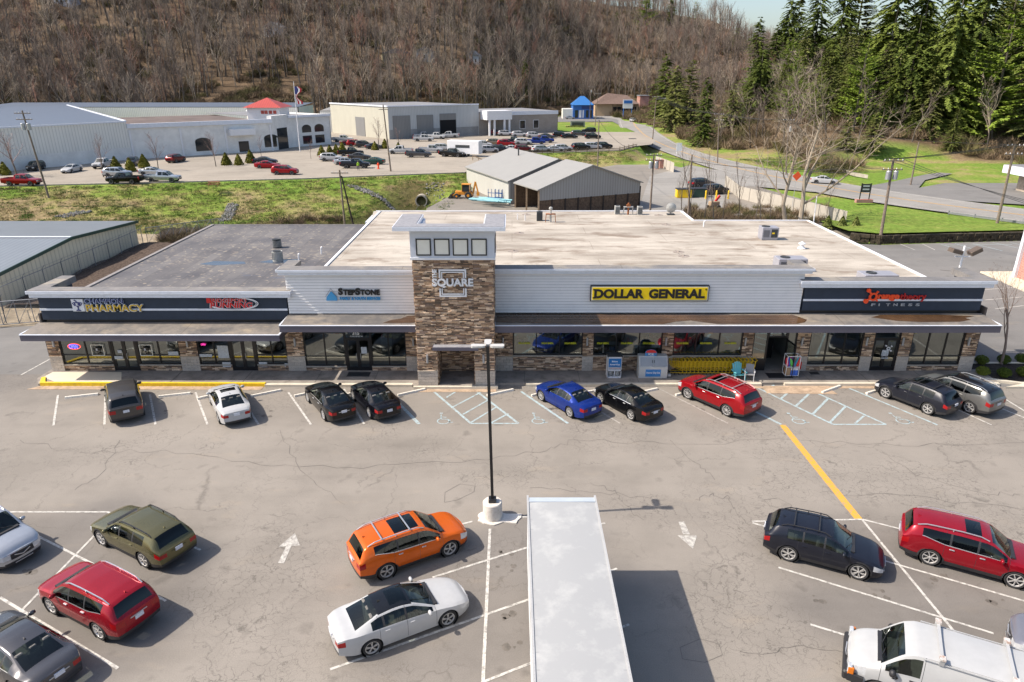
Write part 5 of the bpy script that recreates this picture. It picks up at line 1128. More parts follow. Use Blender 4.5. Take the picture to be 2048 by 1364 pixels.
  for s in (1, -1):
   mb = MB(); big = 1.5 if kind in (VAN, PICK) else 1
   mb.lathe([(0, -.11), (.06, -.1), (.085 * big, -.03), (.085 * big, .05), (.05, .1), (0, .11)], (0, 0, 0), 10, 0, 'y'); o = mb.build('mirror', body if kind is not VAN else M['plastic'], base, smooth=True); o.location = ((.5 - um) * L, s * (my + .07), mz - .01); o.scale = (.8, 1.05, 1)
   mb = MB(); mb.box((.5 - um) * L - .03, (.5 - um) * L + .03, s * (my - .06) if s > 0 else -(my + .02), (my + .02) if s > 0 else -(my - .06), mz - .04, mz); mb.build('mirror_arm', M['plastic'], base)
   for w, (a, b) in enumerate(S['side'][:2]):
    uh = b - .03 + (0 if w == 0 else .02); zz = float(pl(S['zs'], np.array([uh]), .01)[0]) - .10; yy = float(pl(S['ws'], np.array([uh]), .01)[0]) * (hw / .92 if kind not in (PICK, VAN) else 1)
    mb = MB(); y0, y1 = (yy - .02, yy + .025) if s > 0 else (-yy - .025, -yy + .02); mb.bev((.5 - uh) * L - .09, (.5 - uh) * L + .09, y0, y1, zz, zz + .03, .008); mb.build('handle', M['silverbar'] if chrome else (body if kind is not VAN else M['plastic']), base)
  zr = float(pl(S['zt'], np.array([S['rw_u'][0] - .05]), sm)[0])
  if kind not in (PICK, VAN): mb = MB(); xx = (.5 - S['rw_u'][0] + .05) * L; mb.add([(xx + .1, 0, zr - .01), (xx - .08, .03, zr - .01), (xx - .08, -.03, zr - .01), (xx - .09, 0, zr + .07)], [(0, 1, 3), (1, 2, 3), (2, 0, 3)]); mb.build('antenna_fin', roofmat or body, base)
  mb = MB(); xw = (.5 - S['ws_u'][0]) * L; zw = float(pl(S['zt'], np.array([S['ws_u'][0]]), sm)[0])
  mb.box(xw - .06, xw + .1, -hw * .68, hw * .68, zw - .07, zw + .008)
  for yy in (-.1, .45): mb.bar((xw - .02, yy, zw + .035), (xw - .18, yy - .5, zw + .15), .018, .015)
  mb.build('wiper', M['plastic'], base)
  rl = S.get('rails') if rails is None else rails
  if rl:
   ru = np.linspace(S['ws_u'][1] + .02, S['rw_u'][0] - .03, 9); rz_ = pl(S['zt'], ru, sm); ry = pl(S['wt'], ru, .01) * hw / .92
   for s in (1, -1):
    mb = MB(); pts = [Vector(((.5 - u) * L, s * (y - .04), z + (-.03 if q in (0, 8) else .045))) for q, (u, z, y) in enumerate(zip(ru, rz_, ry))]
    for a, b in zip(pts[:-1], pts[1:]): mb.bar(a, b, .035, .03)
    for q in (4,): mb.bar(pts[q], pts[q] - Vector((0, 0, .09)), .05, .03)
    mb.build('roof_rail', M['silverbar'] if rl == 'silver' else M['plastic'], base)
   if rack:
    for q in (2, 6):
     mb = MB(); yy = ry[q] - .04; mb.bar(((.5 - ru[q]) * L, -yy, rz_[q] + .07), ((.5 - ru[q]) * L, yy, rz_[q] + .07), .05, .03); mb.build('cross_bar', M['silverbar'] if rack == 'silver' else M['plastic'], base)
  if plate:
   zz = .78 if S['H'] > 1.55 else .66
   if kind in (SED,): zz = .72
   mb = MB(); mb.box(-L / 2 - .085, -L / 2 - .05, -.16, .16, zz, zz + .155); mb.build('number_plate', M['plate'], base)
  mb = MB(); zl = zs[-1] - .02; mb.box(-L / 2 - .075, -L / 2 - .03, -.32, .32, zl - .09, zl - .06); mb.build('rear_garnish', M['silverbar'] if chrome else body, base)
  mb = MB(); z_ = zb[0]; mb.bar((L / 2 + .075, -.34, z_ + .06), (L / 2 + .075, .34, z_ + .06), .03, .04)
  zf = zs[0]; mb.bar((L / 2 + .085, -.3, zf - .06), (L / 2 + .1, 0, zf - .17), .03, .03); mb.bar((L / 2 + .085, .3, zf - .06), (L / 2 + .1, 0, zf - .17), .03, .03); mb.build('front_garnish', M['silverbar'], base)
 for cx in wx:
  for s in (1, -1): mk_wheel(base, cx, s * (hw - .125), Rw, style, det, s, rim)
 return base
def place(o, pf, pr, side, kind, lab, cat, hold=None):
 """front and rear wheel contact points on the visible side, given as pixels; side +1 = the car's left is seen"""
 F = at(*pf); Rr = at(*pr); h = (F - Rr).normalized(); left = Vector((-h.y, h.x, 0)); L = kind['L']; wb = (kind['wr'] - kind['wf']) * L
 mid = (F + Rr) / 2 - left * side * (kind['W'] / 2 - .02)
 xm = (.5 - (kind['wf'] + kind['wr']) / 2) * L
 c = mid - h * xm; o.location = (c.x, c.y, .004); o.rotation_euler = (0, 0, math.atan2(h.y, h.x)); tag(o, lab, cat); return (F - Rr).length / wb
CP = {k: paint('paint_' + k, c, m, 0, r) for k, (c, m, r) in dict(grey=((.085, .08, .078), .5, .35), white=((.5, .505, .515), .0, .3), black=((.003, .003, .004), .05, .25), black2=((.004, .004, .007), .05, .25), blue=((.008, .035, .26), .4, .3),
 red=((.36, .006, .012), .35, .3), navy=((.012, .014, .024), .15, .4), sgrey=((.2, .2, .195), .5, .35), silver=((.52, .54, .57), .6, .3), olive=((.16, .145, .07), .6, .32), red2=((.36, .01, .022), .4, .3), dgrey=((.10, .10, .11), .6, .3),
 orange=((.72, .13, .008), .25, .3), red3=((.34, .006, .018), .35, .3), van=((.48, .485, .49), .0, .35), lav=((.27, .27, .31), .5, .35), maroon=((.12, .01, .015), .4, .35), green=((.02, .07, .055), .4, .35), tan=((.3, .24, .17), .5, .35)).items()}
def name_objs(o, n): o.name = n
M['rim_black'] = flat('machined_rim', (.62, .61, .6), .3, .5, .03); M['rimvan'] = flat('rusty_steel_rim', (.32, .2, .12), .7, .4, .3, 9)
CARS = [
 (dict(SUV), 'grey', (246, 789), (258, 846), 0, 'dark grey SUV seen from behind, leftmost car in front of the pharmacy', 'suv', dict(rails=False, privacy=True, style='five', rack=False)),
 (dict(SED), 'white', (446, 790), (476, 850), 0, 'white sedan seen from behind, parked between the grey SUV and two black sedans', 'sedan', dict(sunroof=(.5, .6), style='ten')),
 (dict(SED), 'black', (617, 806), (645, 838), 1, 'black sedan, left one of the pair below the blue triangle sign', 'sedan', dict(style='ten', chrome=True)),
 (dict(SED, L=4.68), 'black2', (707, 802), (737, 835), 1, 'black sedan, right one of the pair parked left of the tower', 'sedan', dict(style='five')),
 (dict(SED, L=4.67), 'blue', (1084, 803), (1135, 833), 1, 'bright blue sedan parked right of the lamp pole', 'sedan', dict(style='ten')),
 (dict(SED, L=4.63), 'black', (1203, 808), (1256, 838), 1, 'black sedan parked just right of the blue sedan', 'sedan', dict(style='seven', chrome=True)),
 (dict(BIG), 'red', (1376, 799), (1448, 831), 1, 'red three row SUV with silver roof bars near the yellow carts', 'suv', dict(rails='silver', rack='silver', sunroof=(.45, .56), style='ten', chrome=True, privacy=True)),
 (dict(WAG, L=4.46), 'navy', (1768, 796), (1852, 829), 1, 'dark navy crossover with open roof racks, left one of the two at the gym', 'crossover', dict(rails=True, rack=True, sunroof=(.46, .62), style='star', privacy=True)),
 (dict(SUV, L=4.55), 'sgrey', (1853, 794), (1929, 824), 1, 'grey crossover parked against the mulch bed beside the navy one', 'crossover', dict(rails='silver', style='star', privacy=True, roofm=True)),
 (dict(SUV), 'silver', (8, 1157), (-125, 1090), -1, 'silver SUV with dark grille cut by the left edge of the picture', 'suv', dict(rails='silver', style='ten', chrome=True)),
 (dict(WAG, L=4.86, W=1.86), 'olive', (208, 1094), (285, 1134), 1, 'olive green estate wagon with black roof rails', 'wagon', dict(rails=True, style='seven', privacy=True)),
 (dict(SUV, L=4.69), 'red2', (107, 1230), (198, 1279), 1, 'metallic red SUV below the olive wagon on the left', 'suv', dict(rails='silver', style='seven', chrome=True, privacy=True)),
 (dict(SED), 'dgrey', (-60, 1330), (30, 1395), 1, 'dark grey sedan in the bottom left corner', 'sedan', dict(chrome=True, style='five')),
 (dict(SUV, L=4.69), 'orange', (900, 1113), (777, 1158), -1, 'orange SUV with glass roof panels left of the lamp pole base', 'suv', dict(rails='silver', rack='silver', sunroof=(.44, .66), style='five', chrome=True, privacy=True)),
 (dict(SED), 'white', (897, 1253), (747, 1311), -1, 'white sedan with black roof parked beside the box trailer', 'sedan', dict(sunroof=(.47, .6), style='five', black_roof=True)),
 (dict(WAG, L=4.45), 'navy', (1713, 1160), (1574, 1123), -1, 'dark navy crossover with black cross bars in the lower right car park', 'crossover', dict(rails=True, rack=True, style='star')),
 (dict(BIG), 'red3', (2025, 1177), (1857, 1131), -1, 'red three row SUV with silver rails at the right edge', 'suv', dict(rails='silver', style='seven', sunroof=(.46, .57), chrome=True, privacy=True)),
]
for (K, colr, pf, pr, side, lab, cat, opt) in CARS:
 opt = dict(opt); op = opt.pop('open', 0); rm = opt.pop('roofm', None); br = opt.pop('black_roof', None)
 if rm or br: opt['roofmat'] = M['gloss_black'] if 'gloss_black' in M else M.setdefault('gloss_black', paint('gloss_black_roof', (.008, .009, .012), .1, 0, .15))
 rimc = M['rim_black']
 o = car(K, CP[colr], cat, True, rim=rimc, **opt); r_ = place(o, pf, pr, side, K, lab, cat); print('wb ratio', lab[:30], round(r_, 2))
# grey car nose at the right edge
K = dict(SUV); o = car(K, CP['lav'], 'suv', True, rails=False); h = (at(1985, 1270) - at(2100, 1306)).normalized(); c = at(1995, 1285) - h * 2.35; o.location = (c.x + .2, c.y - .15, .004); o.rotation_euler = (0, 0, math.atan2(h.y, h.x)); tag(o, 'lavender grey car whose hood shows behind the white van', 'suv')
# dark suv parked beyond the right end of the plaza
o = car(dict(SUV), CP['black2'], 'suv', False); o.location = (32.6, 49.5, .01); o.rotation_euler = (0, 0, math.radians(95)); tag(o, 'dark SUV mostly hidden behind the right end of the plaza', 'suv')
# ---- white work van
o = car(VAN, CP['van'], 'van', True, style='van', rim=M['rimvan'], rails=False, plate=False)
h = (at(1745, 1375) - at(2010, 1480)).normalized(); van = o
place(o, (1749, 1399), (2012, 1488), 1, VAN, 'white work van number 29 with rusty roof rack clamps', 'van')
L = VAN['L']; mb = MB(); mb.bev(L / 2 - .06, L / 2 + .15, -.97, .97, .42, .72, .05); mb.bar((L / 2, -.96, .57), (L / 2 - .45, -1.0, .57), .1, .28); mb.bar((L / 2, .96, .57), (L / 2 - .45, 1.0, .57), .1, .28); mb.build('bumper', M['plastic'], o)
for s in (1, -1):
 mb = MB(); mb.bev(L / 2 - .1, L / 2 + .04, s * .86 - .12, s * .86 + .12, .72, .98, .03); mb.build('headlight', M['lamp_f'], o)
 mb = MB(); mb.bev(L / 2 - .16, L / 2 + .02, s * .965 - .035, s * .965 + .035, .68, .95, .02); mb.build('turn_signal', M['amber'], o)
M['rackw'] = flat('chipped_rack_paint', (.6, .58, .55), .6, .2, .08, 3, 0, .5, ((.3, .1, .03), 1.0))
for xx in (.5, -1.35):
 mb = MB(); mb.bar((xx, -.92, 2.2), (xx, .92, 2.2), .09, .045); mb.bar((xx, -.9, 2.2), (xx, -.86, 2.0), .14, .05); mb.bar((xx, .9, 2.2), (xx, .86, 2.0), .14, .05); mb.build('roof_rack', CP['van'], o)
 for s in (1, -1): mb = MB(); mb.box(xx - .08, xx + .08, s * .85 - .1, s * .85 + .1, 2.224, 2.29); mb.build('rack_clamp', M['rackw'], o)
for s in (1, -1):
 mb = MB(); mb.bar((L * .17, s * .87, 2.045), (-L * .47, s * .87, 2.045), .03, .03); mb.build('rain_gutter', CP['van'], o)
mb = MB(); mb.M = None
text_mesh('number_mark', '29', .16, M['black'], o, (L / 2 - 1.18, 1.018, 1.06), rot=(math.pi / 2, 0, math.pi), extrude=.002, offset=.01)
# ---- box trailer whose roof fills the foreground
tr = empty('box_trailer', (1.87, 14.9, 0), label='long white box trailer seen from above, its roof cut by the bottom edge', cat='trailer')
x0, x1, y0, y1, H = -1.31, 1.31, -7.4, 7.2, 3.78
M['troof'] = flat('translucent_white_roof', (.335, .34, .345), .55, 0, .015, .35, 0, .4, ((.55, .55, .53), .4)); M['tside'] = flat('white_trailer_panel', (.6, .61, .62), .5, 0, .06, 1)
mb = MB(); mb.box(x0 + .03, x1 - .03, y0 + .02, y1 - .05, 1.1, H - .06); mb.build('cargo_box', M['tside'], tr)
mb = MB(); N = 24
for i in range(N):
 a = x0 + .06 + (x1 - x0 - .12) * i / N; b = x0 + .06 + (x1 - x0 - .12) * (i + 1) / N; z = lambda q: H - .02 + .035 * math.sin((q - x0) / (x1 - x0) * math.pi); mb.quad((a, y0, z(a)), (b, y0, z(b)), (b, y1 - .42, z(b)), (a, y1 - .42, z(a)))
o = mb.build('roof_skin', M['troof'], tr, smooth=True)
for i in range(23): mb = MB(); yy = y0 + .3 + i * .61; mb.box(x0 + .1, x1 - .1, yy, yy + .035, H - .03, H - .016 + .004); mb.build('roof_bow', M['troof2'] if 'troof2' in M else M.setdefault('troof2', flat('faint_roof_bow', (.315, .32, .325), .5, 0, .05)), tr)
for s_ in (x0 + .035, x1 - .035): mb = MB(); [mb.box(s_ - .008, s_ + .008, y0 + q * .12, y0 + q * .12 + .016, H + .012, H + .018) for q in range(118)]; mb.build('rivet_line', M['ac'], tr)
mb = MB(); mb.box(x0, x0 + .07, y0, y1, H - .14, H + .012); mb.box(x1 - .07, x1, y0, y1, H - .14, H + .012); mb.build('top_rail', M['silver_rail'] if 'silver_rail' in M else M.setdefault('silver_rail', flat('white_top_rail', (.43, .43, .43), .4, .1, .05)), tr)
mb = MB(); mb.prism([(0, 0)], 0, 0) if 0 else None
mb.add([(x0 + .07, y1 - .42, H + .005), (x1 - .07, y1 - .42, H + .005), (x1 - .07, y1 - .1, H - .02), (x0 + .07, y1 - .1, H - .02), (x1 - .07, y1, H - .12), (x0 + .07, y1, H - .12)], [(0, 1, 2, 3), (3, 2, 4, 5)]); mb.box(x0 + .07, x1 - .07, y1 - .44, y1 - .40, H - .02, H + .03); mb.build('front_cap', flat('bluish_front_cap', (.5, .55, .6), .4, .2, .06, 2), tr)
for y in (-5.6, -4.3):
 for s in (-1, 1):
  w = mk_wheel(tr, s * 1.08, y, .5, 'van', True, s, M['rimvan']); w.rotation_euler = (0, 0, -math.pi / 2 if s > 0 else math.pi / 2)
mb = MB(); mb.box(-1.1, 1.1, y0, y1 - .1, .95, 1.1); mb.box(-.5, -.35, -2, y1 - 1, .6, .95); mb.box(-.9, -.75, 4.2, 4.4, 0.05, .95); mb.box(.75, .9, 4.2, 4.4, .05, .95); mb.build('chassis', M['under'], tr)
for i in range(14):
 yy = y0 + .5 + i * 1.0
 for s in (x0 + .03, x1 - .03):
  mb = MB(); mb.box(s - .012, s + .012, yy, yy + .06, 1.1, H - .15);
  if i % 3 == 0: mb.build('side_post', M['silver_rail'], tr)
# ---- light pole
q = at(985, 1040); lp = empty('lot_lamp', (q.x, q.y + .2, 0), label='tall dark lamp pole on a white round concrete base in the car park', cat='lamp post')
mb = MB(); mb.lathe([(0, .86), (.40, .86), (.43, .82), (.43, 0), (0, 0)], (0, 0, 0), 28); o = mb.build('concrete_base', M['paintconc'] if 'paintconc' in M else M.setdefault('paintconc', flat('painted_concrete', (.62, .58, .53), .85, 0, .1, 3, .006, .3, ((.4, .33, .26), .6))), lp); autosmooth(o)
rs = random.Random(5); mb = MB(); n = 26; pts = []
for i in range(n):
 a = 2 * math.pi * i / n; r = .62 + .12 * rs.random() + (.55 if -.5 < math.sin(a / 2 + 1.55) * 0 + (a if a < math.pi else a - 2 * math.pi) < .35 else 0) * (.8 + .4 * rs.random()); pts.append((r * math.cos(a), r * math.sin(a) * .8 - .05))
mb.slab(pts, 0, .05); mb.build('spilled_base_paint', M['paintconc'], lp)
mb = MB(); mb.bev(-.17, .17, -.17, .17, .86, 1.05, .02); mb.build('base_cover', M['black'], lp)
mb = MB(); mb.bar((0, 0, 1.05), (-.12, 0, 8.35), .125, .125, up=(0, 1, 0)); mb.build('pole', M['black'], lp)
M['lamphead'] = flat('pale_grey_lamp_head', (.5, .49, .47), .5, .1, .06)
for dx, dy in ((1, 0), (-1, 0), (0, 1), ):
 mb = MB(); c = Vector((-.12, 0, 8.35)); d = Vector((dx, dy, 0)); s = Vector((-dy, dx, 0))
 P0 = c + d * .1; prof = [(.1, .07), (.2, .13), (.45, .15), (.62, .15), (.68, .1)]
 for (a, w), (b, w2) in zip(prof[:-1], prof[1:]):
  A_ = [c + d * a - s * w, c + d * a + s * w, c + d * b + s * w2, c + d * b - s * w2]; u = Vector((0, 0, .04)); mb.add([p - u for p in A_] + [p + u for p in A_], [(0, 3, 2, 1), (4, 5, 6, 7), (0, 1, 5, 4), (1, 2, 6, 5), (2, 3, 7, 6), (3, 0, 4, 7)])
 mb.build('lamp_head', M['lamphead'], lp)
# ---------------------------------------------------------------- things on the sidewalk
def wall_z(): return FL
p = on_wall(1228, 745, 41.7)
def front_at(px, Y=41.3): return on_wall(px, 740, Y).x
# tall propane cage
t = empty('propane_cabinet', (front_at(1227.5), 41.35, FL + .004), label='tall white gas bottle cabinet with a blue poster, left of the ice freezer', cat='gas cabinet')
w, d, h = .47, .35, 1.5
mb = MB()
for x in (-w, w - .05):
 for y in (-d, d - .05): mb.box(x, x + .05, y, y + .05, 0, h)
mb.box(-w, w, -d, d, 0, .05); mb.box(-w, w, -d, -d + .03, .5, .56); mb.box(-.025, .025, -d, -d + .03, .05, .5); mb.box(-w, w, -d, -d + .03, 1.4, h); mb.box(-w + .05, w - .05, -d + .06, -d + .08, .56, 1.4); mb.box(-w, -w + .02, -d, d, .05, h); mb.box(w - .02, w, -d, d, .05, h); mb.build('frame', M['white'], t)
mb = MB(); mb.bev(-w - .03, w + .03, -d - .03, d + .03, h, h + .05, .02); mb.build('roof', M['ac_dark'], t)
mb = MB(); mb.box(-w + .07, w - .07, -d - .02, -d - .002, .80, 1.38); po = mb.build('poster', flat('blue_poster', (.02, .16, .42), .4, 0, .2, 3), t)
text_mesh('poster_lettering', 'Blue', 1, M['white'], po, (-.2, -d - .024, 1.14), width=.38, height=.1, offset=.03, extrude=.003); text_mesh('poster_lettering', 'AmeriGas', 1, M['white'], po, (-.33, -d - .024, .92), width=.66, height=.11, offset=.03, extrude=.003)
mb = MB(); mb.box(-w + .07, w - .07, -d - .015, -d - .002, .60, .76); po = mb.build('notice', M['paper'], t); text_mesh('notice_lettering', 'PROPANE EXCHANGE', 1, M['red_letter'], po, (-.34, -d - .02, .69), width=.68, height=.04, offset=.01, extrude=.002)
for x in (-.22, .22):
 mb = MB(); mb.lathe([(0, .42), (.06, .41), (.12, .36), (.15, .28), (.15, .1), (.12, .03), (0, .0)], (x, -.1, .06), 14); mb.build('gas_bottle', M['ac'], t, smooth=True)
# ice freezer
t = empty('ice_freezer', (front_at(1304.5), 41.4, FL + .004), label='pale ice freezer with slanted doors and a red and blue topper', cat='ice freezer'); w, d = .93, .42
mb = MB(); prof = [(-d, 0), (d, 0), (d, 1.42), (-d + .35, 1.42), (-d + .05, .78), (-d, .78)]
n = 6; mb.add([(-w, a, b) for a, b in prof] + [(w, a, b) for a, b in prof], [tuple(range(6)), tuple(range(11, 5, -1))] + [(i, i + 6, (i + 1) % 6 + 6, (i + 1) % 6) for i in range(6)]); mb.build('cabinet', M['icebox'] if 'icebox' in M else M.setdefault('icebox', flat('pale_grey_cabinet', (.52, .52, .5), .4, 0, .05)), t)
for s in (-1, 1):
 mb = MB(); a = s * .03; b = s * (w - .08); q = [(a, -d + .045, .84), (b, -d + .045, .84), (b, -d + .30, 1.36), (a, -d + .30, 1.36)];
 if s < 0: q.reverse()
 mb.add([(p[0], p[1] - .012, p[2] + .006) for p in q] , [(0, 1, 2, 3)]); mb.build('door', flat('brushed_door', (.36, .35, .34), .35, .5, .08, 3), t)
 mb = MB(); mb.bar((s * .07, -d + .13, 1.03), (s * .07, -d + .2, 1.2), .03, .05); mb.build('handle', M['black'], t)
mb = MB(); mb.box(-.5, .5, -d - .012, -d - .001, .12, .62); po = mb.build('poster', flat('ice_blue_poster', (.03, .2, .5), .4, 0, .1, 4), t); text_mesh('poster_lettering', 'Home City Ice', 1, M['white'], po, (-.44, -d - .016, .3), width=.88, height=.16, offset=.03, extrude=.003)
mb = MB(); mb.prism([(-.38, 0), (.38, 0), (.38, .25), (.25, .4), (0, .46), (-.25, .4), (-.38, .25)], -.03, .03); o = mb.build('topper', flat('topper_blue', (.05, .2, .42), .5, 0, .3, 8), t); o.location = (-.15, 0, 1.42)
mb = MB(); mb.prism([(-.36, .22), (.36, .22), (.26, .38), (0, .44), (-.26, .38)], -.04, -.031); q = mb.build('topper_band', M['red_letter'], o); text_mesh('topper_lettering', 'ICE', 1, M['white'], o, (-.18, -.042, .05), width=.36, height=.14, offset=.03, extrude=.004)
mb = MB(); mb.lathe([(0, .26), (.05, .25), (.14, .2), (.16, .1), (.13, .0), (0, 0)], (0, 0, 0), 12); o = mb.build('small_gas_bottle', M['ac'], loc=(front_at(1338), 41.2, FL + .004), smooth=True); tag(o, 'small grey gas bottle standing right of the ice freezer', 'gas bottle')
# nested yellow carts: one row, each cart its own thing
M['cart'] = flat('yellow_cart_plastic', (.72, .47, .01), .4, 0, .08); M['cartwire'] = flat('yellow_cart_wire', (.62, .42, .015), .4, .1, .05)
def mk_cart():
 t = empty('shopping_cart'); mb = MB()
 # basket: tapered wire box, open at the rear so that carts nest
 A = [(-.42, .24, .55), (.42, .2, .62), (.46, .26, .98), (-.42, .28, .98)]
 for s in (-1, 1):
  P = [Vector((a, s * b, c)) for a, b, c in A]
  for p, q in zip(P, P[1:] + P[:1]): mb.bar(p, q, .022, .022)
  for k in range(1, 7): mb.bar(P[0].lerp(P[1], k / 7), P[3].lerp(P[2], k / 7), .012, .012)
  for k in (1, 2): mb.bar(P[0].lerp(P[3], k / 3), P[1].lerp(P[2], k / 3), .012, .012)
 for k in range(5): y = -.2 + .1 * k; mb.bar((.42, y, .62), (.46, y * 1.3, .98), .012, .012); mb.bar((-.42, y, .55), (.42, y, .62), .012, .012)
 mb.bar((.46, -.26, .98), (.46, .26, .98), .03, .03); mb.build('basket', M['cartwire'], t)
 mb = MB(); mb.bar((-.5, -.27, 1.03), (-.5, .27, 1.03), .045, .045); mb.bar((-.5, -.27, 1.03), (-.38, -.28, .9), .03, .03); mb.bar((-.5, .27, 1.03), (-.38, .28, .9), .03, .03); mb.build('handle', M['cart'], t)
 mb = MB()
 for s in (-1, 1): mb.bar((-.45, s * .24, .13), (.4, s * .18, .13), .03, .03); mb.bar((-.38, s * .24, .13), (-.38, s * .27, .95), .03, .03); mb.bar((-.38, s * .24, .3), (.3, s * .2, .58), .03, .03)
 mb.build('frame', M['cart'], t)
 for x, s in ((-.42, 1), (-.42, -1), (.38, 1), (.38, -1)): mb = MB(); mb.lathe([(0, -.015), (.06, -.015), (.06, .015), (0, .015)], (x, s * .22, .062), 10, 0, 'y'); mb.build('wheel', M['rubber'], t)
 return t
c0 = mk_cart(); nx = 19; xa, xb = front_at(1352, 41.75), front_at(1494, 41.75)
for i in range(nx):
 o = c0 if i == 0 else dup(c0, (0, 0, 0)); o.location = (xa + (xb - xa) * i / (nx - 1), 41.78, FL + .004); o.rotation_euler = (0, 0, math.pi + .02)
 tag(o, 'yellow shopping cart nested in the long row under the shop window', 'shopping cart', 'nested yellow shopping carts')
# adirondack chair and grey chair
def mk_adir(m, lab, x, y, rz, cat='garden chair'):
 t = empty('garden_chair', (x, y, FL + .004), rz, lab, cat); mb = MB()
 mb.add([(-.28, -.3, .38), (.28, -.3, .38), (.26, .2, .26), (-.26, .2, .26), (-.28, -.3, .35), (.28, -.3, .35), (.26, .2, .23), (-.26, .2, .23)], [(0, 1, 2, 3), (7, 6, 5, 4), (0, 4, 5, 1), (1, 5, 6, 2), (2, 6, 7, 3), (3, 7, 4, 0)]); mb.build('seat', m, t)
 mb = MB()
 for i in range(5):
  u = (i - 2) / 2; hgt = .78 - .12 * u * u; a = Vector((u * .2, .18, .28)); b = Vector((u * .27, .42, .28 + hgt)); mb.bar(a, b, .1, .02, up=(0, 1, .3))
 mb.bar((-.25, .28, .58), (.25, .28, .58), .05, .02); mb.build('backrest', m, t)
 for s in (-1, 1):
  mb = MB(); mb.bev(s * .36 - .06, s * .36 + .06, -.36, .3, .55, .585, .01); mb.build('armrest', m, t)
  mb = MB(); mb.bar((s * .34, -.3, 0), (s * .34, -.28, .55), .04, .07); mb.build('leg', m, t)
  mb = MB(); mb.bar((s * .3, .42, 0), (s * .3, -.1, .38), .04, .08); mb.build('leg', m, t)
 return t
M['aqua'] = flat('turquoise_plastic', (.16, .56, .60), .4, 0, .05)
mk_adir(M['aqua'], 'turquoise plastic garden chair behind the red SUV by the carts', front_at(1478, 40.9), 40.9, .1);
t = empty('patio_chair', (front_at(1500, 40.75), 40.75, FL + .004), -.3, 'grey metal patio chair right of the turquoise chair', 'patio chair'); mg = flat('grey_sling', (.3, .3, .31), .5, .2, .05)
mb = MB(); mb.box(-.26, .26, -.26, .24, .42, .45); mb.build('seat', mg, t); mb = MB(); mb.bar((0, .25, .45), (0, .36, .98), .5, .03, up=(0, 1, 0)); mb.build('backrest', mg, t)
for sx in (-1, 1):
 mb = MB(); mb.bar((sx * .3, -.28, .64), (sx * .3, .3, .64), .05, .03); mb.build('armrest', M['white'], t)
 for sy in (-1, 1): mb = MB(); mb.bar((sx * .28, sy * .26, 0), (sx * .28, sy * .24, .63), .03, .03); mb.build('leg', M['white'], t)
# goods trolley
t = empty('goods_trolley', (front_at(1582, 41.3), 41.35, FL + .004), 0, 'white display trolley full of colourful pool toys and blue boxes by the open door', 'display trolley'); mb = MB(); w, d, h = .42, .28, 1.5
for x in (-w, w):
 for y in (-d, d): mb.bar((x, y, .12), (x, y, h), .03, .03)
 mb.bar((x, -d, h), (x, d, h), .03, .03); mb.bar((x, -d, .8), (x, d, .8), .02, .02)
for z in (.12, .72): mb.box(-w, w, -d, d, z, z + .02)
for y in (-d, d): mb.bar((-w, y, h), (w, y, h), .03, .03)
mb.build('rack', M['white'], t)
for x, y in ((-.38, -.24), (.38, -.24), (-.38, .24), (.38, .24)): mb = MB(); mb.lathe([(0, -.015), (.055, -.015), (.055, .015), (0, .015)], (x, y, .06), 10, 0, 'y'); mb.build('wheel', M['rubber'], t)
def good(nm, box, col, lab):
 mb = MB(); mb.bev(*box, .015); o = mb.build(nm, flat('goods_' + nm, col, .5, 0, .15, 6), loc=t.location); tag(o, lab, 'box'); return o
good('cardboard_box', (-.38, -.1, -.26, .2, .145, .66), (.3, .2, .12), 'brown cardboard box on the lower shelf of the trolley')
for i, (a, b) in enumerate(((-.08, .14), (.16, .38))):
 o = good('blue_box', (a, b, -.27, .2, .145, .52), (.03, .12, .5), ('left' if i == 0 else 'right') + ' blue box on the lower shelf of the trolley'); o2 = good('white_lid_box', (a, b, -.27, .2, .525, .68), (.6, .62, .66), 'white carton on top of the ' + ('left' if i == 0 else 'right') + ' blue box')
rr = random.Random(3)
for i, (c_, nm) in enumerate((((.6, .03, .05), 'red'), ((.05, .1, .55), 'blue'), ((.6, .02, .2), 'pink'), ((.1, .5, .1), 'green'), ((.3, .08, .5), 'purple'), ((.05, .45, .6), 'turquoise'), ((.65, .05, .03), 'scarlet'))):
 x = -.32 + i * .107; mb = MB(); mb.M = Matrix.Translation((x, -.12 + .05 * (i % 3), .75)) @ Matrix.Rotation(rr.uniform(-.35, .35), 4, 'Y') @ Matrix.Rotation(rr.uniform(-.2, .2), 4, 'X'); mb.lathe([(0, .62), (.05, .6), (.085, .45), (.1, .2), (.07, .0), (0, 0)], (0, 0, 0), 7); o = mb.build('pool_toy', flat('toy_' + nm, c_, .4, 0, .1), loc=t.location); tag(o, nm + ' foam pool toy bunched on the upper shelf of the trolley', 'pool toy')
mb = MB(); mb.bev(-.16, .16, -.12, .12, .25, .75, .02); o = mb.build('red_bin', M['red_letter'], loc=(front_at(1598, 41.8), 42.0, FL)); mb = MB(); mb.box(-.1, .1, -.08, .08, 0, .25); q = mb.build('stand', M['black'], o); tag(o, 'red bin against the stone pier right of the trolley', 'bin')
# bed on the right with shrubs and a young tree
M['ms'] = M['mulch']; mb = MB(); mb.slab([(31.2, 40.9), (33.0, 40.35), (60, 40.4), (60, 43.6), (31.2, 43.6)], .0, .1); o = mb.build('mulch_bed', M['mulch']); tag(o, kind='structure')
mb = MB(); mb.slab([(31.0, 40.9), (33.0, 40.2), (60, 40.2), (60, 40.4), (33.05, 40.4), (31.2, 41.1)], 0, .17); mb.slab([(31.6, 39.7), (60, 39.7), (60, 40.2), (33, 40.2)], 0, .15); mb.box(31.2, 60, 43.6, 43.8, 0, .15); o = mb.build('bed_kerb', M['conc_k']); tag(o, kind='structure')
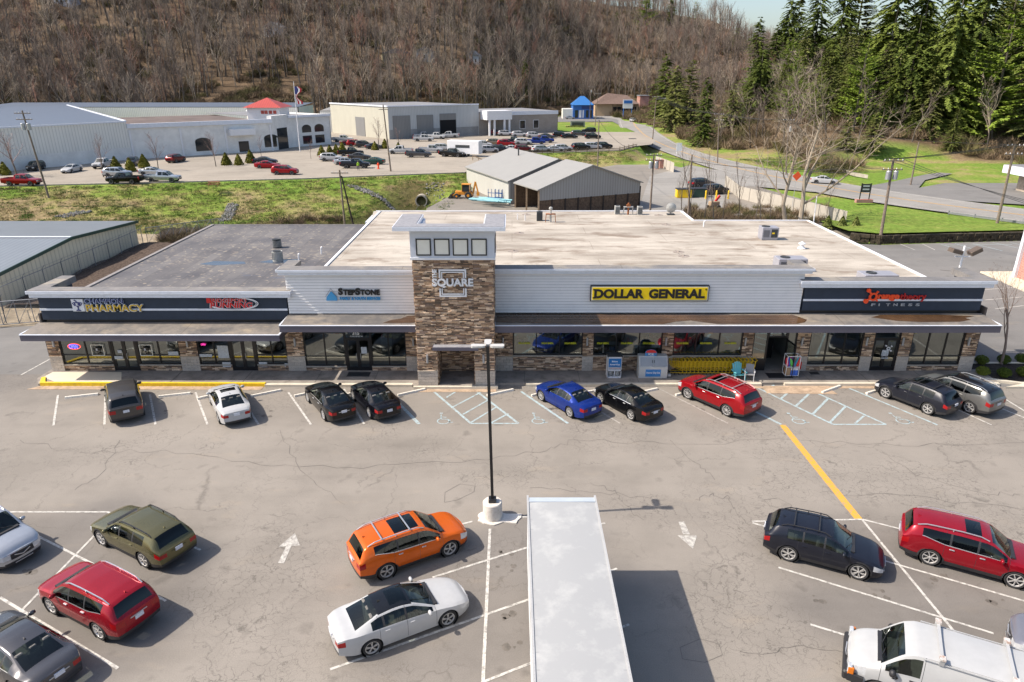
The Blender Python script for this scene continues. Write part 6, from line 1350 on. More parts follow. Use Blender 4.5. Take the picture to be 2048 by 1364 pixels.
# ---------------------------------------------------------------- buildings behind
def V2(p): return Vector((p[0], p[1]))
def wallq(mb, a, b, z0, z1, mi=0): mb.quad((a[0], a[1], z0), (b[0], b[1], z0), (b[0], b[1], z1), (a[0], a[1], z1), mi)
def on_face(mb, a, b, u0, u1, z0, z1, out=.04, mi=0):
 """box standing proud of the wall running from a to b (metres along it u0..u1)"""
 a = Vector((a[0], a[1])); b = Vector((b[0], b[1])); d = (b - a).normalized(); n = Vector((d.y, -d.x)); p = a + d * u0; q = a + d * u1
 o = n * out; i = -n * .06
 mb.add([(p.x + i.x, p.y + i.y, z0), (q.x + i.x, q.y + i.y, z0), (q.x + o.x, q.y + o.y, z0), (p.x + o.x, p.y + o.y, z0), (p.x + i.x, p.y + i.y, z1), (q.x + i.x, q.y + i.y, z1), (q.x + o.x, q.y + o.y, z1), (p.x + o.x, p.y + o.y, z1)],
           [(0, 1, 2, 3), (7, 6, 5, 4), (3, 2, 6, 7), (0, 3, 7, 4), (2, 1, 5, 6)], mi)
def corr(name, col, period=.35, axis='u', dirt=.15, rough=.5, vert=True):
 m, n, l, b = new_mat(name); p = coords(n, 'Object'); w = n.new('ShaderNodeTexWave'); w.inputs['Scale'].default_value = 1
 w.bands_direction = 'X'; l.new(mapping(n, l, p, (1 / period * .16 * 2, 0, 0)), w.inputs['Vector'])
 t = noise(n, l, mapping(n, l, p, (1, 1, .3)), .6, 5, .65)
 c = mix(n, l, ramp_out(n, l, t.outputs[0], [(.3, dirt * 2), (.65, 0)]), col, tuple(k * .7 for k in col)); c = mix(n, l, 1, c, ramp_out(n, l, w.outputs[0], [(.0, .74), (.25, 1.0)]), 'MULTIPLY')
 l.new(c, b.inputs['Base Color']); b.inputs['Roughness'].default_value = rough; return m
def brick_mat(name, c1, c2, mortar, sx=.4, sz=.2):
 m, n, l, b = new_mat(name); p = coords(n, 'Object'); br = n.new('ShaderNodeTexBrick'); br.inputs['Scale'].default_value = 1; br.inputs['Brick Width'].default_value = sx; br.inputs['Row Height'].default_value = sz
 br.inputs['Mortar Size'].default_value = .015; br.inputs['Color1'].default_value = (*c1, 1); br.inputs['Color2'].default_value = (*c2, 1); br.inputs['Mortar'].default_value = (*mortar, 1)
 s = n.new('ShaderNodeSeparateXYZ'); l.new(p, s.inputs[0]); cm = n.new('ShaderNodeCombineXYZ'); l.new(mth(n, l, 'ADD', s.outputs[0], s.outputs[1]), cm.inputs[0]); l.new(s.outputs[2], cm.inputs[1]); l.new(cm.outputs[0], br.inputs['Vector'])
 t = noise(n, l, p, .5, 5, .6); c = mix(n, l, 1, br.outputs[0], ramp_out(n, l, t.outputs[0], [(.3, .85), (.7, 1.1)]), 'MULTIPLY'); l.new(c, b.inputs['Base Color']); b.inputs['Roughness'].default_value = .85; return m
M['w_metal'] = corr('pale_ribbed_cladding', (.78, .77, .72), .6); M['w_brick'] = brick_mat('white_painted_block', (.8, .79, .76), (.76, .75, .72), (.62, .61, .6))
M['g_metal'] = corr('grey_ribbed_cladding', (.48, .50, .51), .5); M['cream_metal'] = corr('cream_ribbed_cladding', (.66, .61, .47), .6); M['shed_metal'] = corr('taupe_ribbed_cladding', (.36, .34, .315), .45); M['shed_pale'] = corr('pale_shed_cladding', (.5, .49, .45), .45)
M['br_brick'] = brick_mat('grey_brown_brick', (.26, .225, .2), (.31, .27, .235), (.36, .33, .3), .4, .1); M['r_brick'] = brick_mat('red_brick', (.38, .12, .09), (.42, .15, .11), (.45, .38, .33), .3, .09)
M['bl_roof'] = corr('blue_grey_metal_roof', (.12, .145, .19), .5, rough=.4); M['seam_roof'] = corr('pale_metal_roof', (.31, .30, .28), .5, rough=.45, dirt=.1); M['grey_rib_roof'] = corr('ribbed_steel_roof', (.19, .205, .22), .55, rough=.35); M['brown_roof'] = flat('brown_built_up_roof', (.12, .09, .08), .9, 0, .3, .3)
M['grey_roof'] = flat('grey_flat_roof', (.2, .2, .21), .85, 0, .15, .2); M['redroof'] = corr('red_standing_seam', (.45, .07, .05), .6, rough=.4); M['blueroof'] = corr('blue_standing_seam', (.04, .17, .45), .6, rough=.4); M['bluewall'] = flat('blue_wall', (.03, .14, .45), .5, 0, .05)
M['tanwall'] = flat('tan_wall', (.50, .36, .22), .8, 0, .06, 1); M['shingle'] = flat('brown_shingle', (.15, .10, .08), .9, 0, .2, 1); M['door_grey'] = corr('grey_roller_door', (.22, .22, .22), .4); M['dkglass'] = flat('dark_window_glass', (.02, .025, .03), .08, 0, 0)
def face_frame(a, b):
 """object matrix whose x axis runs along the wall a -> b, so cladding ribs follow it"""
 d = (V2(b) - V2(a)).normalized(); return Matrix(((d.x, -d.y, 0, a[0]), (d.y, d.x, 0, a[1]), (0, 0, 1, 0), (0, 0, 0, 1)))
def wall_part(parent, a, b, z0, z1, mat, name='wall', th=.25, z1b=None):
 L = (V2(b) - V2(a)).length; mb = MB(); z1b = z1 if z1b is None else z1b
 mb.add([(0, 0, z0), (L, 0, z0), (L, th, z0), (0, th, z0), (0, 0, z1), (L, 0, z1b), (L, th, z1b), (0, th, z1)], [(0, 3, 2, 1), (4, 5, 6, 7), (0, 1, 5, 4), (1, 2, 6, 5), (2, 3, 7, 6), (3, 0, 4, 7)])
 o = mb.build(name, mat, parent); o.matrix_local = face_frame(a, b); return o
def roof_part(parent, pts, mat, name='roof', frame=None):
 """one roof plane with a little thickness, given by world corners; ribs run away from the first edge"""
 P = [Vector(p) for p in pts]; F = face_frame(P[0], P[1]); I = F.inverted(); Q = [I @ p for p in P]; n = len(Q); mb = MB()
 mb.add(Q + [q - Vector((0, 0, .15)) for q in Q], [tuple(range(n)), tuple(range(2 * n - 1, n - 1, -1))] + [(i, i + n, (i + 1) % n + n, (i + 1) % n) for i in range(n)]); o = mb.build(name, mat, parent); o.matrix_local = F; return o
def holes(parent, a, b, lst, mat, name, out=.05, sub=None):
 for (u0, u1, z0, z1) in lst:
  mb = MB(); on_face(mb, a, b, u0, u1, z0, z1, out); o = mb.build(name, mat, parent)
  if sub: mb = MB(); on_face(mb, a, b, u0 + .12, u1 - .12, z0 + .12, z1 - .12, out + .02); mb.build(sub[0], sub[1], o)
def upx(px, a, b, py=300):
 """metres along wall a-b at which the photograph's column px meets it"""
 s = (px - 1024) / FPX; A_ = V2(a); d = (V2(b) - A_).normalized(); best = 0; lo, hi = -20, 200
 f = lambda u: ((A_ + d * u).x / ((A_ + d * u).y * math.cos(PITCH) + (CAMH - 5) * math.sin(PITCH))) - s
 for _ in range(40):
  m = (lo + hi) / 2
  if f(m) < 0: lo = m
  else: hi = m
 return lo
# left ribbed warehouse
P1 = at(0, 344, 2); P2 = at(266, 319, 2); d = (P2 - P1).normalized(); P0 = P1 - d * 60; Q2 = at(135, 213, 9.9); Q0 = P0 + (Q2 - P2)
w = empty('warehouse', (0, 0, 0), label='large pale ribbed warehouse with a blue grey roof at the far left', cat='warehouse')
wall_part(w, P0, P2, 2, 4.6, M['w_brick'], 'block_base', .4); wall_part(w, P0 - Vector((0, .03, 0)), P2 - Vector((0, .03, 0)), 4.6, 9.8, M['w_metal'], 'wall', .45); wall_part(w, P2, Q2, 2, 9.8, M['w_metal'])
roof_part(w, [(P0.x, P0.y, 9.9), (P2.x, P2.y, 9.9), (Q2.x, Q2.y, 10.3), (Q0.x, Q0.y, 10.3)], M['bl_roof'])
mb = MB(); mb.bar((P0.x, P0.y - .1, 9.85), (P2.x, P2.y - .1, 9.85), .3, .3); mb.build('eave_trim', M['trim'], w); mb = MB(); mb.bar((P2.x, P2.y - .1, 9.95), (Q2.x, Q2.y, 10.35), .4, .3); mb.build('verge_trim', M['trim'], w)
# white block building with entrance
P3 = at(550, 301, 2); w = empty('office_building', (0, 0, 0), label='long white block building with arched windows and a red hip roof lantern', cat='office building'); d = (P3 - P2).normalized(); nn = Vector((-d.y, d.x, 0))
wall_part(w, P2, P3, 2, 9.1, M['w_brick']); roof_part(w, [P2 + Vector((0, 0, 6.6)), P3 + Vector((0, 0, 6.6)), P3 + nn * 45 + Vector((0, 0, 6.6)), P2 + nn * 45 + Vector((0, 0, 6.6))], M['brown_roof'])
mb = MB(); mb.bar(P2 + Vector((0, 0, 6.9)), P3 + Vector((0, 0, 6.9)), .7, .9); mb.build('parapet_band', M['trim'], w)
holes(w, P2, P3, [(upx(390, P2, P3) - .0, upx(390, P2, P3) + 3.4, 2.9, 5.0), (upx(528, P2, P3), upx(528, P2, P3) + 3.0, 2.9, 5.0)], M['dkglass'], 'arched_window')
for px in (390, 528):
 u = upx(px, P2, P3); c = V2(P2) + V2(d) * (u + 1.7); mb = MB(); mb.prism([(1.7 * math.cos(t), .8 * math.sin(t)) for t in np.linspace(0, math.pi, 12)], -.06, .05); o = mb.build('arch_glass', M['dkglass'], w); o.matrix_local = Matrix.Translation((c.x, c.y, 5.0)) @ Matrix.Rotation(math.atan2(d.y, d.x), 4, 'Z')
u = upx(475, P2, P3); holes(w, P2, P3, [(u, u + 2.6, 2.05, 4.7)], M['white'], 'door_frame', .08, ('door', M['dkglass'])); holes(w, P2, P3, [(u - 1.8, u + 4, 6.0, 7.4)], M['white'], 'awning', 1.4)
for px in (262, 362, 451, 541): u = upx(px, P2, P3); holes(w, P2, P3, [(u, u + .35, 2, 8)], M['white'], 'downspout', .25)
P4 = at(582, 295, 2); P5 = at(664, 288, 2); e = (P5 - P4).normalized(); ne = Vector((-e.y, e.x, 0))
wall_part(w, P3, P4, 2, 10.0, M['w_brick'], 'entrance_wall', 1.2); u = (P4 - P3).length; holes(w, P3, P4, [(u * .25, u * .85, 2, 7.0)], M['dkglass'], 'entrance_arch', .1)
wall_part(w, P4, P5, 2, 9.6, M['w_brick']); wall_part(w, P5, P5 + ne * 40, 2, 9.6, M['w_brick']); roof_part(w, [P4 + Vector((0, 0, 7.2)), P5 + Vector((0, 0, 7.2)), P5 + ne * 40 + Vector((0, 0, 7.2)), P4 + ne * 40 + Vector((0, 0, 7.2))], M['grey_roof'])
mb = MB(); mb.bar(P4 + Vector((0, 0, 7.4)), P5 + Vector((0, 0, 7.4)), .8, .6); mb.build('parapet_band', M['trim'], w)
for px0, px1 in ((605, 623), (630, 648)):
 u0, u1 = upx(px0, P4, P5), upx(px1, P4, P5); holes(w, P4, P5, [(u0, u1, 2.6, 4.6), (u0, u1, 5.4, 6.4)], M['dkglass'], 'arched_window')
 c = V2(P4) + V2(e) * ((u0 + u1) / 2); r = (u1 - u0) / 2; mb = MB(); mb.prism([(r * math.cos(t), .9 * math.sin(t)) for t in np.linspace(0, math.pi, 12)], -.06, .05); o = mb.build('arch_glass', M['dkglass'], w); o.matrix_local = Matrix.Translation((c.x, c.y, 6.4)) @ Matrix.Rotation(math.atan2(e.y, e.x), 4, 'Z')
c = at(537, 231, 9.0); c = Vector((-67.5, 186, 0)); c.x = (537 - 1024) / FPX * (186 * math.cos(PITCH) + 8 * math.sin(PITCH))
mb = MB(); mb.box(c.x - 4.1, c.x + 4.1, c.y - 4, c.y + 4, 8.0, 11.6); mb.build('lantern', M['white'], w)
mb = MB(); mb.add([(c.x - 4.9, c.y - 4.8, 11.5), (c.x + 4.9, c.y - 4.8, 11.5), (c.x + 4.9, c.y + 4.8, 11.5), (c.x - 4.9, c.y + 4.8, 11.5), (c.x, c.y, 13.8)], [(0, 1, 4), (1, 2, 4), (2, 3, 4), (3, 0, 4), (3, 2, 1, 0)]); mb.build('hip_roof', M['redroof'], w)
for q in range(4): mb = MB(); x = c.x - 3.4 + q * 1.1 + (2.6 if q > 0 else 2.8); mb.box(x, x + .8, c.y - 4.06, c.y - 4, 10.0, 10.8); mb.build('red_lettering', M['redroof'], w)
# far long roofs behind
for (x0, x1, yy, z, m, lab) in (((-175, -70, 236, 9.6, 'w_metal', 'long low pale building behind the white office block')), ((-62, -38, 232, 8.6, 'w_metal', 'small white roofed building between the lantern and the grey warehouse'))):
 t = empty('rear_building', (0, 0, 0), label=lab, cat='building'); a = Vector((x0, yy, 0)); b = Vector((x1, yy, 0)); wall_part(t, a, b, 2, z, M[m]); wall_part(t, b, b + Vector((0, 18, 0)), 2, z, M[m]); roof_part(t, [(x0, yy, z), (x1, yy, z), (x1, yy + 18, z + .8), (x0, yy + 18, z + .8)], M['bl_roof'] if x0 < -100 else M['seam_roof'])
# grey warehouse
C0 = at(779, 279, 2); C1 = at(958, 270, 2); C2 = at(665, 265, 2); zt_ = 11.0
w = empty('warehouse', (0, 0, 0), label='grey metal warehouse with three roller doors, one of them open', cat='warehouse')
wall_part(w, C0, C1, 2, zt_, M['g_metal']); wall_part(w, C2, C0, 2, zt_, M['shed_pale2'] if 'shed_pale2' in M else M.setdefault('shed_pale2', corr('cream_side_cladding', (.5, .48, .4), .5))); C3 = C2 + (C1 - C0)  # left side wall in a warmer cream tone than the front
roof_part(w, [C0 + Vector((0, 0, zt_ - 2.1)), C1 + Vector((0, 0, zt_ - 2.1)), C3 + Vector((0, 0, zt_ - 2.1)), C2 + Vector((0, 0, zt_ - 2.1))], M['grey_roof'])
mb = MB(); mb.bar(C0 + Vector((0, 0, zt_ - 2)), C1 + Vector((0, 0, zt_ - 2)), .5, .35); mb.build('eave_trim', M['trim'], w); mb = MB(); mb.bar(C2 + Vector((0, 0, zt_ - 2)), C0 + Vector((0, 0, zt_ - 2)), .5, .35); mb.build('eave_trim', M['trim'], w)
for a_, b_, op in ((786, 821, 0), (834, 867, 0), (880, 912, 1)):
 u0, u1 = upx(a_, C0, C1), upx(b_, C0, C1)
 if not op: holes(w, C0, C1, [(u0, u1, 2, 8.4)], M['door_grey'], 'roller_door', .1)
 else: holes(w, C0, C1, [(u0, u1, 2, 6.8)], M['dark'], 'open_doorway', .1); holes(w, C0, C1, [(u0, u1, 6.8, 8.6)], M['door_grey'], 'roller_door', .15)
u0, u1 = upx(712, C2, C0), upx(730, C2, C0); holes(w, C2, C0, [(u0, u1, 2, 7.5)], M['door_grey'], 'roller_door', .1); holes(w, C0, C1, [(0.2, (C1 - C0).length - .2, 2, 4.6)], M['g_base'] if 'g_base' in M else M.setdefault('g_base', brick_mat('grey_block', (.3, .3, .3), (.28, .28, .28), (.22, .22, .22))), 'block_base', .04)
for px, py in ((748, 206), (760, 207), (816, 207), (830, 203), (868, 203), (872, 200)):
 q = at(px, 211, 9.0); s = R.uniform(.9, 1.8); mb = MB(); Yq = C0.y + 15 + R.uniform(0, 12); Xq = (px - 1024) / FPX * (Yq * math.cos(PITCH) + 3.3); mb.bev(Xq - s, Xq + s, Yq, Yq + 1.5, 8.9, 9.9, .1); mb.build('roof_unit', M['ac'], w)
# brick building with white portico
B1 = at(1115, 264, 2); w = empty('brick_building', (0, 0, 0), label='low grey brown brick building with a white columned porch', cat='building'); d = (B1 - C1).normalized(); nn = Vector((-d.y, d.x, 0)); LB = (B1 - C1).length
wall_part(w, C1, B1, 2, 8.6, M['br_brick']); wall_part(w, B1, B1 + nn * 25, 2, 8.6, M['br_brick']); roof_part(w, [C1 + Vector((0, 0, 6.6)), B1 + Vector((0, 0, 6.6)), B1 + nn * 25 + Vector((0, 0, 6.6)), C1 + nn * 25 + Vector((0, 0, 6.6))], M['grey_roof'])
holes(w, C1, B1, [(LB * .3, LB, 7.6, 8.7)], M['trim'], 'roof_fascia', .2)
for px in (1045, 1072): u = upx(px, C1, B1); holes(w, C1, B1, [(u - 1, u + 1, 3.4, 6.0)], M['white'], 'window_frame', .06, ('window_glass', M['dkglass']))
u0, u1 = upx(961, C1, B1), upx(1010, C1, B1); p = C1 + d * u0 - nn * 5; q = C1 + d * u1 - nn * 5
mb = MB(); mb.slab([(p.x, p.y), (q.x, q.y), (q.x + nn.x * 5, q.y + nn.y * 5), (p.x + nn.x * 5, p.y + nn.y * 5)], 6.6, 9.2); mb.build('porch_canopy', M['white'], w)
for k in (.12, .32, .72, .92): c = p.lerp(q, k) + nn * .5; mb = MB(); mb.tube((c.x, c.y, 2), (c.x, c.y, 6.6), .35, n=10); mb.build('column', M['white'], w)
# blue kiosk shop, brown shop, red barn
w = empty('blue_shop', (0, 0, 0), label='small bright blue shop with a blue hip roof beside the main road', cat='shop'); Y0 = 345; kx = lambda px, Y=Y0: (px - 1024) / FPX * (Y * math.cos(PITCH) + 5.5)
mb = MB(); mb.box(kx(1146), kx(1187), Y0, Y0 + 12, 0, 6.4); mb.build('wall', M['bluewall'], w); mb = MB(); a, b = kx(1144), kx(1188); mb.add([(a, Y0 - 1, 6.3), (b, Y0 - 1, 6.3), (b, Y0 + 13, 6.3), (a, Y0 + 13, 6.3), ((a + b) / 2 - 1, Y0 + 6, 10.2), ((a + b) / 2 + 1, Y0 + 6, 10.2)], [(0, 1, 5, 4), (1, 2, 5), (2, 3, 4, 5), (3, 0, 4)]); mb.build('hip_roof', M['blueroof'], w)
mb = MB(); mb.box(kx(1126), kx(1146) - .05, Y0 + 1, Y0 + 10, 0, 4.5); mb.build('side_wing', M['w_metal'], w)
for x0, x1 in ((1150, 1156), (1158, 1163), (1165, 1168), (1172, 1177), (1180, 1184)): mb = MB(); mb.box(kx(x0), kx(x1), Y0 - .1, Y0, .6, 4); mb.build('window', M['white'] if x0 in (1158, 1165) else M['dkglass'], w)
mb = MB(); mb.box(kx(1163), kx(1187), Y0 - .2, Y0 - .11, 4.5, 6.1); s_ = mb.build('sign_band', flat('dark_blue_band', (.02, .05, .2), .5, 0, .1), w); text_mesh('sign_lettering', 'THE SHOP', 1, M['redroof'], s_, (kx(1166), Y0 - .25, 4.8), width=4.5, height=1, offset=.02) if 0 else None
w = empty('brown_shop', (0, 0, 0), label='tan shop with a brown shingled roof and open porch beyond the blue shop', cat='shop'); Y0 = 372; a, b = kx(1190, Y0), kx(1276, Y0)
mb = MB(); mb.box(a, b, Y0, Y0 + 16, 0, 6.0); mb.build('wall', M['tanwall'], w); mb = MB(); mid = a + (b - a) * .35; mb.add([(a - .5, Y0 - 2, 5.9), (b + .5, Y0 - 2, 5.9), (b + .5, Y0 + 18, 5.9), (a - .5, Y0 + 18, 5.9), (a + 7, Y0 + 8, 11), (b - 5, Y0 + 8, 10)], [(0, 1, 5, 4), (1, 2, 5), (2, 3, 4, 5), (3, 0, 4)]); mb.build('shingle_roof', M['shingle'], w)
for k in np.linspace(.4, 1, 7): mb = MB(); x = a + (b - a) * k; mb.box(x - .15, x + .15, Y0 - 1.8, Y0 - 1.5, 0, 5.8); mb.build('porch_post', M['wood'], w)
mb = MB(); mb.box(a + (b - a) * .42, b - 1, Y0 - .12, Y0, .8, 4.5); mb.build('shaded_window', M['dkglass'], w)
w = empty('red_barn', (0, 0, 0), label='small red brick building at the bend of the road', cat='building'); mb = MB(); mb.box(kx(1279, 400), kx(1297, 400), 400, 410, 0, 9); mb.build('wall', M['r_brick'], w); mb = MB(); mb.box(kx(1278, 400), kx(1298, 400), 399.5, 410.5, 9, 9.4); mb.build('roof', M['grey_roof'], w)
# two sheds
w = empty('storage_shed', (0, 0, 0), label='pale metal shed nearer the creek with a light ribbed roof', cat='shed'); B = Vector((-.5, 107.7, 0)); u = Vector((7.8, 3.6, 0)); dp = Vector((-7.7, 18.2, 0)); z0_, z1_ = 3.65, 6.5
wall_part(w, B + dp, B, -.3, z0_, M['shed_pale']);
def gable(w, a, u, z0, z1, base, mat, name='gable_wall', bot=None):
 L = u.length; mb = MB(); bot = base if bot is None else bot; pts = [(0, bot), (2 * L, bot), (2 * L, z0), (L, z1), (0, z0)]; mb.prism(pts, 0, .2); o = mb.build(name, mat, w); o.matrix_local = face_frame(a, a + u); return o
gable(w, B, u, z0_, z1_, -.3, M['shed_metal']); Z = lambda z: Vector((0, 0, z)); ov = -dp.normalized() * .3; ou = -u.normalized() * .35
roof_part(w, [B + dp + ou + Z(z0_ - .02), B + ou + ov + Z(z0_ - .02), B + u + ov + Z(z1_ + .12), B + dp + u + Z(z1_ + .12)], M['seam_roof']); roof_part(w, [B + u + ov + Z(z1_ + .12), B + 2 * u + ov - ou + Z(z0_), B + dp + 2 * u - ou + Z(z0_), B + dp + u + Z(z1_ + .12)], M['seam_roof'])
mb = MB(); c = B + dp * .6 + u * .8; mb.tube((c.x, c.y, 5.5), (c.x, c.y, 7.4), .12, n=8); mb.build('flue', M['ac_dark'], w)
w = empty('open_shed', (0, 0, 0), label='taupe gabled shed with dark timber lower wall and an open bay', cat='shed'); B = Vector((3.8, 98, 0)); u = Vector((7.85, 3.65, 0)); dp = Vector((-3.3, 7.1, 0)); z0_, z1_ = 3.8, 6.7
o = gable(w, B, u, z0_, z1_, 0, M['shed_metal'], bot=2.2);
mb = MB(); n_ = u.normalized();
for k in range(16):
 a = B + n_ * (.05 + k * 1.08) ;
for k in range(11): mb.box(.05, 2 * u.length - .05, .06, .14, .0 + k * .2, .19 + k * .2)
o = mb.build('timber_wall', M['wood'], w); o.matrix_local = face_frame(B, B + u)
for k in range(9): mb = MB(); x = k * 2 * u.length / 8; mb.box(x - .1, x + .1, -.06, .055, 0, 3.2 if k in (0, 8) else 2.25); o = mb.build('post', M['black2'] if 'black2' in M else M.setdefault('black2', flat('dark_timber', (.04, .03, .025), .9, 0, .2, 4)), w); o.matrix_local = face_frame(B, B + u)
roof_part(w, [B + dp + ou + Z(z0_), B + ou + ov + Z(z0_), B + u + ov + Z(z1_ + .12), B + dp + u + Z(z1_ + .12)], M['seam_roof']); roof_part(w, [B + u + ov + Z(z1_ + .12), B + 2 * u + ov - ou + Z(z0_), B + dp + 2 * u - ou + Z(z0_), B + dp + u + Z(z1_ + .12)], M['seam_roof'])
for k in (0, .5, 1): c = B + dp * k; mb = MB(); mb.box(c.x - .12, c.x + .12, c.y - .12, c.y + .12, 0, z0_ - .1); mb.build('post', M['tanpost'] if 'tanpost' in M else M.setdefault('tanpost', flat('raw_timber', (.35, .25, .16), .9, 0, .2, 5)), w)
wall_part(w, B + dp + Vector((0, .1, 0)), B + dp + 2 * u, 0, z0_, M['wood'], 'back_wall')
# ribbed roof store on the left
w = empty('storage_building', (0, 0, 0), label='cream storage building with a ribbed steel roof and dark green trim on the left', cat='storage building'); x = -44.6; ya, yb_, yc = 56.7, 67.6, 80; z0_, z1_ = 2.7, 3.5
def pl3(x, y, z): return Vector((x, y, z))
mb = MB(); o = None; L = yc - ya
mb = MB(); mb.prism([(0, 0), (L, 0), (L, z0_), (yb_ - ya, z1_), (0, z0_)], -.2, 0); o = mb.build('gable_wall', M['cream_metal'], w); o.matrix_local = Matrix(((0, -1, 0, x), (1, 0, 0, ya), (0, 0, 1, 0), (0, 0, 0, 1)))
wall_part(w, (x - 60, ya), (x, ya), 0, z0_, M['cream_metal']); holes(w, (x - 60, ya), (x, ya), [(60 - 4.2, 60 - 1.2, 0, 2.3), (60 - 8.2, 60 - 5.2, 0, 2.3)], M['greendoor'] if 'greendoor' in M else M.setdefault('greendoor', flat('dark_green_paint', (.015, .05, .04), .5, 0, .1)), 'roller_door', .05)
roof_part(w, [pl3(x - 60, ya - .4, z0_ + .1), pl3(x + .4, ya - .4, z0_ + .1), pl3(x + .4, yb_, z1_ + .15), pl3(x - 60, yb_, z1_ + .15)], M['grey_rib_roof']); roof_part(w, [pl3(x - 60, yb_, z1_ + .15), pl3(x + .4, yb_, z1_ + .15), pl3(x + .4, yc + .3, z0_ + .1), pl3(x - 60, yc + .3, z0_ + .1)], M['grey_rib_roof'])
for y_0, z_0, y_1, z_1 in ((ya - .4, z0_ + .02, yb_, z1_ + .06), (yb_, z1_ + .06, yc + .3, z0_ + .02)): mb = MB(); mb.bar((x + .46, y_0, z_0), (x + .46, y_1, z_1), .1, .3); mb.build('verge_trim', M['greendoor'], w)
mb = MB(); mb.bar((x - 60, ya - .46, z0_ + .02), (x + .5, ya - .46, z0_ + .02), .1, .3); mb.build('eave_trim', M['greendoor'], w); mb = MB(); mb.bar((x - 60, yb_, z1_ + .2), (x + .4, yb_, z1_ + .2), .35, .06); mb.build('ridge_cap', M['trim'], w)
# brick building at the right edge and the roadside one behind it
w = empty('brick_building', (0, 0, 0), label='red brick building with pale corner trim cut by the right edge', cat='building'); c = at(2022, 556, 0)
mb = MB(); mb.box(c.x + .3, c.x + 30, c.y - 15, c.y - .3, 0, 5.6); mb.build('wall', M['r_brick'], w); mb = MB(); mb.box(c.x, c.x + .32, c.y - .32, c.y, 0, 5.9); mb.build('corner_trim', M['trim'], w); mb = MB(); mb.box(c.x - .2, c.x + 30, c.y - 15.2, c.y + .3, 5.6, 5.9); mb.build('roof', M['grey_roof'], w)
mb = MB(); mb.slab([(c.x - 2.2, c.y - 18), (c.x + 30, c.y - 18), (c.x + 30, c.y + 2), (c.x - 1.8, c.y + 2)], 0, .14); o = mb.build('building_apron', M['walk_new']); tag(o, kind='structure')
w = empty('roadside_building', (0, 0, 0), label='low building with a wide white fascia across the road at the right edge', cat='building'); c = at(2012, 379, 0)
mb = MB(); mb.box(c.x + 1, c.x + 30, c.y - 12, c.y - 1, 0, 3); mb.build('wall', flat('stone_face', (.36, .3, .24), .9, 0, .35, 1.4), w); mb = MB(); mb.box(c.x - 1.5, c.x + 32, c.y - 13, c.y, 3.0, 4.3); mb.build('fascia', M['trim'], w); mb = MB(); mb.box(c.x - 1.2, c.x + 32, c.y - 12.8, c.y - .2, 4.301, 4.4); mb.build('roof', M['grey_roof'], w)
for q in range(4): mb = MB(); mb.tube((c.x - .5 + q * 3, c.y - 12, 0), (c.x - .5 + q * 3, c.y - 12, 3), .1, n=6); mb.build('post', M['black'], w)
# hillside houses glimpsed through the wood
def ray_hit(px, py, y0=60, y1=700):
 a = (px - 1024) / FPX; b = -(py - 682) / FPX; d = Vector((a, math.cos(PITCH) + b * math.sin(PITCH), -math.sin(PITCH) + b * math.cos(PITCH))); Y = np.arange(y0, y1, 1.0); t = Y / d.y; z = CAMH + d.z * t; h = height(d.x * t, Y)
 k = np.nonzero(z <= h)[0]; i = k[0] if len(k) else len(Y) - 1; return Vector((d.x * t[i], Y[i], float(h[i])))
for px, py, wd, col, lab in ((795, 128, 14, (.45, .38, .24), 'tan house half hidden among bare trees on the far hill'), (850, 125, 9, (.5, .5, .5), 'pale grey house beside the tan one on the far hill'), (945, 133, 6, (.55, .57, .6), 'small white cabin in the wood right of the houses'), (545, 75, 8, (.55, .57, .6), 'white house high in the bare wood'), (125, 12, 9, (.45, .5, .6), 'small bluish house at the top left of the hill')):
 q = ray_hit(px, py); w = empty('hillside_house', q, R.uniform(-.3, .3), lab, 'house'); mb = MB(); mb.box(-wd / 2, wd / 2, 0, 8, -1, 4.5); mb.build('wall', flat('house_wall', col, .8, 0, .05), w); mb = MB(); mb.prism([(-wd / 2 - .5, 4.5), (wd / 2 + .5, 4.5), (0, 7)], -.5, 8.5); mb.build('roof', M['grey_roof'], w)
 for k in range(3): mb = MB(); mb.box(-wd * .35 + k * wd * .28, -wd * .25 + k * wd * .28, -.05, 0, 1.5, 3); mb.build('window', M['dkglass'], w)
# ---------------------------------------------------------------- fences
def fence_run(name, pts, mat, h, z0, lab, cat, post=2.4, solid=True, kind='panel'):
 t = empty(name, (0, 0, 0), label=lab, cat=cat)
 for a, b in zip(pts[:-1], pts[1:]):
  a = Vector((a[0], a[1], 0)); b = Vector((b[0], b[1], 0)); n = max(1, int((b - a).length / post))
  for i in range(n):
   p = a.lerp(b, i / n); q = a.lerp(b, (i + 1) / n); zp = z0 if z0 is not None else hz(p.x, p.y); zq = z0 if z0 is not None else hz(q.x, q.y)
   mb = MB(); mb.box(p.x - .07, p.x + .07, p.y - .07, p.y + .07, zp - .1, zp + h + .08); mb.build('post', mat, t)
   mb = MB()
   if solid: mb.add([(p.x, p.y, zp), (q.x, q.y, zq), (q.x, q.y, zq + h), (p.x, p.y, zp + h), (p.x, p.y + .05, zp), (q.x, q.y + .05, zq), (q.x, q.y + .05, zq + h), (p.x, p.y + .05, zp + h)], [(0, 1, 2, 3), (7, 6, 5, 4), (3, 2, 6, 7)]); mb.build('panel', mat, t)
   elif kind == 'rail':
    for zz in (.35, .7): mb.bar((p.x, p.y, zp + zz), (q.x, q.y, zq + zz), .08, .14)
    mb.build('rail', mat, t)
   elif kind == 'guard': mb.bar((p.x, p.y - .08, zp + .55), (q.x, q.y - .08, zq + .55), .06, .3); mb.build('rail', mat, t)
 return t
M['vinyl'] = flat('pale_vinyl', (.42, .385, .33), .6, 0, .06, 1)
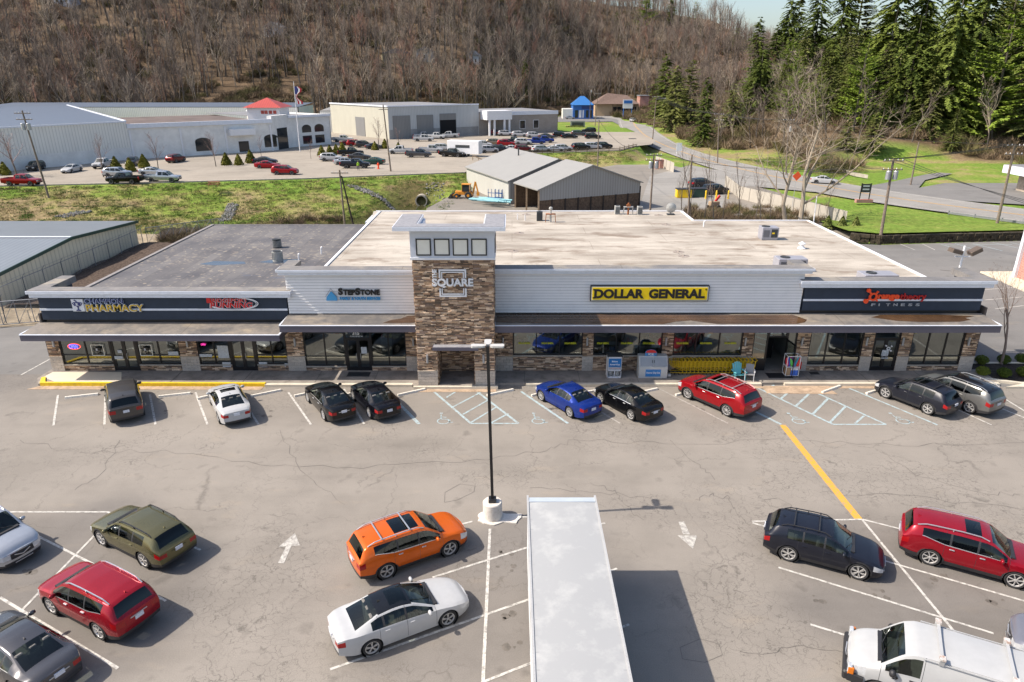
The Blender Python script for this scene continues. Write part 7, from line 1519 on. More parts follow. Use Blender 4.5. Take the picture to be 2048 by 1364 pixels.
fence_run('vinyl_fence', [at(1450, 373, 0), at(1478, 397, 0), at(1690, 452, 0)], M['vinyl'], 2.0, 0, 'long pale vinyl fence zigzagging behind the bare sycamores', 'fence', 2.4); fence_run('vinyl_fence', [at(1311, 330, 0), at(1347, 345, 0)], M['vinyl'], 2.0, None, 'short pale vinyl fence by the red brick pillars', 'fence', 2.4)
fence_run('guard_rail', [at(1896, 433, 0), at(2120, 464, 0)], M['galv2'] if 'galv2' in M else M.setdefault('galv2', flat('dull_rail_steel', (.2, .21, .22), .6, .2, .1)), .75, .0, 'steel guard rail along the near side of the road at right', 'guard rail', 3.2, False, 'guard'); fence_run('barrier', [at(1660, 343, 0), at(1735, 357, 0)], M['conc'], .7, None, 'low concrete barrier beyond the road behind the sycamore', 'barrier', 3, True)
fence_run('post_rail', [(-1, 163.5), (26, 170.3), (32, 181)], M['wood'], 1.0, 2.0, 'low weathered post and rail fence along the edge of the raised lot', 'fence', 2.6, False, 'rail')
# stone wall along the right lawn
t = [at(1700, 484, 0), at(1760, 489, 0), at(2110, 480, 0)]
w = empty('retaining_wall', (0, 0, 0), label='dark mossy stone retaining wall between the side car park and the lawn', cat='retaining wall'); M['oldstone'] = flat('dark_mossy_stone', (.06, .05, .035), .95, 0, .6, 2, .05, .2, ((.16, .12, .07), .5)); mb = MB(); rs = random.Random(8)
for a, b in zip(t[:-1], t[1:]):
 n = int((b - a).length / .5)
 for i in range(n):
  for k in range(3):
   p = a.lerp(b, (i + rs.uniform(-.2, .2)) / n); q = a.lerp(b, (i + 1) / n); z = k * .33; o_ = Vector((rs.uniform(-.05, .05), .3 + rs.uniform(-.1, .1), 0)); mb.bar(p + o_ + Z(z + .2), q + o_ + Z(z + .2), .5, .36)
mb.build('stones', M['oldstone'], w)
L_ = [at(1700, 482, 0) + Vector((0, .9, 0)), at(1760, 488, 0) + Vector((0, .9, 0)), at(2110, 479, 0) + Vector((0, .9, 0)), at(2110, 455, 0), at(1900, 430, .2), at(1760, 410, .2), at(1700, 420, .3), at(1640, 440, .4)]
mb = MB(); top = [(p.x, p.y, 1.1 if i < 3 else .25) for i, p in enumerate(L_)]; mb.poly(top); o = mb.build('lawn', M['lawn'] if 'lawn' in M else M.setdefault('lawn', ter.data.materials[0]));
ca = o.data.color_attributes.new('Zone', 'FLOAT_COLOR', 'POINT'); ca.data.foreach_set('color', [.8, 0, 0, 1] * len(o.data.vertices)); tag(o, kind='structure')
# chain-link fence with sliding gate on the left
t = empty('chain_link_fence', (0, 0, 0), label='galvanised chain link fence with barbed wire beside the storage building', cat='fence')
M['mesh'] = (lambda: None)()
def mesh_mat():
 m, n, l, b = new_mat('chain_link_mesh'); out = n['Material Output']; p = coords(n, 'Object'); s = n.new('ShaderNodeSeparateXYZ'); l.new(p, s.inputs[0])
 h = mth(n, l, 'ADD', s.outputs[0], s.outputs[1])
 def diag(sg):
  v = mth(n, l, 'FRACT', mth(n, l, 'MULTIPLY', mth(n, l, 'ADD' if sg > 0 else 'SUBTRACT', h, s.outputs[2]), 12)); return mth(n, l, 'LESS_THAN', v, .09)
 f = mth(n, l, 'MAXIMUM', diag(1), diag(-1)); tr = n.new('ShaderNodeBsdfTransparent'); mx = n.new('ShaderNodeMixShader'); l.new(f, mx.inputs[0]); l.new(tr.outputs[0], mx.inputs[1]); l.new(b.outputs[0], mx.inputs[2]); l.new(mx.outputs[0], out.inputs[0])
 b.inputs['Base Color'].default_value = (.35, .36, .37, 1); b.inputs['Metallic'].default_value = .5; return m
M['mesh'] = mesh_mat(); M['galv'] = flat('weathered_steel_tube', (.22, .23, .25), .5, .4, .1)
FP = [(-43.6, 79.5), (-43.4, 72), (-43.4, 64), (-43.4, 58.5), (-43.3, 55.2), (-41, 52.2), (-47, 50.6), (-56, 48.6)]
for a, b in zip(FP[:-1], FP[1:]):
 a = Vector((*a, 0)); b = Vector((*b, 0)); n = max(1, round((b - a).length / 3))
 for i in range(n + 1): p = a.lerp(b, i / n); mb = MB(); mb.tube((p.x, p.y, 0), (p.x, p.y, 2.1), .04, n=6); mb.tube((p.x, p.y, 2.1), (p.x + .25, p.y, 2.45), .02, n=5); mb.build('post', M['galv'], t)
 mb = MB(); mb.tube(a + Z(2.05), b + Z(2.05), .03, n=6); mb.tube(a + Z(2.4) + Vector((.22, 0, 0)), b + Z(2.4) + Vector((.22, 0, 0)), .01, n=4); mb.build('top_rail', M['galv'], t)
 mb = MB(); mb.quad(a + Z(.05), b + Z(.05), b + Z(2.05), a + Z(2.05)); mb.build('mesh', M['mesh'], t)
def gate(p, q, lab):
 t = empty('metal_gate', (0, 0, 0), label=lab, cat='gate'); p = Vector((*p, .15)); q = Vector((*q, .15)); mb = MB()
 for z in (0, 1.9): mb.tube(p + Z(z), q + Z(z), .04, n=6)
 n = 6
 for i in range(n + 1): c = p.lerp(q, i / n); mb.tube(c, c + Z(1.9), .03, n=6)
 mb.build('frame', M['galv'], t); mb = MB()
 for i in range(0, n, 1): mb.tube(p.lerp(q, i / n), p.lerp(q, (i + 1) / n) + Z(1.9), .02, n=5)
 mb.build('brace', M['galv'], t); mb = MB(); mb.quad(p, q, q + Z(1.9), p + Z(1.9)); mb.build('mesh', M['mesh'], t)
gate((-43.3, 80), (-36.5, 86), 'open tube gate at the rear end of the storage building'); gate((-42.8, 50.8), (-36.5, 52.8), 'sliding tube gate lying along the gravel at the left')
for (x, y, lab) in ((-37.2, 76.5, 'yellow bollard at the rear corner of the dark roof'),): mb = MB(); mb.tube((0, 0, 0), (0, 0, 1.1), .1, n=10); mb.lathe([(.1, 0), (.07, .06), (0, .08)], (0, 0, 1.1), 10); o = mb.build('bollard', M['curb_y'], loc=(x, y, 0)); tag(o, lab, 'bollard')
# ---------------------------------------------------------------- poles and wires
TOPS = {}
def pole(key, pb, pt, zb, lab, arms=(), transf=0, mat='pole_wood', r=.16, lamp=None, cat='utility pole', name='utility_pole', armlen=1.2):
 b = at(*pb, zb); tp = on_wall(pt[0], pt[1], b.y); h = tp.z - zb; t = empty(name, (b.x, b.y, zb), label=lab, cat=cat); v = Vector((tp.x - b.x, 0, h)); mb = MB(); mb.tube((0, 0, -.3), v, r, r * .65, n=8); mb.build('pole', M[mat], t); TOPS[key] = []
 for k in arms:
  c = v * k; mb = MB(); mb.bar(c + Vector((-armlen, -.12, 0)), c + Vector((armlen, -.12, 0)), .1, .12); mb.build('crossarm', M['pole_wood'], t); TOPS[key] += [Vector(t.location) + c + Vector((s * armlen * .85, -.12, .2)) for s in (-1, 0, 1)]
  mb = MB()
  for s in (-.85, -.4, .4, .85): mb.tube(c + Vector((s * armlen, -.12, .05)), c + Vector((s * armlen, -.12, .22)), .05, .03, n=6)
  mb.build('insulator', M['white'], t)
 for k in range(transf): mb = MB(); s = (-1) ** k; c = v * .82; mb.lathe([(0, 1.0), (.22, .98), (.27, .9), (.27, 0), (0, 0)], c + Vector((s * .42, -.2, -.5)), 12); mb.build('transformer', M['steel'], t)
 if not arms: TOPS[key] = [Vector(t.location) + v]
 TOPS[key].append(Vector(t.location) + v * .7)
 if lamp: mb = MB(); c = v * .93; mb.path([c, c + Vector((lamp * .5, 0, .35)), c + Vector((lamp, 0, .35))], .04); mb.bev(c.x + lamp - .1, c.x + lamp + .6, -.15, .15, c.z + .28, c.z + .42, .03); mb.build('street_lamp', M['ac'], t)
 return t
pole('A', (97, 392), (44, 221), 1.6, 'tall utility pole with a transformer pair standing on the bank at far left', (.97, .9), 2); pole('B', (690, 452), (679, 340), -1.2, 'rusty brown utility pole with a brace behind the dark roof', (.95,)); b = at(707, 452, -1.2); tp = on_wall(683, 352, b.y); mb = MB(); mb.tube((0, 0, 0), tp - b, .14, .1, n=8); o = mb.build('brace_pole', M['black2'], loc=b); tag(o, 'dark leaning brace pole against the rusty brown utility pole', 'brace pole')
pole('C', (782, 345), (766, 209), 1.8, 'slim greenish utility pole in front of the grey warehouse', (.93,), armlen=.9); pole('D', (1300, 424), (1308, 308), 0, 'brown utility pole with two transformers beside the open shed', (.98, .9), 2); pole('E', (1195, 338), (1198, 240), .5, 'dark bare pole between the sheds and the police cars', ())
pole('F', (1376, 435), (1384, 309), 0, 'dark slim pole among the saplings behind the roof', ()); pole('G', (1304, 291), (1313, 192), 0, 'grey pole with a curved street lamp where the road bends', (.98,), 0, lamp=2.2); pole('H', (1435, 327), (1438, 226), 0, 'utility pole beside the road left of the sycamores', (.97, .86)); pole('I', (1572, 350), (1577, 237), 0, 'pole with a grey box behind the white sycamore branches', (.97,), 1)
pole('J', (1759, 487), (1787, 318), 0, 'leaning utility pole with three transformers at the corner of the side car park', (.98, .88), 2, r=.2); pole('K', (1993, 452), (2031, 288), 0, 'grey utility pole on the lawn near the right edge', (.98, .88), r=.2); pole('L', (1821, 370), (1838, 284), 0, 'short thin pole across the road at right', ())
pole('Mm', (1626, 455), (1634, 392), 0, 'white mast with flood lights beside the vinyl fence', (), mat='white', r=.09, name='flood_mast', cat='flood light'); pole('N', (972, 215), (971, 168), 2, 'far pole behind the brick building', (.95,)); pole('O', (1052, 212), (1054, 160), 2, 'far pole next to the lone dark pine', (.95,), 1); pole('Pp', (1190, 252), (1196, 184), 0, 'leaning pole right of the blue shop', (.95,)); pole('Q', (1180, 238), (1181, 170), 0, 'pole behind the blue shop', (.95,), 1); pole('R', (1297, 225), (1297, 178), 0, 'pole at the red building', (.9,))
pole('S', (2048, 560), (2060, 300), 0, 'pole outside the right edge', ()) if 0 else None
M['flagpole'] = M['white']; b = at(600, 303, 2); tp = on_wall(587, 163, b.y); t = empty('flagpole', b, label='tall white flagpole with a furled striped flag in front of the white building', cat='flagpole'); mb = MB(); mb.tube((0, 0, 0), tp - b, .12, .06, n=8); mb.build('pole', M['white'], t)
v = tp - b; mb = MB(); rs = random.Random(2)
for i in range(7):
 z0, z1 = v.z * (.93 - i * .035), v.z * (.93 - (i + 1) * .035); x = v.x * .9; w0, w1 = .5 + .35 * math.sin(i * 1.2), .5 + .35 * math.sin((i + 1) * 1.2); c0, c1 = (.05, .06, .2), (.05, .06, .2)
 for k in range(4): cc = (.5, .03, .04) if (k % 2) else (.6, .6, .6); cc = (.04, .05, .2) if i < 3 and k < 2 else cc; mb.add([(x + .1 + w0 * k / 2, -.05 * (k % 2), z0), (x + .1 + w0 * (k + 1) / 2, -.05 * ((k + 1) % 2), z0), (x + .1 + w1 * (k + 1) / 2, -.05 * ((k + 1) % 2), z1), (x + .1 + w1 * k / 2, -.05 * (k % 2), z1)], [(0, 1, 2, 3)], 0, cc)
mb.build('flag', M['vc'], t)
b = at(1668, 236, 0) if 0 else None
def wires(k1, k2, lab, n=3, sag=.02, r=.045):
 A_, B_ = TOPS[k1] if isinstance(k1, str) else k1, TOPS[k2] if isinstance(k2, str) else k2
 for i in range(min(n, len(A_), len(B_))):
  a, b = A_[i], B_[i]; L = (b - a).length; pts = [a.lerp(b, s) - Z(4 * sag * L * s * (1 - s)) for s in np.linspace(0, 1, 11)]; mb = MB(); mb.path([p - a for p in pts], r, 4); o = mb.build('power_line', M['wire'], loc=a); tag(o, lab, 'power line', 'power lines between ' + lab.split(' strung ')[-1] if n > 1 else None)
G = [Vector((30, 330, 12)), Vector((32, 330, 12))]
wires('H', 'G', 'power line strung from the road bend lamp pole to the pole left of the sycamores', 3, r=.035); wires('I', 'H', 'thin power line strung from the pole left of the sycamores to the one behind them', 3, r=.035); wires('J', 'K', 'power line strung from the leaning transformer pole to the lawn pole', 2, .01); wires('D', [TOPS['J'][0] - Z(1), TOPS['J'][1] - Z(1.4)], 'sagging cable strung from the shed pole to the leaning transformer pole', 2, .03, .03); wires('J', [Vector((60, 62, 5.5)), Vector((60, 62, 5.0)), Vector((60, 62, 4.4))], 'cable strung down from the leaning transformer pole to the brick building', 3, .02, .03); wires('D', 'E', 'cable strung between the shed pole and the dark bare pole', 1, .03, .03)
wires('K', [TOPS['K'][0] + Vector((30, 5, 0)), TOPS['K'][1] + Vector((30, 5, 0))], 'power line strung from the lawn pole out of the right edge', 2, .01, .03); wires('G', 'R', 'power line strung from the lamp pole to the pole at the red building', 1, .02, .05); wires('I', [TOPS['K'][0] + Z(0)], 'power line strung from the sycamore pole to the lawn pole', 1, .02, .03)
# ---------------------------------------------------------------- small things behind
rs = random.Random(21)
def stones_stuff(pa, pb, wd, n, lab, nm='riprap'):
 mb = MB()
 for i in range(n):
  k = rs.random(); p = Vector(pa).lerp(Vector(pb), k); x = p.x + rs.uniform(-wd, wd); y = p.y + rs.uniform(-wd, wd) * .4; z = hz(x, y); s = rs.uniform(.1, .28); c = rs.uniform(.08, .24)
  q = [Vector((rs.uniform(-1, 1), rs.uniform(-1, 1), rs.uniform(-.5, .6))).normalized() * s for _ in range(6)]; q = [Vector((s, 0, 0)), Vector((-s, 0, 0)), Vector((0, s, 0)), Vector((0, -s, 0)), Vector((0, 0, s * .7)), Vector((0, 0, -s))]
  q = [Vector((x, y, z)) + v * rs.uniform(.7, 1.3) for v in q]; mb.add(q, [(0, 2, 4), (2, 1, 4), (1, 3, 4), (3, 0, 4), (2, 0, 5), (1, 2, 5), (3, 1, 5), (0, 3, 5)], 0, (c, c * .97, c * .93))
 o = mb.build(nm, M['vc']); tag(o, lab, 'loose stones', kind='stuff')
stones_stuff(at(462, 382, 1.8), at(447, 432, -.8), .8, 420, 'grey stone drain running down the bank left of the sagging wires'); stones_stuff(at(165, 395, 1.6), at(120, 425, -.3), .9, 200, 'scattered grey stones on the bank beside the tall pole'); stones_stuff(at(700, 368, 1.5), at(790, 410, -1.4), .9, 420, 'broken stones along the creek bank left of the culvert'); stones_stuff(at(870, 380, 0), at(880, 425, -.8), 1.6, 260, 'stones and rubble right of the culvert')
c = at(845, 393, -.9); t = empty('culvert', (c.x, 118.9, -1.35), label='dark round culvert pipe opening at the end of the creek', cat='culvert'); mb = MB(); n = 22; mb.lathe([(.85, 0), (1.05, 0), (1.05, 3.5), (.85, 3.5), (.85, 0)], (0, 0, 0), n, 0, 'y'); mb.build('pipe', M['conc'], t); mb = MB(); mb.lathe([(0, 0), (.86, 0)], (0, 2.2, 0), n, 0, 'y'); mb.build('dark_inside', M['dark'], t)
# picnic table
c = at(429, 373, 2.02); t = empty('picnic_table', (c.x, c.y, 2.03), .1, 'brown picnic table at the edge of the raised lot', 'picnic table'); mb = MB()
for k in range(5): mb.box(-.95, .95, -.36 + k * .15, -.23 + k * .15, .72, .76)
mb.build('tabletop', M['picnic'] if 'picnic' in M else M.setdefault('picnic', flat('red_brown_timber', (.26, .1, .05), .8, 0, .2, 5)), t)
for s in (-1, 1):
 mb = MB(); mb.box(-.95, .95, s * .75 - .13, s * .75 + .13, .42, .46); mb.build('bench', M['picnic'], t); mb = MB(); mb.bar((s * .7, -.75, 0), (s * .7, -.2, .72), .05, .1); mb.bar((s * .7, .75, 0), (s * .7, .2, .72), .05, .1); mb.bar((s * .7, -.85, .4), (s * .7, .85, .4), .05, .1); mb.build('leg', M['picnic'], t)
# backhoe loader
c = at(930, 399, -.2); t = empty('backhoe_loader', (c.x, c.y, .02), math.radians(170), 'orange backhoe loader parked beside the pale shed', 'backhoe'); t.scale = (.82, .82, .82); OR = flat('digger_orange', (.62, .24, .02), .45, 0, .1, 3)
mb = MB(); mb.bev(-1.2, 1.9, -.45, .45, .7, 1.45, .08); mb.bev(-1.6, -.9, -.8, .8, .6, 1.2, .05); mb.build('body', OR, t)
mb = MB()
for x in (-1.15, .45):
 for y in (-.62, .62): mb.bar((x, y, 1.3), (x * .95, y * .95, 2.75), .08, .08)
mb.bev(-1.25, .55, -.72, .72, 2.75, 2.88, .04); mb.build('cab', OR, t); mb = MB(); mb.box(-1.1, .4, -.6, .6, 1.4, 2.7); mb.build('cab_glass', M['dkglass'], t)
for x, r in ((-.9, .7), (1.5, .5)):
 for s in (-1, 1): mb = MB(); mb.lathe([(0, -.18), (r * .45, -.18), (r * .9, -.2), (r, -.12), (r, .12), (r * .9, .2), (r * .45, .18), (0, .18)], (x, s * .85, r), 16, 0, 'y'); mb.build('wheel', M['rubber'], t); mb = MB(); mb.lathe([(0, -.01), (r * .4, 0)], (x, s * 1.05, r), 12, 0, 'y'); mb.build('rim', OR, t)
mb = MB(); mb.bar((1.0, -.6, 1.2), (2.6, -.6, .5), .12, .2); mb.bar((1.0, .6, 1.2), (2.6, .6, .5), .12, .2); mb.build('loader_arm', OR, t); mb = MB(); mb.prism([(2.5, .1), (3.3, .1), (3.2, .25), (2.7, .9), (2.5, .9)], -1.1, 1.1); mb.build('bucket', M['plastic'], t); mb = MB(); mb.bar((-1.7, 0, 1.0), (-2.2, 0, 3.3), .25, .3); mb.bar((-2.2, 0, 3.3), (-2.7, 0, 1.3), .2, .28); mb.bev(-2.95, -2.45, -.3, .3, .6, 1.3, .05); mb.build('digger_boom', OR, t)
# pipe stacks
cy = flat('turquoise_pipe', (.22, .45, .5), .5, 0, .15, 2); dk = flat('blue_rack', (.03, .09, .25), .5, 0, .1)
for i in range(22):
 p = at(rs.uniform(962, 1000), rs.uniform(397, 404), .1 + .25 * (i % 4)); a = -.45 + rs.uniform(-.1, .1); L = rs.uniform(3, 5.5); mb = MB(); mb.tube((-L / 2, 0, 0), (L / 2, 0, 0), .14, n=8); o = mb.build('water_pipe', cy, loc=(p.x, p.y, .16 + .27 * (i % 4)), rz=a); tag(o, 'pale turquoise pipe in the heap against the pale shed', 'pipe', 'turquoise pipes heaped by the shed')
for k in range(2):
 p = at(990 + k * 15, 404, 0); t = empty('pipe_rack', (p.x, p.y, 0), -.45, ('left' if k == 0 else 'right') + ' blue steel rack standing over the turquoise pipes', 'rack'); mb = MB()
 for i in range(5): mb.tube((-1.2 + i * .6, 0, 0), (-1.2 + i * .6, 0, 2.0), .05, n=6)
 mb.build('uprights', dk, t); mb = MB(); mb.bar((-1.3, 0, .7), (1.3, 0, .7), .08, .08); mb.bar((-1.3, 0, 1.4), (1.3, 0, 1.4), .08, .08); mb.build('rail', dk, t)
# wheel loader bits, dumpster, cabinets, signs
def boxthing(nm, px, py, z, w, d, h, mat, lab, cat, lid=None, rz=0):
 p = at(px, py, z); t = empty(nm, (p.x, p.y, z), rz, lab, cat); mb = MB(); mb.bev(-w / 2, w / 2, -d / 2, d / 2, .1, h, .06); mb.box(-w / 2 + .1, w / 2 - .1, -d / 2 + .1, d / 2 - .1, 0, .1); mb.build('casing', mat, t); mb = MB(); mb.bev(-w / 2 - .05, w / 2 + .05, -d / 2 - .05, d / 2 + .05, h, h + .1, .03); mb.build('lid', lid or M['plastic'], t); return t
boxthing('dumpster', 1366, 395, 0, 2.4, 1.5, 1.4, M['cart'], 'yellow dumpster behind the saplings', 'dumpster'); boxthing('dumpster', 1396, 394, 0, 2.4, 1.5, 1.4, M['greendoor'], 'dark green dumpster right of the yellow one', 'dumpster'); boxthing('utility_box', 1234, 291, 0, 1.6, 1.2, 1.8, M['ac_dark'], 'left dark cabinet on the grass by the road', 'utility box'); boxthing('utility_box', 1246, 290, 0, 3.2, 1, 1.3, M['ac'], 'wide grey cabinet between the dark cabinets', 'utility box'); boxthing('utility_box', 1264, 292, 0, 2, 1.4, 2.0, M['ac_dark'], 'right dark cabinet on the grass by the road', 'utility box')
for i, px in enumerate((1411, 1432, 1456)): p = at(px, 398, 0); mb = MB(); mb.tube((0, 0, 0), (0, 0, 1.3), .14, n=8); mb.lathe([(.14, 0), (.1, .08), (0, .1)], (0, 0, 1.3), 8); o = mb.build('bollard', M['curb_y'], loc=p); tag(o, ['left', 'middle', 'right'][i] + ' of three yellow bollards in front of the dark SUVs', 'bollard')
p = at(1427, 417, 0); t = empty('site_machine', p, .3, 'small tan and red site machine on the gravel behind the roof', 'machine'); mb = MB(); mb.bev(-.8, .8, -.4, .4, .5, 1.1, .08); mb.build('body', M['tanpost'], t); mb = MB(); mb.bar((.2, 0, 1.1), (.9, 0, 1.9), .2, .3); mb.build('red_arm', M['red_letter'], t)
for x in (-.6, .6):
 for s in (-1, 1): mb = MB(); mb.lathe([(0, -.08), (.28, -.08), (.28, .08), (0, .08)], (x, s * .5, .28), 12, 0, 'y'); mb.build('wheel', M['rubber'], t)
p = at(1727, 405, .15); t = empty('sign_board', p, 0, 'dark framed sign board on a red brick plinth on the lawn', 'sign'); mb = MB(); mb.box(-1.3, 1.3, -.35, .35, 0, .5); mb.build('brick_plinth', M['r_brick'], t); mb = MB(); mb.box(-.8, -.68, -.06, .06, .5, 3.0); mb.box(.68, .8, -.06, .06, .5, 3.0); mb.build('posts', M['black'], t); mb = MB(); mb.box(-.68, .68, -.05, .05, 1.6, 2.9); b_ = mb.build('board', M['ac_dark'], t)
for k, z in enumerate((2.45, 1.95)): mb = MB(); mb.box(-.5, .5, -.07, -.051, z, z + .22); mb.build('pale_panel', M['paper'], b_)
p = at(1357, 310, 0); t = empty('sign_board', p, 0, 'small white sign panel on posts left of the road', 'sign'); mb = MB(); mb.box(-.7, .7, -.05, .05, 1.0, 3.0); mb.build('board', M['white'], t); mb = MB(); mb.tube((-.5, .06, 0), (-.5, .06, 1.2), .06, n=6); mb.tube((.5, .06, 0), (.5, .06, 1.2), .06, n=6); mb.build('posts', M['white'], t)
Yq = 352; t = empty('pylon_sign', (kx(1255, Yq), Yq, 0), 0, 'tall blue and white pylon sign at the roadside before the brown shop', 'sign'); mb = MB(); mb.box(-2.4, 2.4, -.2, .2, 4.5, 8.6); mb.build('board', M['white'], t); mb = MB(); mb.tube((-2, 0, 0), (-2, 0, 4.5), .2, n=6); mb.tube((2, 0, 0), (2, 0, 4.5), .2, n=6); mb.build('posts', M['bluewall'], t); mb = MB(); mb.box(-2, 2, -.26, -.21, 6.8, 8.2); mb.build('panel', M['bluewall'], t)
p = at(1155, 258, 0); t = empty('sign_board', p, 0, 'grey masonry sign with a hedge beside the car lot', 'sign'); mb = MB(); mb.box(-2.8, 2.8, -.4, .4, 0, 3.0); mb.build('masonry', M['g_base'], t); mb = MB(); mb.box(-2.2, 2.2, -.45, -.41, 1.0, 2.5); mb.build('panel', M['ac_dark'], t)
for i, (px, py) in enumerate(((1322, 336), (1313, 338))): p = at(px, py, 0); mb = MB(); mb.bev(-.45, .45, -.45, .45, 0, 1.7, .05); mb.box(-.55, .55, -.55, .55, 1.7, 1.85); o = mb.build('brick_pillar', M['r_brick'], loc=(p.x, p.y, hz(p.x, p.y))); tag(o, ('right' if i == 0 else 'left') + ' red brick pillar beside the shed pole', 'brick pillar')
p = at(757, 338, 2); mb = MB(); mb.lathe([(0, .85), (.1, .8), (.14, .7), (.14, .6), (.12, .55), (.12, .1), (.18, .08), (.18, 0), (0, 0)], (0, 0, 0), 10); mb.tube((-.22, 0, .55), (.22, 0, .55), .06, n=6); o = mb.build('fire_hydrant', M['orange_l'], loc=(p.x, p.y, 2.0)); o.scale = (1.4, 1.4, 1.4); tag(o, 'orange fire hydrant on the grass edge near the green car', 'fire hydrant')
mb = MB(); mb.M = None; p = at(1607, 351, 0); mb.add([(-1.3, 0, 0), (0, -.05, -1.2), (1.3, 0, 0), (.2, .05, 1.2)], [(0, 1, 2, 3)]); o = mb.build('road_sign', flat('orange_sign_face', (.75, .09, .02), .7, 0, .15, 3), loc=(33.5, 90, 9.5)); o.scale = (.42, 1, .48); o.location = on_wall(1594, 352, 84); tag(o, 'orange diamond road works sign near the sycamores', 'road sign'); mb = MB(); mb.tube((0, .1, -o.location.z + .0), (0, .1, 0), .05, n=6); q = mb.build('post', M['steel'], o)  # orange diamond road works sign on its post
# box trailer in the lot, wooden stair, person
p = at(930, 312, 2.02); t = empty('cargo_trailer', (p.x, p.y, 2.02), math.radians(-18), 'white box trailer with dark lettering at the edge of the raised lot', 'trailer'); mb = MB(); mb.bev(-3.8, 3.8, -1.2, 1.2, .6, 3.4, .06); mb.build('box', M['white'], t)
for x in (-.5, .4):
 for s in (-1, 1): mb = MB(); mb.lathe([(0, -.1), (.36, -.1), (.36, .1), (0, .1)], (x, s * 1.1, .36), 12, 0, 'y'); mb.build('wheel', M['rubber'], t)
mb = MB(); mb.box(-1.8, 1.6, -1.24, -1.205, 1.9, 2.5); mb.build('dark_lettering_band', M['ac_dark'], t)
p = at(955, 325, 1.5); t = empty('wooden_stair', (p.x, p.y, .6), 0, 'small wooden stair and railing down the bank behind the pale shed', 'stair'); mb = MB()
for k in range(5): mb.box(-1 + k * .5, -.5 + k * .5, -.6, .6, 1.3 - k * .25, 1.4 - k * .25)
mb.build('treads', M['tanpost'], t); mb = MB()
for s in (-.6, .6): mb.bar((-1, s, 2.4), (1.5, s, 1.3), .08, .1); [mb.bar((-1 + k * 1.2, s, 0), (-1 + k * 1.2, s, 2.4 - k * .5), .1, .1) for k in range(3)]
mb.build('railing', M['tanpost'], t)
# person in a high-visibility vest, one skinned body
def person(px, py, z, rz, lab):
 p = at(px, py, z); V = [(0, 0, .95), (0, 0, 1.2), (0, .01, 1.42), (0, .02, 1.52), (0, 0, 1.66), (0, .0, 1.74), (.19, 0, 1.40), (.25, .05, 1.12), (.22, -.12, .92), (.2, -.16, .84), (-.19, 0, 1.40), (-.25, .05, 1.12), (-.22, -.12, .92), (-.2, -.16, .84), (.1, 0, .9), (.12, -.03, .5), (.12, .02, .08), (.12, -.12, .04), (-.1, 0, .9), (-.12, .04, .5), (-.12, .06, .08), (-.12, -.08, .04)]
 E = [(0, 1), (1, 2), (2, 3), (3, 4), (4, 5), (2, 6), (6, 7), (7, 8), (8, 9), (2, 10), (10, 11), (11, 12), (12, 13), (0, 14), (14, 15), (15, 16), (16, 17), (0, 18), (18, 19), (19, 20), (20, 21)]
 Rr = [.15, .15, .15, .06, .095, .07, .07, .05, .035, .04, .07, .05, .035, .04, .1, .07, .045, .05, .1, .07, .045, .05]
 me = bpy.data.meshes.new('person'); me.from_pydata(V, E, []); o = bpy.data.objects.new('person', me); COL.objects.link(o); mod = o.modifiers.new('s', 'SKIN'); sv = me.skin_vertices[0].data
 for i, r in enumerate(Rr): sv[i].radius = (r, r * .8)
 sv[0].use_root = True; s2 = o.modifiers.new('d', 'SUBSURF'); s2.levels = 1; s2.render_levels = 1; bpy.context.view_layer.update(); m2 = bpy.data.meshes.new_from_object(o.evaluated_get(bpy.context.evaluated_depsgraph_get())); bpy.data.objects.remove(o)
 m2.materials.clear(); [m2.materials.append(m) for m in (flat('work_trousers', (.03, .035, .05), .9, 0, .1), flat('lime_vest', (.35, .6, .03), .7, 0, .1), flat('skin', (.5, .3, .2), .6, 0, .05))]
 for f in m2.polygons: c = f.center; f.material_index = 2 if c.z > 1.5 or (abs(c.x) > .17 and c.z < 1.0 and c.z > .8) else (1 if c.z > .95 else 0); f.use_smooth = True
 o = bpy.data.objects.new('person', m2); COL.objects.link(o); o.location = (p.x, p.y, z); o.rotation_euler = (0, 0, rz); tag(o, lab, 'person'); mb = MB(); mb.lathe([(0, .12), (.08, .1), (.12, .03), (.13, 0)], (0, .01, 1.68), 10); mb.build('hair', M['plastic'], o)
person(717, 341, 2.02, .4, 'person in a lime green vest standing beside the dark blue pickup')
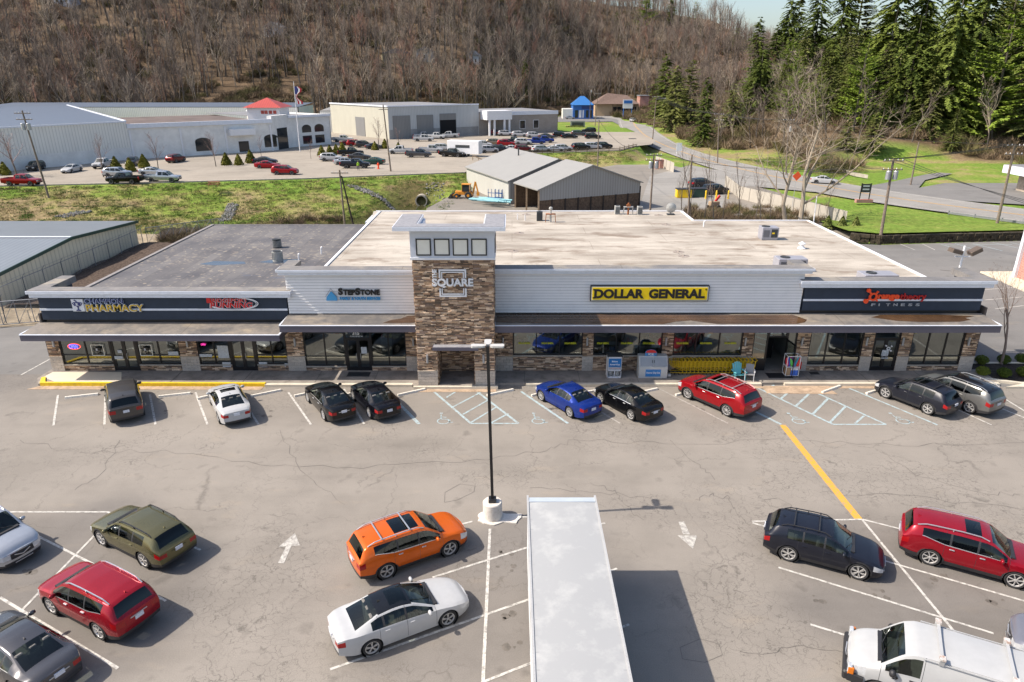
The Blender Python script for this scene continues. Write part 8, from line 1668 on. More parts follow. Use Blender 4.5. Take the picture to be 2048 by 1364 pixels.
# ---------------------------------------------------------------- parked cars far away
PROT = {}
def proto(kind):
 if kind not in PROT:
  K = dict(sedan=SED, suv=SUV, pickup=PICK, van=VAN)[kind]; o = car(K, M['lamp_f'], dict(sedan='parked_sedan', suv='parked_suv', pickup='parked_pickup', van='parked_van')[kind], False, style='five');
  PROT[kind] = [o, False]
 return PROT[kind]
FC = [(39, 372, 'pickup', 'red', 0, 'red pickup at the left edge of the raised lot'), (139, 345, 'sedan', 'white', -90, 'white sedan against the ribbed warehouse wall'), (67, 341, 'suv', 'black', -80, 'black SUV beside the round bare tree'), (204, 336, 'pickup', 'white', -90, 'white pickup nose out by the ribbed wall'), (261, 332, 'suv', 'navy', -75, 'dark blue car by the corner of the white building'),
 (349, 325, 'suv', 'maroon', 80, 'maroon SUV alone against the white building'), (231, 355, 'suv', 'silver', 0, 'silver SUV behind the black pickup on the left'), (246, 368, 'pickup', 'black', 180, 'black pickup beside the silver one on the left'), (302, 351, 'sedan', 'silver', 0, 'silver car behind the silver pickup'), (322, 365, 'pickup', 'silver', 0, 'silver pickup at the edge of the raised lot'),
 (528, 328, 'sedan', 'navy', 0, 'dark blue car behind the red sedan'), (533, 337, 'sedan', 'red', 0, 'red sedan behind the red crossover'), (568, 350, 'suv', 'red', 0, 'red crossover in the open middle of the raised lot'), (661, 323, 'suv', 'white', 0, 'white SUV near the small evergreens'), (700, 312, 'pickup', 'black', 10, 'black pickup behind the grey sedan'), (718, 319, 'sedan', 'grey', 0, 'grey sedan next to the dark blue pickup'), (690, 330, 'sedan', 'silver', 0, 'silver car half behind the dark blue pickup'),
 (709, 337, 'pickup', 'navy', 0, 'dark blue pickup with the person in the vest'), (745, 329, 'sedan', 'green', 170, 'dark green estate car near the orange hydrant'), (697, 291, 'sedan', 'maroon', 20, 'left dark red car of the two near the flagpole building'), (710, 293, 'suv', 'red', 20, 'right red car of the two near the flagpole building'), (727, 295, 'suv', 'grey', 20, 'dark grey car right of the two red ones'), (748, 298, 'sedan', 'dgrey', 20, 'grey sedan by the bare tree in front of the grey warehouse'),
 (684, 284, 'pickup', 'white', 0, 'white pickup behind the red cars'), (801, 308, 'pickup', 'white', 180, 'white pickup right of the slim greenish pole'), (836, 315, 'pickup', 'dgrey', 0, 'dark grey pickup near the edge of the lot'), (861, 306, 'pickup', 'white', 0, 'white pickup left of the white box trailer'), (885, 302, 'suv', 'white', 0, 'white SUV next to the box trailer'), (903, 314, 'pickup', 'black', -20, 'black pickup in front of the box trailer'),
 (846, 283, 'pickup', 'white', 0, 'nearest white pickup before the roller doors'), (846, 277, 'pickup', 'white', 0, 'white pickup in the middle row before the roller doors'), (872, 278, 'pickup', 'white', -15, 'white pickup before the open roller door'), (899, 276, 'pickup', 'white', 180, 'white pickup right of the open roller door'),
 (994, 271, 'suv', 'maroon', 0, 'maroon car by the porch columns'), (1011, 272, 'suv', 'police', 0, 'black and white police SUV first in the row by the brick wall'), (1039, 274, 'suv', 'police', 0, 'black and white police SUV second in the row by the brick wall'), (1068, 276, 'suv', 'police', 0, 'black and white police SUV under the small brick wall window'), (1094, 277, 'sedan', 'dgrey', 0, 'grey sedan right of the police SUVs'), (1121, 275, 'suv', 'black', 0, 'black SUV at the corner of the brick building'), (1139, 277, 'sedan', 'black', 0, 'black sedan right of the brick building'),
 (1158, 272, 'suv', 'dgrey', 0, 'dark car below the masonry sign'), (1178, 266, 'suv', 'black', 180, 'black SUV left of the hedge'), (1186, 278, 'suv', 'black', 0, 'black SUV near the dark bare pole'), (947, 294, 'sedan', 'white', 0, 'white car right behind the box trailer'), (966, 295, 'suv', 'white', 0, 'white SUV above the shed roof'), (990, 291, 'suv', 'tan', 0, 'tan car in the middle row'), (1012, 293, 'suv', 'red', 0, 'red car in the middle row'), (1026, 288, 'pickup', 'navy', 0, 'dark blue pickup in the middle row'), (1046, 290, 'suv', 'white', 0, 'white SUV in the middle row'),
 (1069, 289, 'pickup', 'blue', 0, 'left bright blue pickup of the middle row'), (1087, 286, 'pickup', 'blue', 0, 'right bright blue pickup of the middle row'), (977, 306, 'suv', 'police', 20, 'white and black SUV at the front left of the shed row'), (1001, 305, 'suv', 'navy', 0, 'dark blue car above the shed ridge'), (1025, 303, 'sedan', 'white', 0, 'white sedan above the shed ridge'), (1048, 304, 'suv', 'maroon', 0, 'maroon and white car right of the shed ridge'), (1083, 305, 'suv', 'police', 20, 'police SUV left of a white sedan by the rail fence'), (1109, 304, 'sedan', 'white', 10, 'white sedan between two police SUVs by the rail fence'), (1126, 303, 'suv', 'police', 10, 'police SUV right of the white sedan by the rail fence'),
 (1162, 300, 'suv', 'black', 20, 'black SUV at the rail fence'), (1185, 299, 'suv', 'police', 10, 'police SUV right of the black SUV at the rail fence'), (1207, 298, 'suv', 'black2', 20, 'last dark car at the right end of the rail fence')]
FZ = [(1140, 238, 'sedan', 'silver', 0, 'silver car in front of the blue shop'), (1267, 244, 'suv', 'white', -75, 'white car driving on the bend of the road'), (1652, 368, 'sedan', 'white', -25, 'white sedan driving on the road behind the sycamore'), (1405, 376, 'suv', 'navy', 20, 'dark SUV behind the other at the yellow bollards'), (1433, 389, 'suv', 'black', 20, 'dark SUV nearest the yellow bollards')]
for fc_ in (): pass
CP['police'] = paint('paint_police', (.5, .5, .52), .0, 0, .3)
for lst, z in ((FC, 2.02), (FZ, .06)):
 for (px, py, kd, cl, ang, lab) in lst:
  pr = proto(kd); p = at(px, py, z)
  if not pr[1]: o = pr[0]; pr[1] = True
  else: o = copy_tree(pr[0])
  o.location = (p.x, p.y + .9, z); o.rotation_euler = (0, 0, math.radians(ang)); s = 1.0; o.scale = (s, s, s)
  tag(o, lab, {'sedan': 'sedan', 'suv': 'suv', 'pickup': 'pickup', 'van': 'van'}[kd], 'cars parked in the raised lot' if z > 1 else None)
  for ch in o.children:
   if ch.name.split('.')[0] == 'body': ch.material_slots[0].link = 'OBJECT'; ch.material_slots[0].material = CP[cl]
   if ch.name.split('.')[0] == 'taillight' or ch.name.split('.')[0] == 'rear_window': pass
# ---------------------------------------------------------------- vegetation
def leaf_mat(name, c1, c2, trans=.0):
 m, n, l, b = new_mat(name); p = coords(n); t = noise(n, l, p, .9, 3, .6); oi = n.new('ShaderNodeObjectInfo')
 k = mth(n, l, 'ADD', mth(n, l, 'MULTIPLY', t.outputs[0], .7), mth(n, l, 'MULTIPLY', oi.outputs['Random'], .5)); c = ramp_out(n, l, k, [(.3, c1), (.85, c2)])
 l.new(c, b.inputs['Base Color']); b.inputs['Roughness'].default_value = .75; b.inputs['Specular IOR Level'].default_value = .2; return m
M['bark'] = leaf_mat('grey_brown_bark', (.065, .054, .045), (.15, .13, .11)); M['twig'] = leaf_mat('bare_twigs', (.135, .104, .084), (.275, .22, .18)); M['twig_red'] = leaf_mat('budding_twigs', (.21, .11, .08), (.33, .18, .13)); M['twig_tan'] = leaf_mat('tan_twigs', (.26, .215, .165), (.42, .35, .27))
M['syc'] = leaf_mat('pale_sycamore_bark', (.19, .15, .11), (.38, .32, .25)); M['spruce'] = leaf_mat('dark_spruce_needles', (.07, .10, .018), (.165, .205, .04)); M['pine'] = leaf_mat('bright_pine_needles', (.13, .19, .022), (.26, .35, .05)); M['hemlock'] = leaf_mat('olive_hemlock_needles', (.105, .125, .028), (.22, .235, .07))
M['shrub'] = leaf_mat('clipped_shrub_leaves', (.05, .08, .01), (.14, .17, .025)); M['golden'] = leaf_mat('golden_evergreen', (.09, .09, .012), (.2, .19, .03)); M['brush'] = leaf_mat('dry_brush', (.10, .07, .045), (.24, .175, .11)); M['ochre'] = leaf_mat('olive_brush', (.06, .055, .02), (.15, .135, .055))
def branchy(seed, H, levels, mb_t, mb_c, spread=.5, trunk_r=.2, first=.35, nb=(9, 5, 4), lens=(.42, .5, .5), up=.35, crook=.12, lean=(0, 0), twigw=.05, sides=(6, 4, 3), twl=1.3, fork=False):
 rs = random.Random(seed)
 def rv(s): return Vector((rs.gauss(0, s), rs.gauss(0, s), rs.gauss(0, s * .5)))
 def grow(p, d, L, r, lev):
  n = 4 if lev < 2 else 3; pts = [p]; q = p.copy(); dd = d.copy()
  for i in range(n): dd = (dd + rv(crook) + Vector((0, 0, up * .12))).normalized(); q = q + dd * (L / n); pts.append(q.copy())
  mb = mb_t if lev == 0 else mb_c
  for i in range(n): mb.tube(pts[i], pts[i + 1], r * (1 - .8 * i / n), r * (1 - .8 * (i + 1) / n), sides[min(lev, 2)], 0, False)
  if lev >= levels:
   return
  k = nb[lev]
  for j in range(k):
   t = first + (1 - first) * (j + rs.random()) / k if lev == 0 else .2 + .8 * (j + rs.random()) / k
   f = min(t * n, n - .001); i = int(f); o = pts[i].lerp(pts[i + 1], f - i); ang = rs.uniform(0, 2 * math.pi); base = (pts[i + 1] - pts[i]).normalized(); a = base.orthogonal().normalized(); b = base.cross(a); sp = spread * rs.uniform(.7, 1.3)
   nd = (base * math.cos(sp) + (a * math.cos(ang) + b * math.sin(ang)) * math.sin(sp) + Vector((0, 0, up * .5))).normalized(); ll = L * lens[lev] * (1.15 - .6 * t) * rs.uniform(.75, 1.25)
   if lev == levels - 1:
    # twigs: thin tapering blades
    w = twigw; s = nd.cross(Vector((rs.uniform(-1, 1), rs.uniform(-1, 1), .3))).normalized() * w; e = o + nd * max(ll, twl * .6); m_ = o.lerp(e, .5) + rv(.1)
    mb_c.add([o - s * .5, o + s * .5, m_ + s * .3, m_ - s * .3, e], [(0, 1, 2, 3), (3, 2, 4)], 0)
    for q_ in range(2): e2 = m_ + (nd + rv(.5)).normalized() * ll * .5; mb_c.add([m_ - s * .3, m_ + s * .3, e2], [(0, 1, 2)], 0)
   else: grow(o, nd, ll, r * (1 - .75 * t) * .55, lev + 1)
 d0 = Vector((lean[0], lean[1], 1)).normalized(); grow(Vector((0, 0, -.3)), d0, H, trunk_r, 0)
def bare_tree(name, seed, H, trunkm, twigm, **kw):
 a = MB(); b = MB(); branchy(seed, H, kw.pop('levels', 2), a, b, **kw); t = empty(name); a.build('trunk', trunkm, t); b.build('crown', twigm, t); return t
def conifer(name, seed, H, Rb, leafm, per=9, whorls=26, droop=.25, tuft=.5, base=.08, shape=1.0, nt=17, gap=.0):
 tuft *= .66
 rs = random.Random(seed); t = empty(name); a = MB(); a.tube((0, 0, -.4), (0, 0, H * .97), H * .014 + .05, .03, 7); a.build('trunk', M['bark'], t); b = MB(); br = MB()
 for w in range(whorls):
  f = w / whorls; z = H * (base + (1 - base) * f); R0 = Rb * (1 - f) ** shape * rs.uniform(.75, 1.15) + .15
  for k in range(max(3, int(per * (1 - f * .5)))):
   if rs.random() < gap: continue
   a0 = rs.uniform(0, 2 * math.pi); L = R0 * rs.uniform(.6, 1.12) * (1 + .2 * math.sin(a0 * 2 + seed + z * .35) + .12 * math.sin(a0 * 5 + z)); zz = z + rs.uniform(-1.3, 1.3) * H / whorls; dr_ = droop * rs.uniform(.5, 1.5)
   for q in range(nt):
    u = (q + rs.random()) / nt; r = L * (.15 + .85 * u); zc = zz - dr_ * L * u ** 1.5 + .12 * L * u; c = Vector((math.cos(a0) * r, math.sin(a0) * r, zc)); s = tuft * (1.15 - .6 * u) * rs.uniform(.7, 1.3) * (.55 + .45 * (1 - f))
    for m in range(4):
     da = a0 + rs.uniform(-1.0, 1.0); d = Vector((math.cos(da), math.sin(da), rs.uniform(-.55, .15) - droop * .6)).normalized() * s; sd = d.cross(Vector((rs.uniform(-.5, .5), rs.uniform(-.5, .5), 1))).normalized() * s * .42
     b.add([c - sd * .5, c + sd * .5, c + d * 1.0 + sd * .2, c + d * .9 - sd * .6], [(0, 1, 2, 3)], 0)
 b.build('crown', leafm, t); return t
def shrub(name, seed, r, h, m, n=520, cone=False, leaf=.07):
 rs = random.Random(seed); b = MB()
 for i in range(n):
  th = rs.uniform(0, 2 * math.pi); v = rs.uniform(0, 1);
  if cone: rr = r * (1 - v) ** .8 * rs.uniform(.75, 1.08); c = Vector((rr * math.cos(th), rr * math.sin(th), h * v))
  else: ph = math.acos(1 - 1.25 * v); q = rs.uniform(.8, 1.05); c = Vector((r * q * math.sin(ph) * math.cos(th), r * q * math.sin(ph) * math.sin(th), h * .45 + h * .55 * q * math.cos(ph)))
  d = Vector((rs.gauss(0, 1), rs.gauss(0, 1), rs.gauss(.4, 1))).normalized() * leaf; e = d.cross(Vector((rs.gauss(0, 1), rs.gauss(0, 1), rs.gauss(0, 1)))).normalized() * leaf * .7; b.add([c - d, c + e, c + d, c - e], [(0, 1, 2, 3)], 0)
 core = MB(); core.lathe([(0, h * .9), (r * .35, h * .8), (r * .7, h * .5) if not cone else (r * .45, h * .5), (r * .75, h * .25), (r * .5, 0)], (0, 0, 0), 10); b.v and b.add(core.v, core.f, 0)
 return b.build(name, m)
def ray_hit2(px, py):
 q = ray_hit(px, py, 70); return q
def height_for(q, py): return on_wall(1024, py, q.y).z - q.z
# the leafless wood on the far hill
PB = []
for i in range(6):
 m = [M['twig'], M['twig'], M['twig_tan'], M['twig'], M['twig_red'], M['twig']][i]; t = bare_tree('bare_tree', 40 + i, 17, M['bark'], m, spread=(.55, .75, .9, .6, .8, .7)[i], trunk_r=.33, first=(.45, .3, .35, .5, .3, .4)[i], nb=(13, 8, 0), lens=((.36, .48, .5, .34, .46, .42)[i], .5, .5), up=.45, levels=2, twigw=.055, twl=2.2, crook=.06); PB.append(t)
for i in range(2): PB.append(bare_tree('bare_tree', 60 + i, 15, M['syc'], M['twig_tan'], spread=.6, trunk_r=.2, first=.3, nb=(12, 6, 0), lens=(.38, .5, .5), up=.5, levels=2, twigw=.07, twl=2, crook=.1))
rs = random.Random(77); cand = []
def forest_pts():
 out = []
 step = 4.6
 Y = 236
 while Y < 690:
  X = -410 + rs.uniform(0, step)
  while X < 330:
   x = X + rs.uniform(-2, 2); y = Y + rs.uniform(-2, 2); out.append((x, y)); X += step
  Y += step
 return out
pts = forest_pts(); PX = np.array([p[0] for p in pts]); PY = np.array([p[1] for p in pts]); HZ = height(PX, PY)
ybp = np.interp(PX, EXH[0], EXH[1]); cz_ = PY * math.cos(PITCH) - (HZ - CAMH) * math.sin(PITCH); sx = 1024 + FPX * PX / cz_; up_ = (HZ + 17 - CAMH) * math.cos(PITCH) + PY * math.sin(PITCH); sy = 682 - FPX * up_ / cz_
fdp = foot_d(PX, PY); dens = vnoise(PX, PY, 30)
ok = (PY > ybp + 14) & (sx > -420) & (sx < 2300) & (sy > -260) & ((fdp < 0) | (PY > 330)) & ~(dens < .2) & (PY < ybp + 270)
idx = np.nonzero(ok)[0]; idx = sorted(idx, key=lambda i: PY[i] ** 2 + PX[i] ** 2); print('forest', len(idx))
vis = [i for i in idx if 0 < sx[i] < 2048 and sy[i] < 205]
ind = set(vis[:150]); rest = [i for i in idx if i not in ind]; first = {}
for i in vis[:150]:
 k = rs.choice((0, 0, 1, 1, 3, 3, 2, 5, 5, 4, 6, 7)) if rs.random() > .0 else 0
 if k not in first: o = PB[k]; first[k] = 1
 else: o = copy_tree(PB[k])
 o.location = (PX[i], PY[i], HZ[i] - .2); o.rotation_euler = (rs.uniform(-.04, .04), rs.uniform(-.04, .04), rs.uniform(0, 6.3)); s = rs.uniform(.62, 1.1); o.scale = (s, s, s * rs.uniform(.9, 1.15)); tag(o, 'bare tree in the leafless wood at the foot of the far hill', 'tree', 'bare trees of the far wood')
for k in range(8):
 if k not in first: o = PB[k]; i = vis[150 + k]; o.location = (PX[i], PY[i], HZ[i]); tag(o, 'bare tree in the leafless wood at the foot of the far hill', 'tree', 'bare trees of the far wood')
# instancer for what lies beyond
def scatter(name, protos, P, smin, smax, seed, kind_label, cat):
 pc = bpy.data.collections.new(name + '_sources')
 for k, meshes in enumerate(protos):
  # one joined mesh per source
  vs = []; fs = []; ms = []; mats = []
  for me, in meshes:
   b = len(vs); vs += [tuple(v.co) for v in me.vertices]; mi = len(mats); mats.append(me.materials[0])
   for f in me.polygons: fs.append([b + q for q in f.vertices]); ms.append(mi)
  nm = bpy.data.meshes.new(name + '_source'); nm.from_pydata(vs, [], fs); [nm.materials.append(m) for m in mats]; nm.polygons.foreach_set('material_index', ms); o = bpy.data.objects.new(name + '_source', nm); pc.objects.link(o)
 me = bpy.data.meshes.new(name); me.from_pydata([tuple(p) for p in P], [], []); o = bpy.data.objects.new(name, me); COL.objects.link(o)
 g = bpy.data.node_groups.new(name + '_scatter', 'GeometryNodeTree'); g.interface.new_socket('Geometry', in_out='INPUT', socket_type='NodeSocketGeometry'); g.interface.new_socket('Geometry', in_out='OUTPUT', socket_type='NodeSocketGeometry'); n = g.nodes; l = g.links
 gi = n.new('NodeGroupInput'); go = n.new('NodeGroupOutput'); ip = n.new('GeometryNodeInstanceOnPoints'); ci = n.new('GeometryNodeCollectionInfo'); ci.inputs[0].default_value = pc; ci.inputs['Separate Children'].default_value = True; ci.inputs['Reset Children'].default_value = True
 r1 = n.new('FunctionNodeRandomValue'); r1.data_type = 'FLOAT_VECTOR'; r1.inputs[0].default_value = (-.04, -.04, 0); r1.inputs[1].default_value = (.04, .04, 6.28); r2 = n.new('FunctionNodeRandomValue'); r2.data_type = 'FLOAT'; r2.inputs[2].default_value = smin; r2.inputs[3].default_value = smax; r2.inputs['Seed'].default_value = seed
 l.new(gi.outputs[0], ip.inputs['Points']); l.new(ci.outputs[0], ip.inputs['Instance']); ip.inputs['Pick Instance'].default_value = True; l.new(r1.outputs[0], ip.inputs['Rotation']); l.new(r2.outputs[1], ip.inputs['Scale']); l.new(ip.outputs[0], go.inputs[0])
 md = o.modifiers.new('scatter', 'NODES'); md.node_group = g; tag(o, kind_label, cat, kind='stuff'); return o
def src(t): return [(ch.data,) for ch in t.children]
scatter('woodland', [src(PB[k]) for k in (0, 1, 3, 5, 0, 1, 2, 3, 5, 4, 6, 7)], [(PX[i], PY[i], HZ[i] - .2) for i in rest], .6, 1.12, 4, 'leafless grey brown wood covering the far hill', 'wood')
# undergrowth on both hills
BR = []
for i in range(3):
 b = MB(); r_ = random.Random(300 + i)
 for k in range(150):
  o = Vector((r_.uniform(-1.2, 1.2), r_.uniform(-1.2, 1.2), 0)); d = Vector((r_.gauss(0, .5), r_.gauss(0, .5), 1)).normalized(); L = r_.uniform(.7, 2.2); s = d.cross(Vector((r_.gauss(0, 1), r_.gauss(0, 1), 0))).normalized() * .05; m_ = o + d * L * .5 + Vector((r_.gauss(0, .15), r_.gauss(0, .15), 0)); b.add([o - s, o + s, m_ + s * .7, m_ - s * .7, m_ + (d + Vector((r_.gauss(0, .4), r_.gauss(0, .4), 0))) * L * .5], [(0, 1, 2, 3), (3, 2, 4)])
 nm = bpy.data.meshes.new('brush_source'); nm.from_pydata(b.v, [], b.f); nm.materials.append([M['brush'], M['ochre'], M['brush']][i]); BR.append([(nm,)])
P = [];
for _ in range(26000):
 x = rs.uniform(-260, 300); y = rs.uniform(225, 620) if rs.random() < .8 else rs.uniform(130, 260); P.append((x, y))
A2 = np.array(P); h2 = height(A2[:, 0], A2[:, 1]); yb2 = np.interp(A2[:, 0], EXH[0], EXH[1]); fd2 = foot_d(A2[:, 0], A2[:, 1]); n2 = vnoise(A2[:, 0], A2[:, 1], 7); den = np.where(A2[:, 1] < yb2 + 60, 1, .45)
lawn = ((A2[:, 0] > 78) & (A2[:, 0] < 108) & (A2[:, 1] > 145) & (A2[:, 1] < 176)) | ((A2[:, 0] > 50) & (A2[:, 0] < 67) & (A2[:, 1] > 155) & (A2[:, 1] < 190))
k2 = (((A2[:, 1] > yb2 + 2) & (fd2 < 0)) | ((fd2 > 5) & ~lawn)) & (n2 * den > .22)
print('brush', int(k2.sum())); scatter('undergrowth', BR, [(A2[i, 0], A2[i, 1], h2[i] - .1) for i in np.nonzero(k2)[0]], .8, 1.9, 9, 'dry brown undergrowth on the wooded slopes', 'undergrowth')
# brush by the creek and behind the building
P = []
for _ in range(900):
 px = rs.uniform(330, 470); q = at(px, rs.uniform(445, 492), 0); P.append((q.x, q.y, hz(q.x, q.y) - .1)) if not (-31 < q.x and q.y < 73) else None
for _ in range(500):
 q = at(rs.uniform(1380, 1680), rs.uniform(420, 455), 0); P.append((q.x, q.y + 2, -.1)) if q.y > 76 and rs.random() < .3 else None
for _ in range(50):
 a = rs.uniform(0, .6); q = Vector((-40 + 24 * a, 88 + 30 * a, 0)); x, y = q.x + rs.gauss(0, 2.2), q.y + rs.gauss(0, 2); P.append((x, y, hz(x, y) - .1))
scatter('dry_reeds', BR, P, .3, .75, 12, 'dry tan reeds and brush behind the plaza and along the creek', 'reeds')
# grass tufts on banks and lawns
G_ = []
for i in range(2):
 b = MB(); r_ = random.Random(400 + i)
 for k in range(34):
  o = Vector((r_.uniform(-.6, .6), r_.uniform(-.6, .6), 0)); d = Vector((r_.gauss(0, .5), r_.gauss(0, .5), 1)).normalized() * r_.uniform(.12, .3); s = d.cross(Vector((r_.gauss(0, 1), r_.gauss(0, 1), 0))).normalized() * .03; b.add([o - s, o + s, o + d], [(0, 1, 2)])
 nm = bpy.data.meshes.new('grass_source'); nm.from_pydata(b.v, [], b.f); nm.materials.append([leaf_mat('green_grass', (.05, .10, .015), (.12, .2, .035)), leaf_mat('straw_grass', (.15, .13, .05), (.3, .24, .11))][i]); G_.append([(nm,)])
P = []
xx = np.array([rs.uniform(-90, 75) for _ in range(24000)]); yy = np.array([rs.uniform(84, 170) for _ in range(24000)]); hh = height(xx, yy); bb = bank(xx, yy); dd = foot_d(xx, yy)
kk = ((bb < .98) & (bb > .02) & (xx < 34) & ~((xx > -10) & (bb < .1))) | ((xx < -10) & (yy < 112) & (bb < .98)) | ((dd > 3) & (dd < 26))
scatter('grass_tufts', G_, [(xx[i], yy[i], hh[i] - .03) for i in np.nonzero(kk)[0]], .7, 1.5, 15, 'rough grass tufts on the banks', 'grass')
# conifers of the near hill
CF = {'spruce': [conifer('spruce_tree', 1, 20, 5.0, M['spruce'], 12, 34, .35, 1.0, .03, .55), conifer('spruce_tree', 2, 22, 6.4, M['spruce'], 13, 32, .5, 1.3, .04, .45, gap=.12)],
      'hemlock': [conifer('hemlock_tree', 3, 20, 6.4, M['hemlock'], 11, 32, .35, 1.05, .04, .55, gap=.1), conifer('hemlock_tree', 4, 17, 4.2, M['hemlock'], 11, 32, .1, .85, .03, .5)],
      'pine': [conifer('pine_tree', 5, 20, 6.0, M['pine'], 9, 19, -.1, 1.1, .12, .42, 13, .12), conifer('pine_tree', 6, 22, 7.4, M['pine'], 9, 18, -.05, 1.25, .14, .42, 13, .12)]}
used = {}
CL = [('spruce', 0, 1325, 240, 105, 'narrow dark spruce at the left end of the near hill'), ('hemlock', 1, 1374, 262, 115, 'olive green narrow evergreen next to the leftmost spruce'), ('spruce', 0, 1404, 292, 152, 'dark spruce standing by the road right of the lamp pole'), ('hemlock', 1, 1350, 246, 140, 'small olive evergreen between the two roadside spruces'), ('hemlock', 0, 1345, 262, 130, 'ragged evergreen at the bend of the road'), ('hemlock', 0, 1515, 212, 112, 'dark hemlock among bare trees in the middle of the slope'), ('spruce', 0, 1508, 150, 32, 'distant dark spruce under the gap of sky'), ('spruce', 0, 1543, 160, 48, 'dark spruce right of the gap of sky'), ('spruce', 1, 1565, 150, -5, 'tall spruce touching the top of the picture right of the sky'),
      ('spruce', 1, 1620, 150, -30, 'tall dark spruce in the upper middle of the slope'), ('hemlock', 0, 1600, 185, 60, 'olive hemlock left of the bright pine'), ('spruce', 1, 1665, 165, -40, 'broad spruce above the small bright pine'), ('hemlock', 1, 1700, 150, -60, 'tall hemlock behind the small bright pine'), ('pine', 0, 1706, 262, 96, 'bright green pine in front of the dark spruces'), ('spruce', 1, 1760, 215, -60, 'dark spruce right of the bright pine'), ('spruce', 1, 1800, 262, 30, 'large dark drooping spruce right of the bright pine'), ('spruce', 0, 1775, 262, 110, 'lower dark spruce at the edge of the hill lawn'), ('spruce', 1, 1870, 268, -50, 'tallest dark spruce above the hill lawn'), ('hemlock', 0, 1845, 275, 130, 'olive drooping evergreen below the tallest spruce'),
      ('pine', 1, 1972, 285, 22, 'large bright green pine at the right of the hill'), ('spruce', 1, 1925, 230, -60, 'dark spruce behind the large bright pine'), ('spruce', 1, 2020, 250, -60, 'dark spruce right of the large bright pine'), ('hemlock', 0, 2046, 290, 60, 'olive evergreen cut by the right edge'), ('hemlock', 0, 1742, 303, 222, 'low round dark evergreen behind the white sycamore branches'), ('hemlock', 0, 1900, 300, 215, 'small evergreen beneath the large bright pine'), ('spruce', 0, 1050, 190, 118, 'lone dark pine at the foot of the far hill'), ('pine', 0, 1290, 60, -30, 'green pine on the far ridge, left one'), ('spruce', 0, 1340, 52, -8, 'dark pine on the far ridge, middle one'), ('pine', 0, 1390, 50, 0, 'green pine on the far ridge, right one'), ('spruce', 0, 1232, 60, 22, 'small dark pine on the ridge left of the others'), ('pine', 1, 1470, 100, 55, 'green pine at the low end of the ridge'), ('spruce', 0, 292, 90, 48, 'lone evergreen in the bare wood at upper left'), ('hemlock', 1, 985, 165, 120, 'dark evergreen beside the white cabin on the hill'),
      ('spruce', 1, 1650, 225, 70, 'dark spruce filling the slope left of the bright pine'), ('spruce', 1, 1820, 190, -70, 'dark spruce at the top behind the drooping one'), ('spruce', 0, 1735, 245, 120, 'dark spruce just right of the bright pine foot'), ('hemlock', 0, 1460, 262, 165, 'dark ragged evergreen above the white box pole'), ('hemlock', 0, 1990, 180, -60, 'olive evergreen high behind the large bright pine'), ('spruce', 0, 1585, 120, -20, 'narrow spruce high on the slope near the sky'), ('hemlock', 0, 1690, 300, 235, 'low dark evergreen bush left of the round one'), ('spruce', 1, 1940, 268, 70, 'dark spruce close against the left side of the large bright pine')]
for kd, v, px, py, ty, lab in CL:
 q = ray_hit(px, py, 125); h = height_for(q, ty); t = CF[kd][v]; base_h = {('spruce', 0): 20, ('spruce', 1): 22, ('hemlock', 0): 20, ('hemlock', 1): 17, ('pine', 0): 20, ('pine', 1): 22}[(kd, v)]
 if (kd, v) in used: t = copy_tree(t)
 used[(kd, v)] = 1; s = h / base_h; w = max(s, .35) if lab.startswith(('low', 'small ev')) else s * rs.uniform(1.0, 1.3)
 if 'round' in lab or 'low dark' in lab: w = s * 1.6
 t.location = (q.x, q.y, q.z - .2); t.rotation_euler = (0, 0, rs.uniform(0, 6)); t.scale = (w, w, s); tag(t, lab, 'evergreen tree')
n_ = 0; seen = []
for _ in range(900):
 px = rs.uniform(1490, 2100); py = rs.uniform(60, 262); q = ray_hit(px, py, 125); f = float(foot_d(np.array([q.x]), np.array([q.y]))[0])
 if f < 34 or q.y > 400 or (px < 1640 and rs.random() < .4) or (62 < q.x < 100 and 120 < q.y < 190 and f < 40) or any((q - s_).length < 5.5 for s_ in seen): continue
 seen.append(q); kd, v = rs.choice((('spruce', 0), ('spruce', 1), ('pine', 0), ('pine', 1), ('hemlock', 0), ('hemlock', 0), ('hemlock', 1))); t = copy_tree(CF[kd][v]); t.location = (q.x, q.y, q.z - .2); t.rotation_euler = (rs.uniform(-.07, .07), rs.uniform(-.07, .07), rs.uniform(0, 6)); s = rs.uniform(.55, 1.15); w = s * rs.uniform(.9, 1.4); t.scale = (w, w, s); tag(t, 'evergreen in the dense stand on the upper part of the near hill', 'evergreen tree', 'evergreens of the upper near hill'); n_ += 1
 if n_ > 95: break
print('fill conifers', n_)
# bare trees of the near hill
NB = [bare_tree('bare_tree', 80 + i, 14, M['bark'], M['twig_tan'] if i % 2 else M['twig'], spread=.65, trunk_r=.17, first=.22, nb=(12, 7, 0), lens=(.42, .5, .5), up=.4, levels=2, twigw=.05, twl=1.8, crook=.12) for i in range(3)]
c_ = 0; extra = []
for _ in range(700):
 px = rs.uniform(1310, 2090) if rs.random() < .6 else rs.uniform(1400, 1620); py = rs.uniform(70, 345) if px < 1560 else rs.uniform(60, 300); q = ray_hit(px, py, 125)
 f = float(foot_d(np.array([q.x]), np.array([q.y]))[0])
 if f < 6 or (78 < q.x < 108 and 145 < q.y < 176) or (50 < q.x < 67 and 155 < q.y < 190): continue
 if q.y > 420: continue
 extra.append(q)
extra = extra[:145]
for i, q in enumerate(extra):
 o = NB[i] if i < 3 else copy_tree(NB[i % 3]); o.location = q; o.rotation_euler = (rs.uniform(-.08, .08), rs.uniform(-.08, .08), rs.uniform(0, 6)); s = rs.uniform(.5, 1.25); o.scale = (s, s, s); tag(o, 'bare tree standing among the evergreens on the near hill', 'tree', 'bare trees of the near hill')
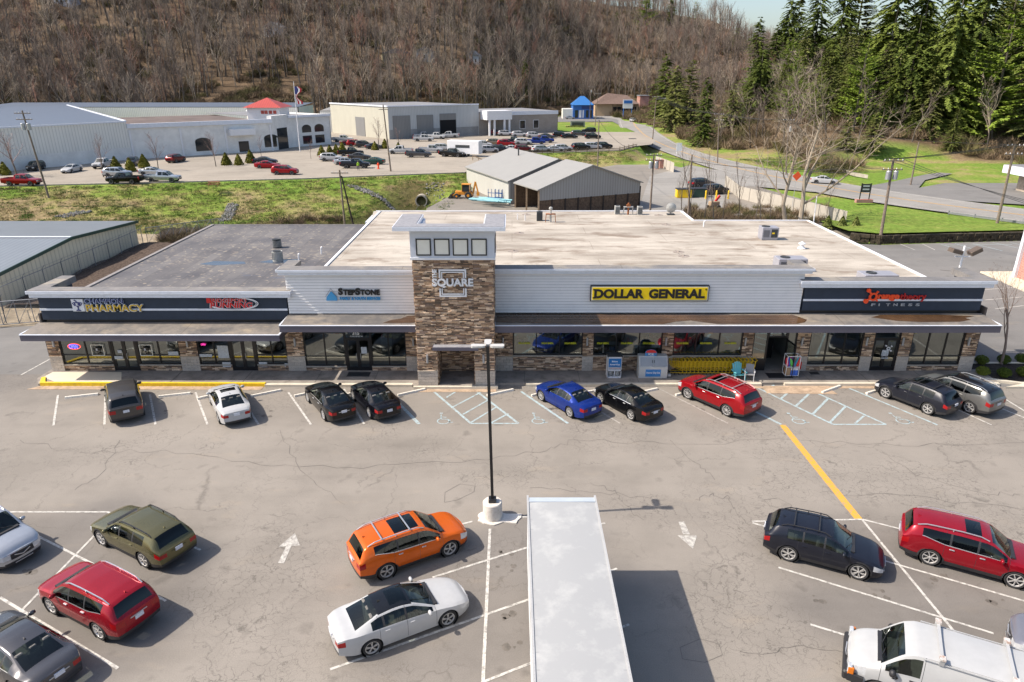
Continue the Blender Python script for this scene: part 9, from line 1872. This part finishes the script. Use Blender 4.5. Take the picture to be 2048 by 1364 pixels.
# the two big pale sycamores and saplings behind the plaza
def big_tree(px, py, top, seed, lab, lean, H, m=None, **kw):
 q = at(px, py, 0); a = MB(); b = MB(); branchy(seed, H, 3, a, b, lean=lean, **kw); t = empty('sycamore_tree', (q.x, q.y, -.1), 0, lab, 'tree'); a.build('trunk', m or M['syc'], t); b.build('crown', m or M['syc'], t); return t
big_tree(1572, 447, 230, 501, 'left pale sycamore with bare white branches behind the roof', (-.18, 0), 13, spread=.8, trunk_r=.32, first=.25, nb=(9, 6, 6), lens=(.62, .55, .5), up=.35, crook=.16, twigw=.035, twl=.8, sides=(8, 5, 4)); big_tree(1600, 447, 200, 507, 'right spreading pale sycamore with long white branches toward the hill lawn', (.25, .05), 14, spread=.9, trunk_r=.36, first=.2, nb=(9, 6, 5), lens=(.85, .55, .5), up=.25, crook=.17, twigw=.05, twl=.8, sides=(8, 5, 4))
SP = [bare_tree('sapling', 520 + i, 9, M['bark'], M['twig'], spread=.45, trunk_r=.08, first=.25, nb=(9, 5, 0), lens=(.4, .5, .5), up=.7, levels=2, twigw=.03, twl=1, crook=.08) for i in range(2)]
for i, (px, h) in enumerate(((1360, 9.5), (1382, 10), (1408, 8.5), (1428, 10), (1445, 7), (1476, 9), (1510, 6), (1540, 5), (1650, 6), (1520, 8))):
 o = SP[i] if i < 2 else copy_tree(SP[i % 2]); q = at(px, 446 if px < 1560 else 455, 0); o.location = (q.x, max(q.y, 77.5), 0); o.rotation_euler = (0, 0, rs.uniform(0, 6)); s = h / 9; o.scale = (s, s, s); tag(o, 'thin bare sapling in the row behind the step of the white roof', 'sapling', 'saplings behind the plaza')
# ornamental bare trees of the raised lot
OT = bare_tree('ornamental_tree', 600, 6, M['bark'], leaf_mat('purple_grey_twigs', (.2, .13, .12), (.32, .23, .21)), spread=.6, trunk_r=.1, first=.3, nb=(13, 8, 0), lens=(.5, .5, .5), up=.5, levels=2, twigw=.03, twl=1, crook=.06)
for i, (px, py, ty, lab, w) in enumerate(((207, 354, 272, 'small bare tree left of the three golden shrubs on the lot', 1), (317, 342, 268, 'small pinkish bare tree before the maroon SUV', 1), (432, 333, 266, 'small bare tree in the kerbed island with evergreens', 1), (523, 313, 272, 'small bare tree in front of the right arched window', .8), (622, 318, 280, 'small bare tree right of the flagpole', .8), (757, 300, 238, 'bare tree in front of the cream warehouse side', 1.1), (798, 298, 256, 'bare tree before the first roller door', .9), (34, 352, 262, 'round bushy bare tree at the far left of the lot', 1.5))):
 q = at(px, py, 2.02); h = on_wall(px, ty, q.y).z - 2; o = OT if i == 0 else copy_tree(OT); s = h / 6.5; o.location = q; o.rotation_euler = (0, 0, i * 1.3); o.scale = (s * w, s * w, s); tag(o, lab, 'tree')
b = MB(); a = MB(); q = at(2003, 728, .1); branchy(611, 6.1, 3, a, b, lean=(.1, 0), spread=.5, trunk_r=.1, first=.3, nb=(7, 5, 5), lens=(.62, .5, .5), up=.5, crook=.07, twigw=.014, twl=.35, sides=(8, 5, 4)); t = empty('young_tree', q, 0, 'young bare tree in the mulch bed at the right', 'tree'); a.build('trunk', M['bark2'] if 'bark2' in M else M.setdefault('bark2', leaf_mat('grey_young_bark', (.17, .13, .11), (.26, .2, .17))), t); b.build('crown', M['bark2'], t)
# clipped shrubs
for i, (px, py) in enumerate(((1962, 727), (2006, 726), (2042, 724), (1964, 750), (2007, 753), (2045, 751))):
 q = at(px, py, .1); o = shrub('round_shrub', 700 + i, .42, .62, M['shrub'], 700, leaf=.04); o.location = (q.x, q.y, .08); tag(o, ['back left clipped shrub in the mulch bed', 'back clipped shrub behind the young tree', 'back right clipped shrub at the picture edge', 'front left clipped shrub in the mulch bed', 'front clipped shrub below the young tree', 'front right clipped shrub at the picture edge'][i], 'shrub', 'clipped shrubs in the mulch bed')
SH = shrub('conical_shrub', 720, 1.0, 2.1, M['golden'], 420, True, .16); n_ = 0
for px, py in ((233, 341), (262, 343), (289, 335), (453, 330), (478, 330), (502, 326), (644, 312), (660, 309), (673, 308), (685, 306), (750, 300), (770, 297), (797, 302), (11, 350)):
 o = SH if n_ == 0 else SH.copy();
 if n_: COL.objects.link(o)
 q = at(px, py, 2.02); o.location = q; s = rs.uniform(.95, 1.25); o.scale = (s, s, s); o.rotation_euler = (0, 0, n_); n_ += 1; tag(o, 'conical golden green evergreen shrub in the islands of the raised lot', 'shrub', 'conical shrubs of the raised lot')
S2 = shrub('conical_shrub', 721, .75, 1.6, M['hemlock'], 380, True, .13)
for i, (px, py) in enumerate(((1654, 456), (1683, 457), (1710, 459))):
 o = S2 if i == 0 else S2.copy();
 if i: COL.objects.link(o)
 o.location = at(px, py, .2); tag(o, ['left', 'middle', 'right'][i] + ' of three small green cones on the lawn by the vinyl fence', 'shrub', 'three green cones on the lawn')
HG = shrub('hedge', 722, 3.2, 1.6, M['hemlock'], 700, False, .25); HG.location = at(1150, 262, 0); HG.scale = (1.3, .5, 1.2); tag(HG, 'low dark hedge in front of the masonry sign', 'hedge')
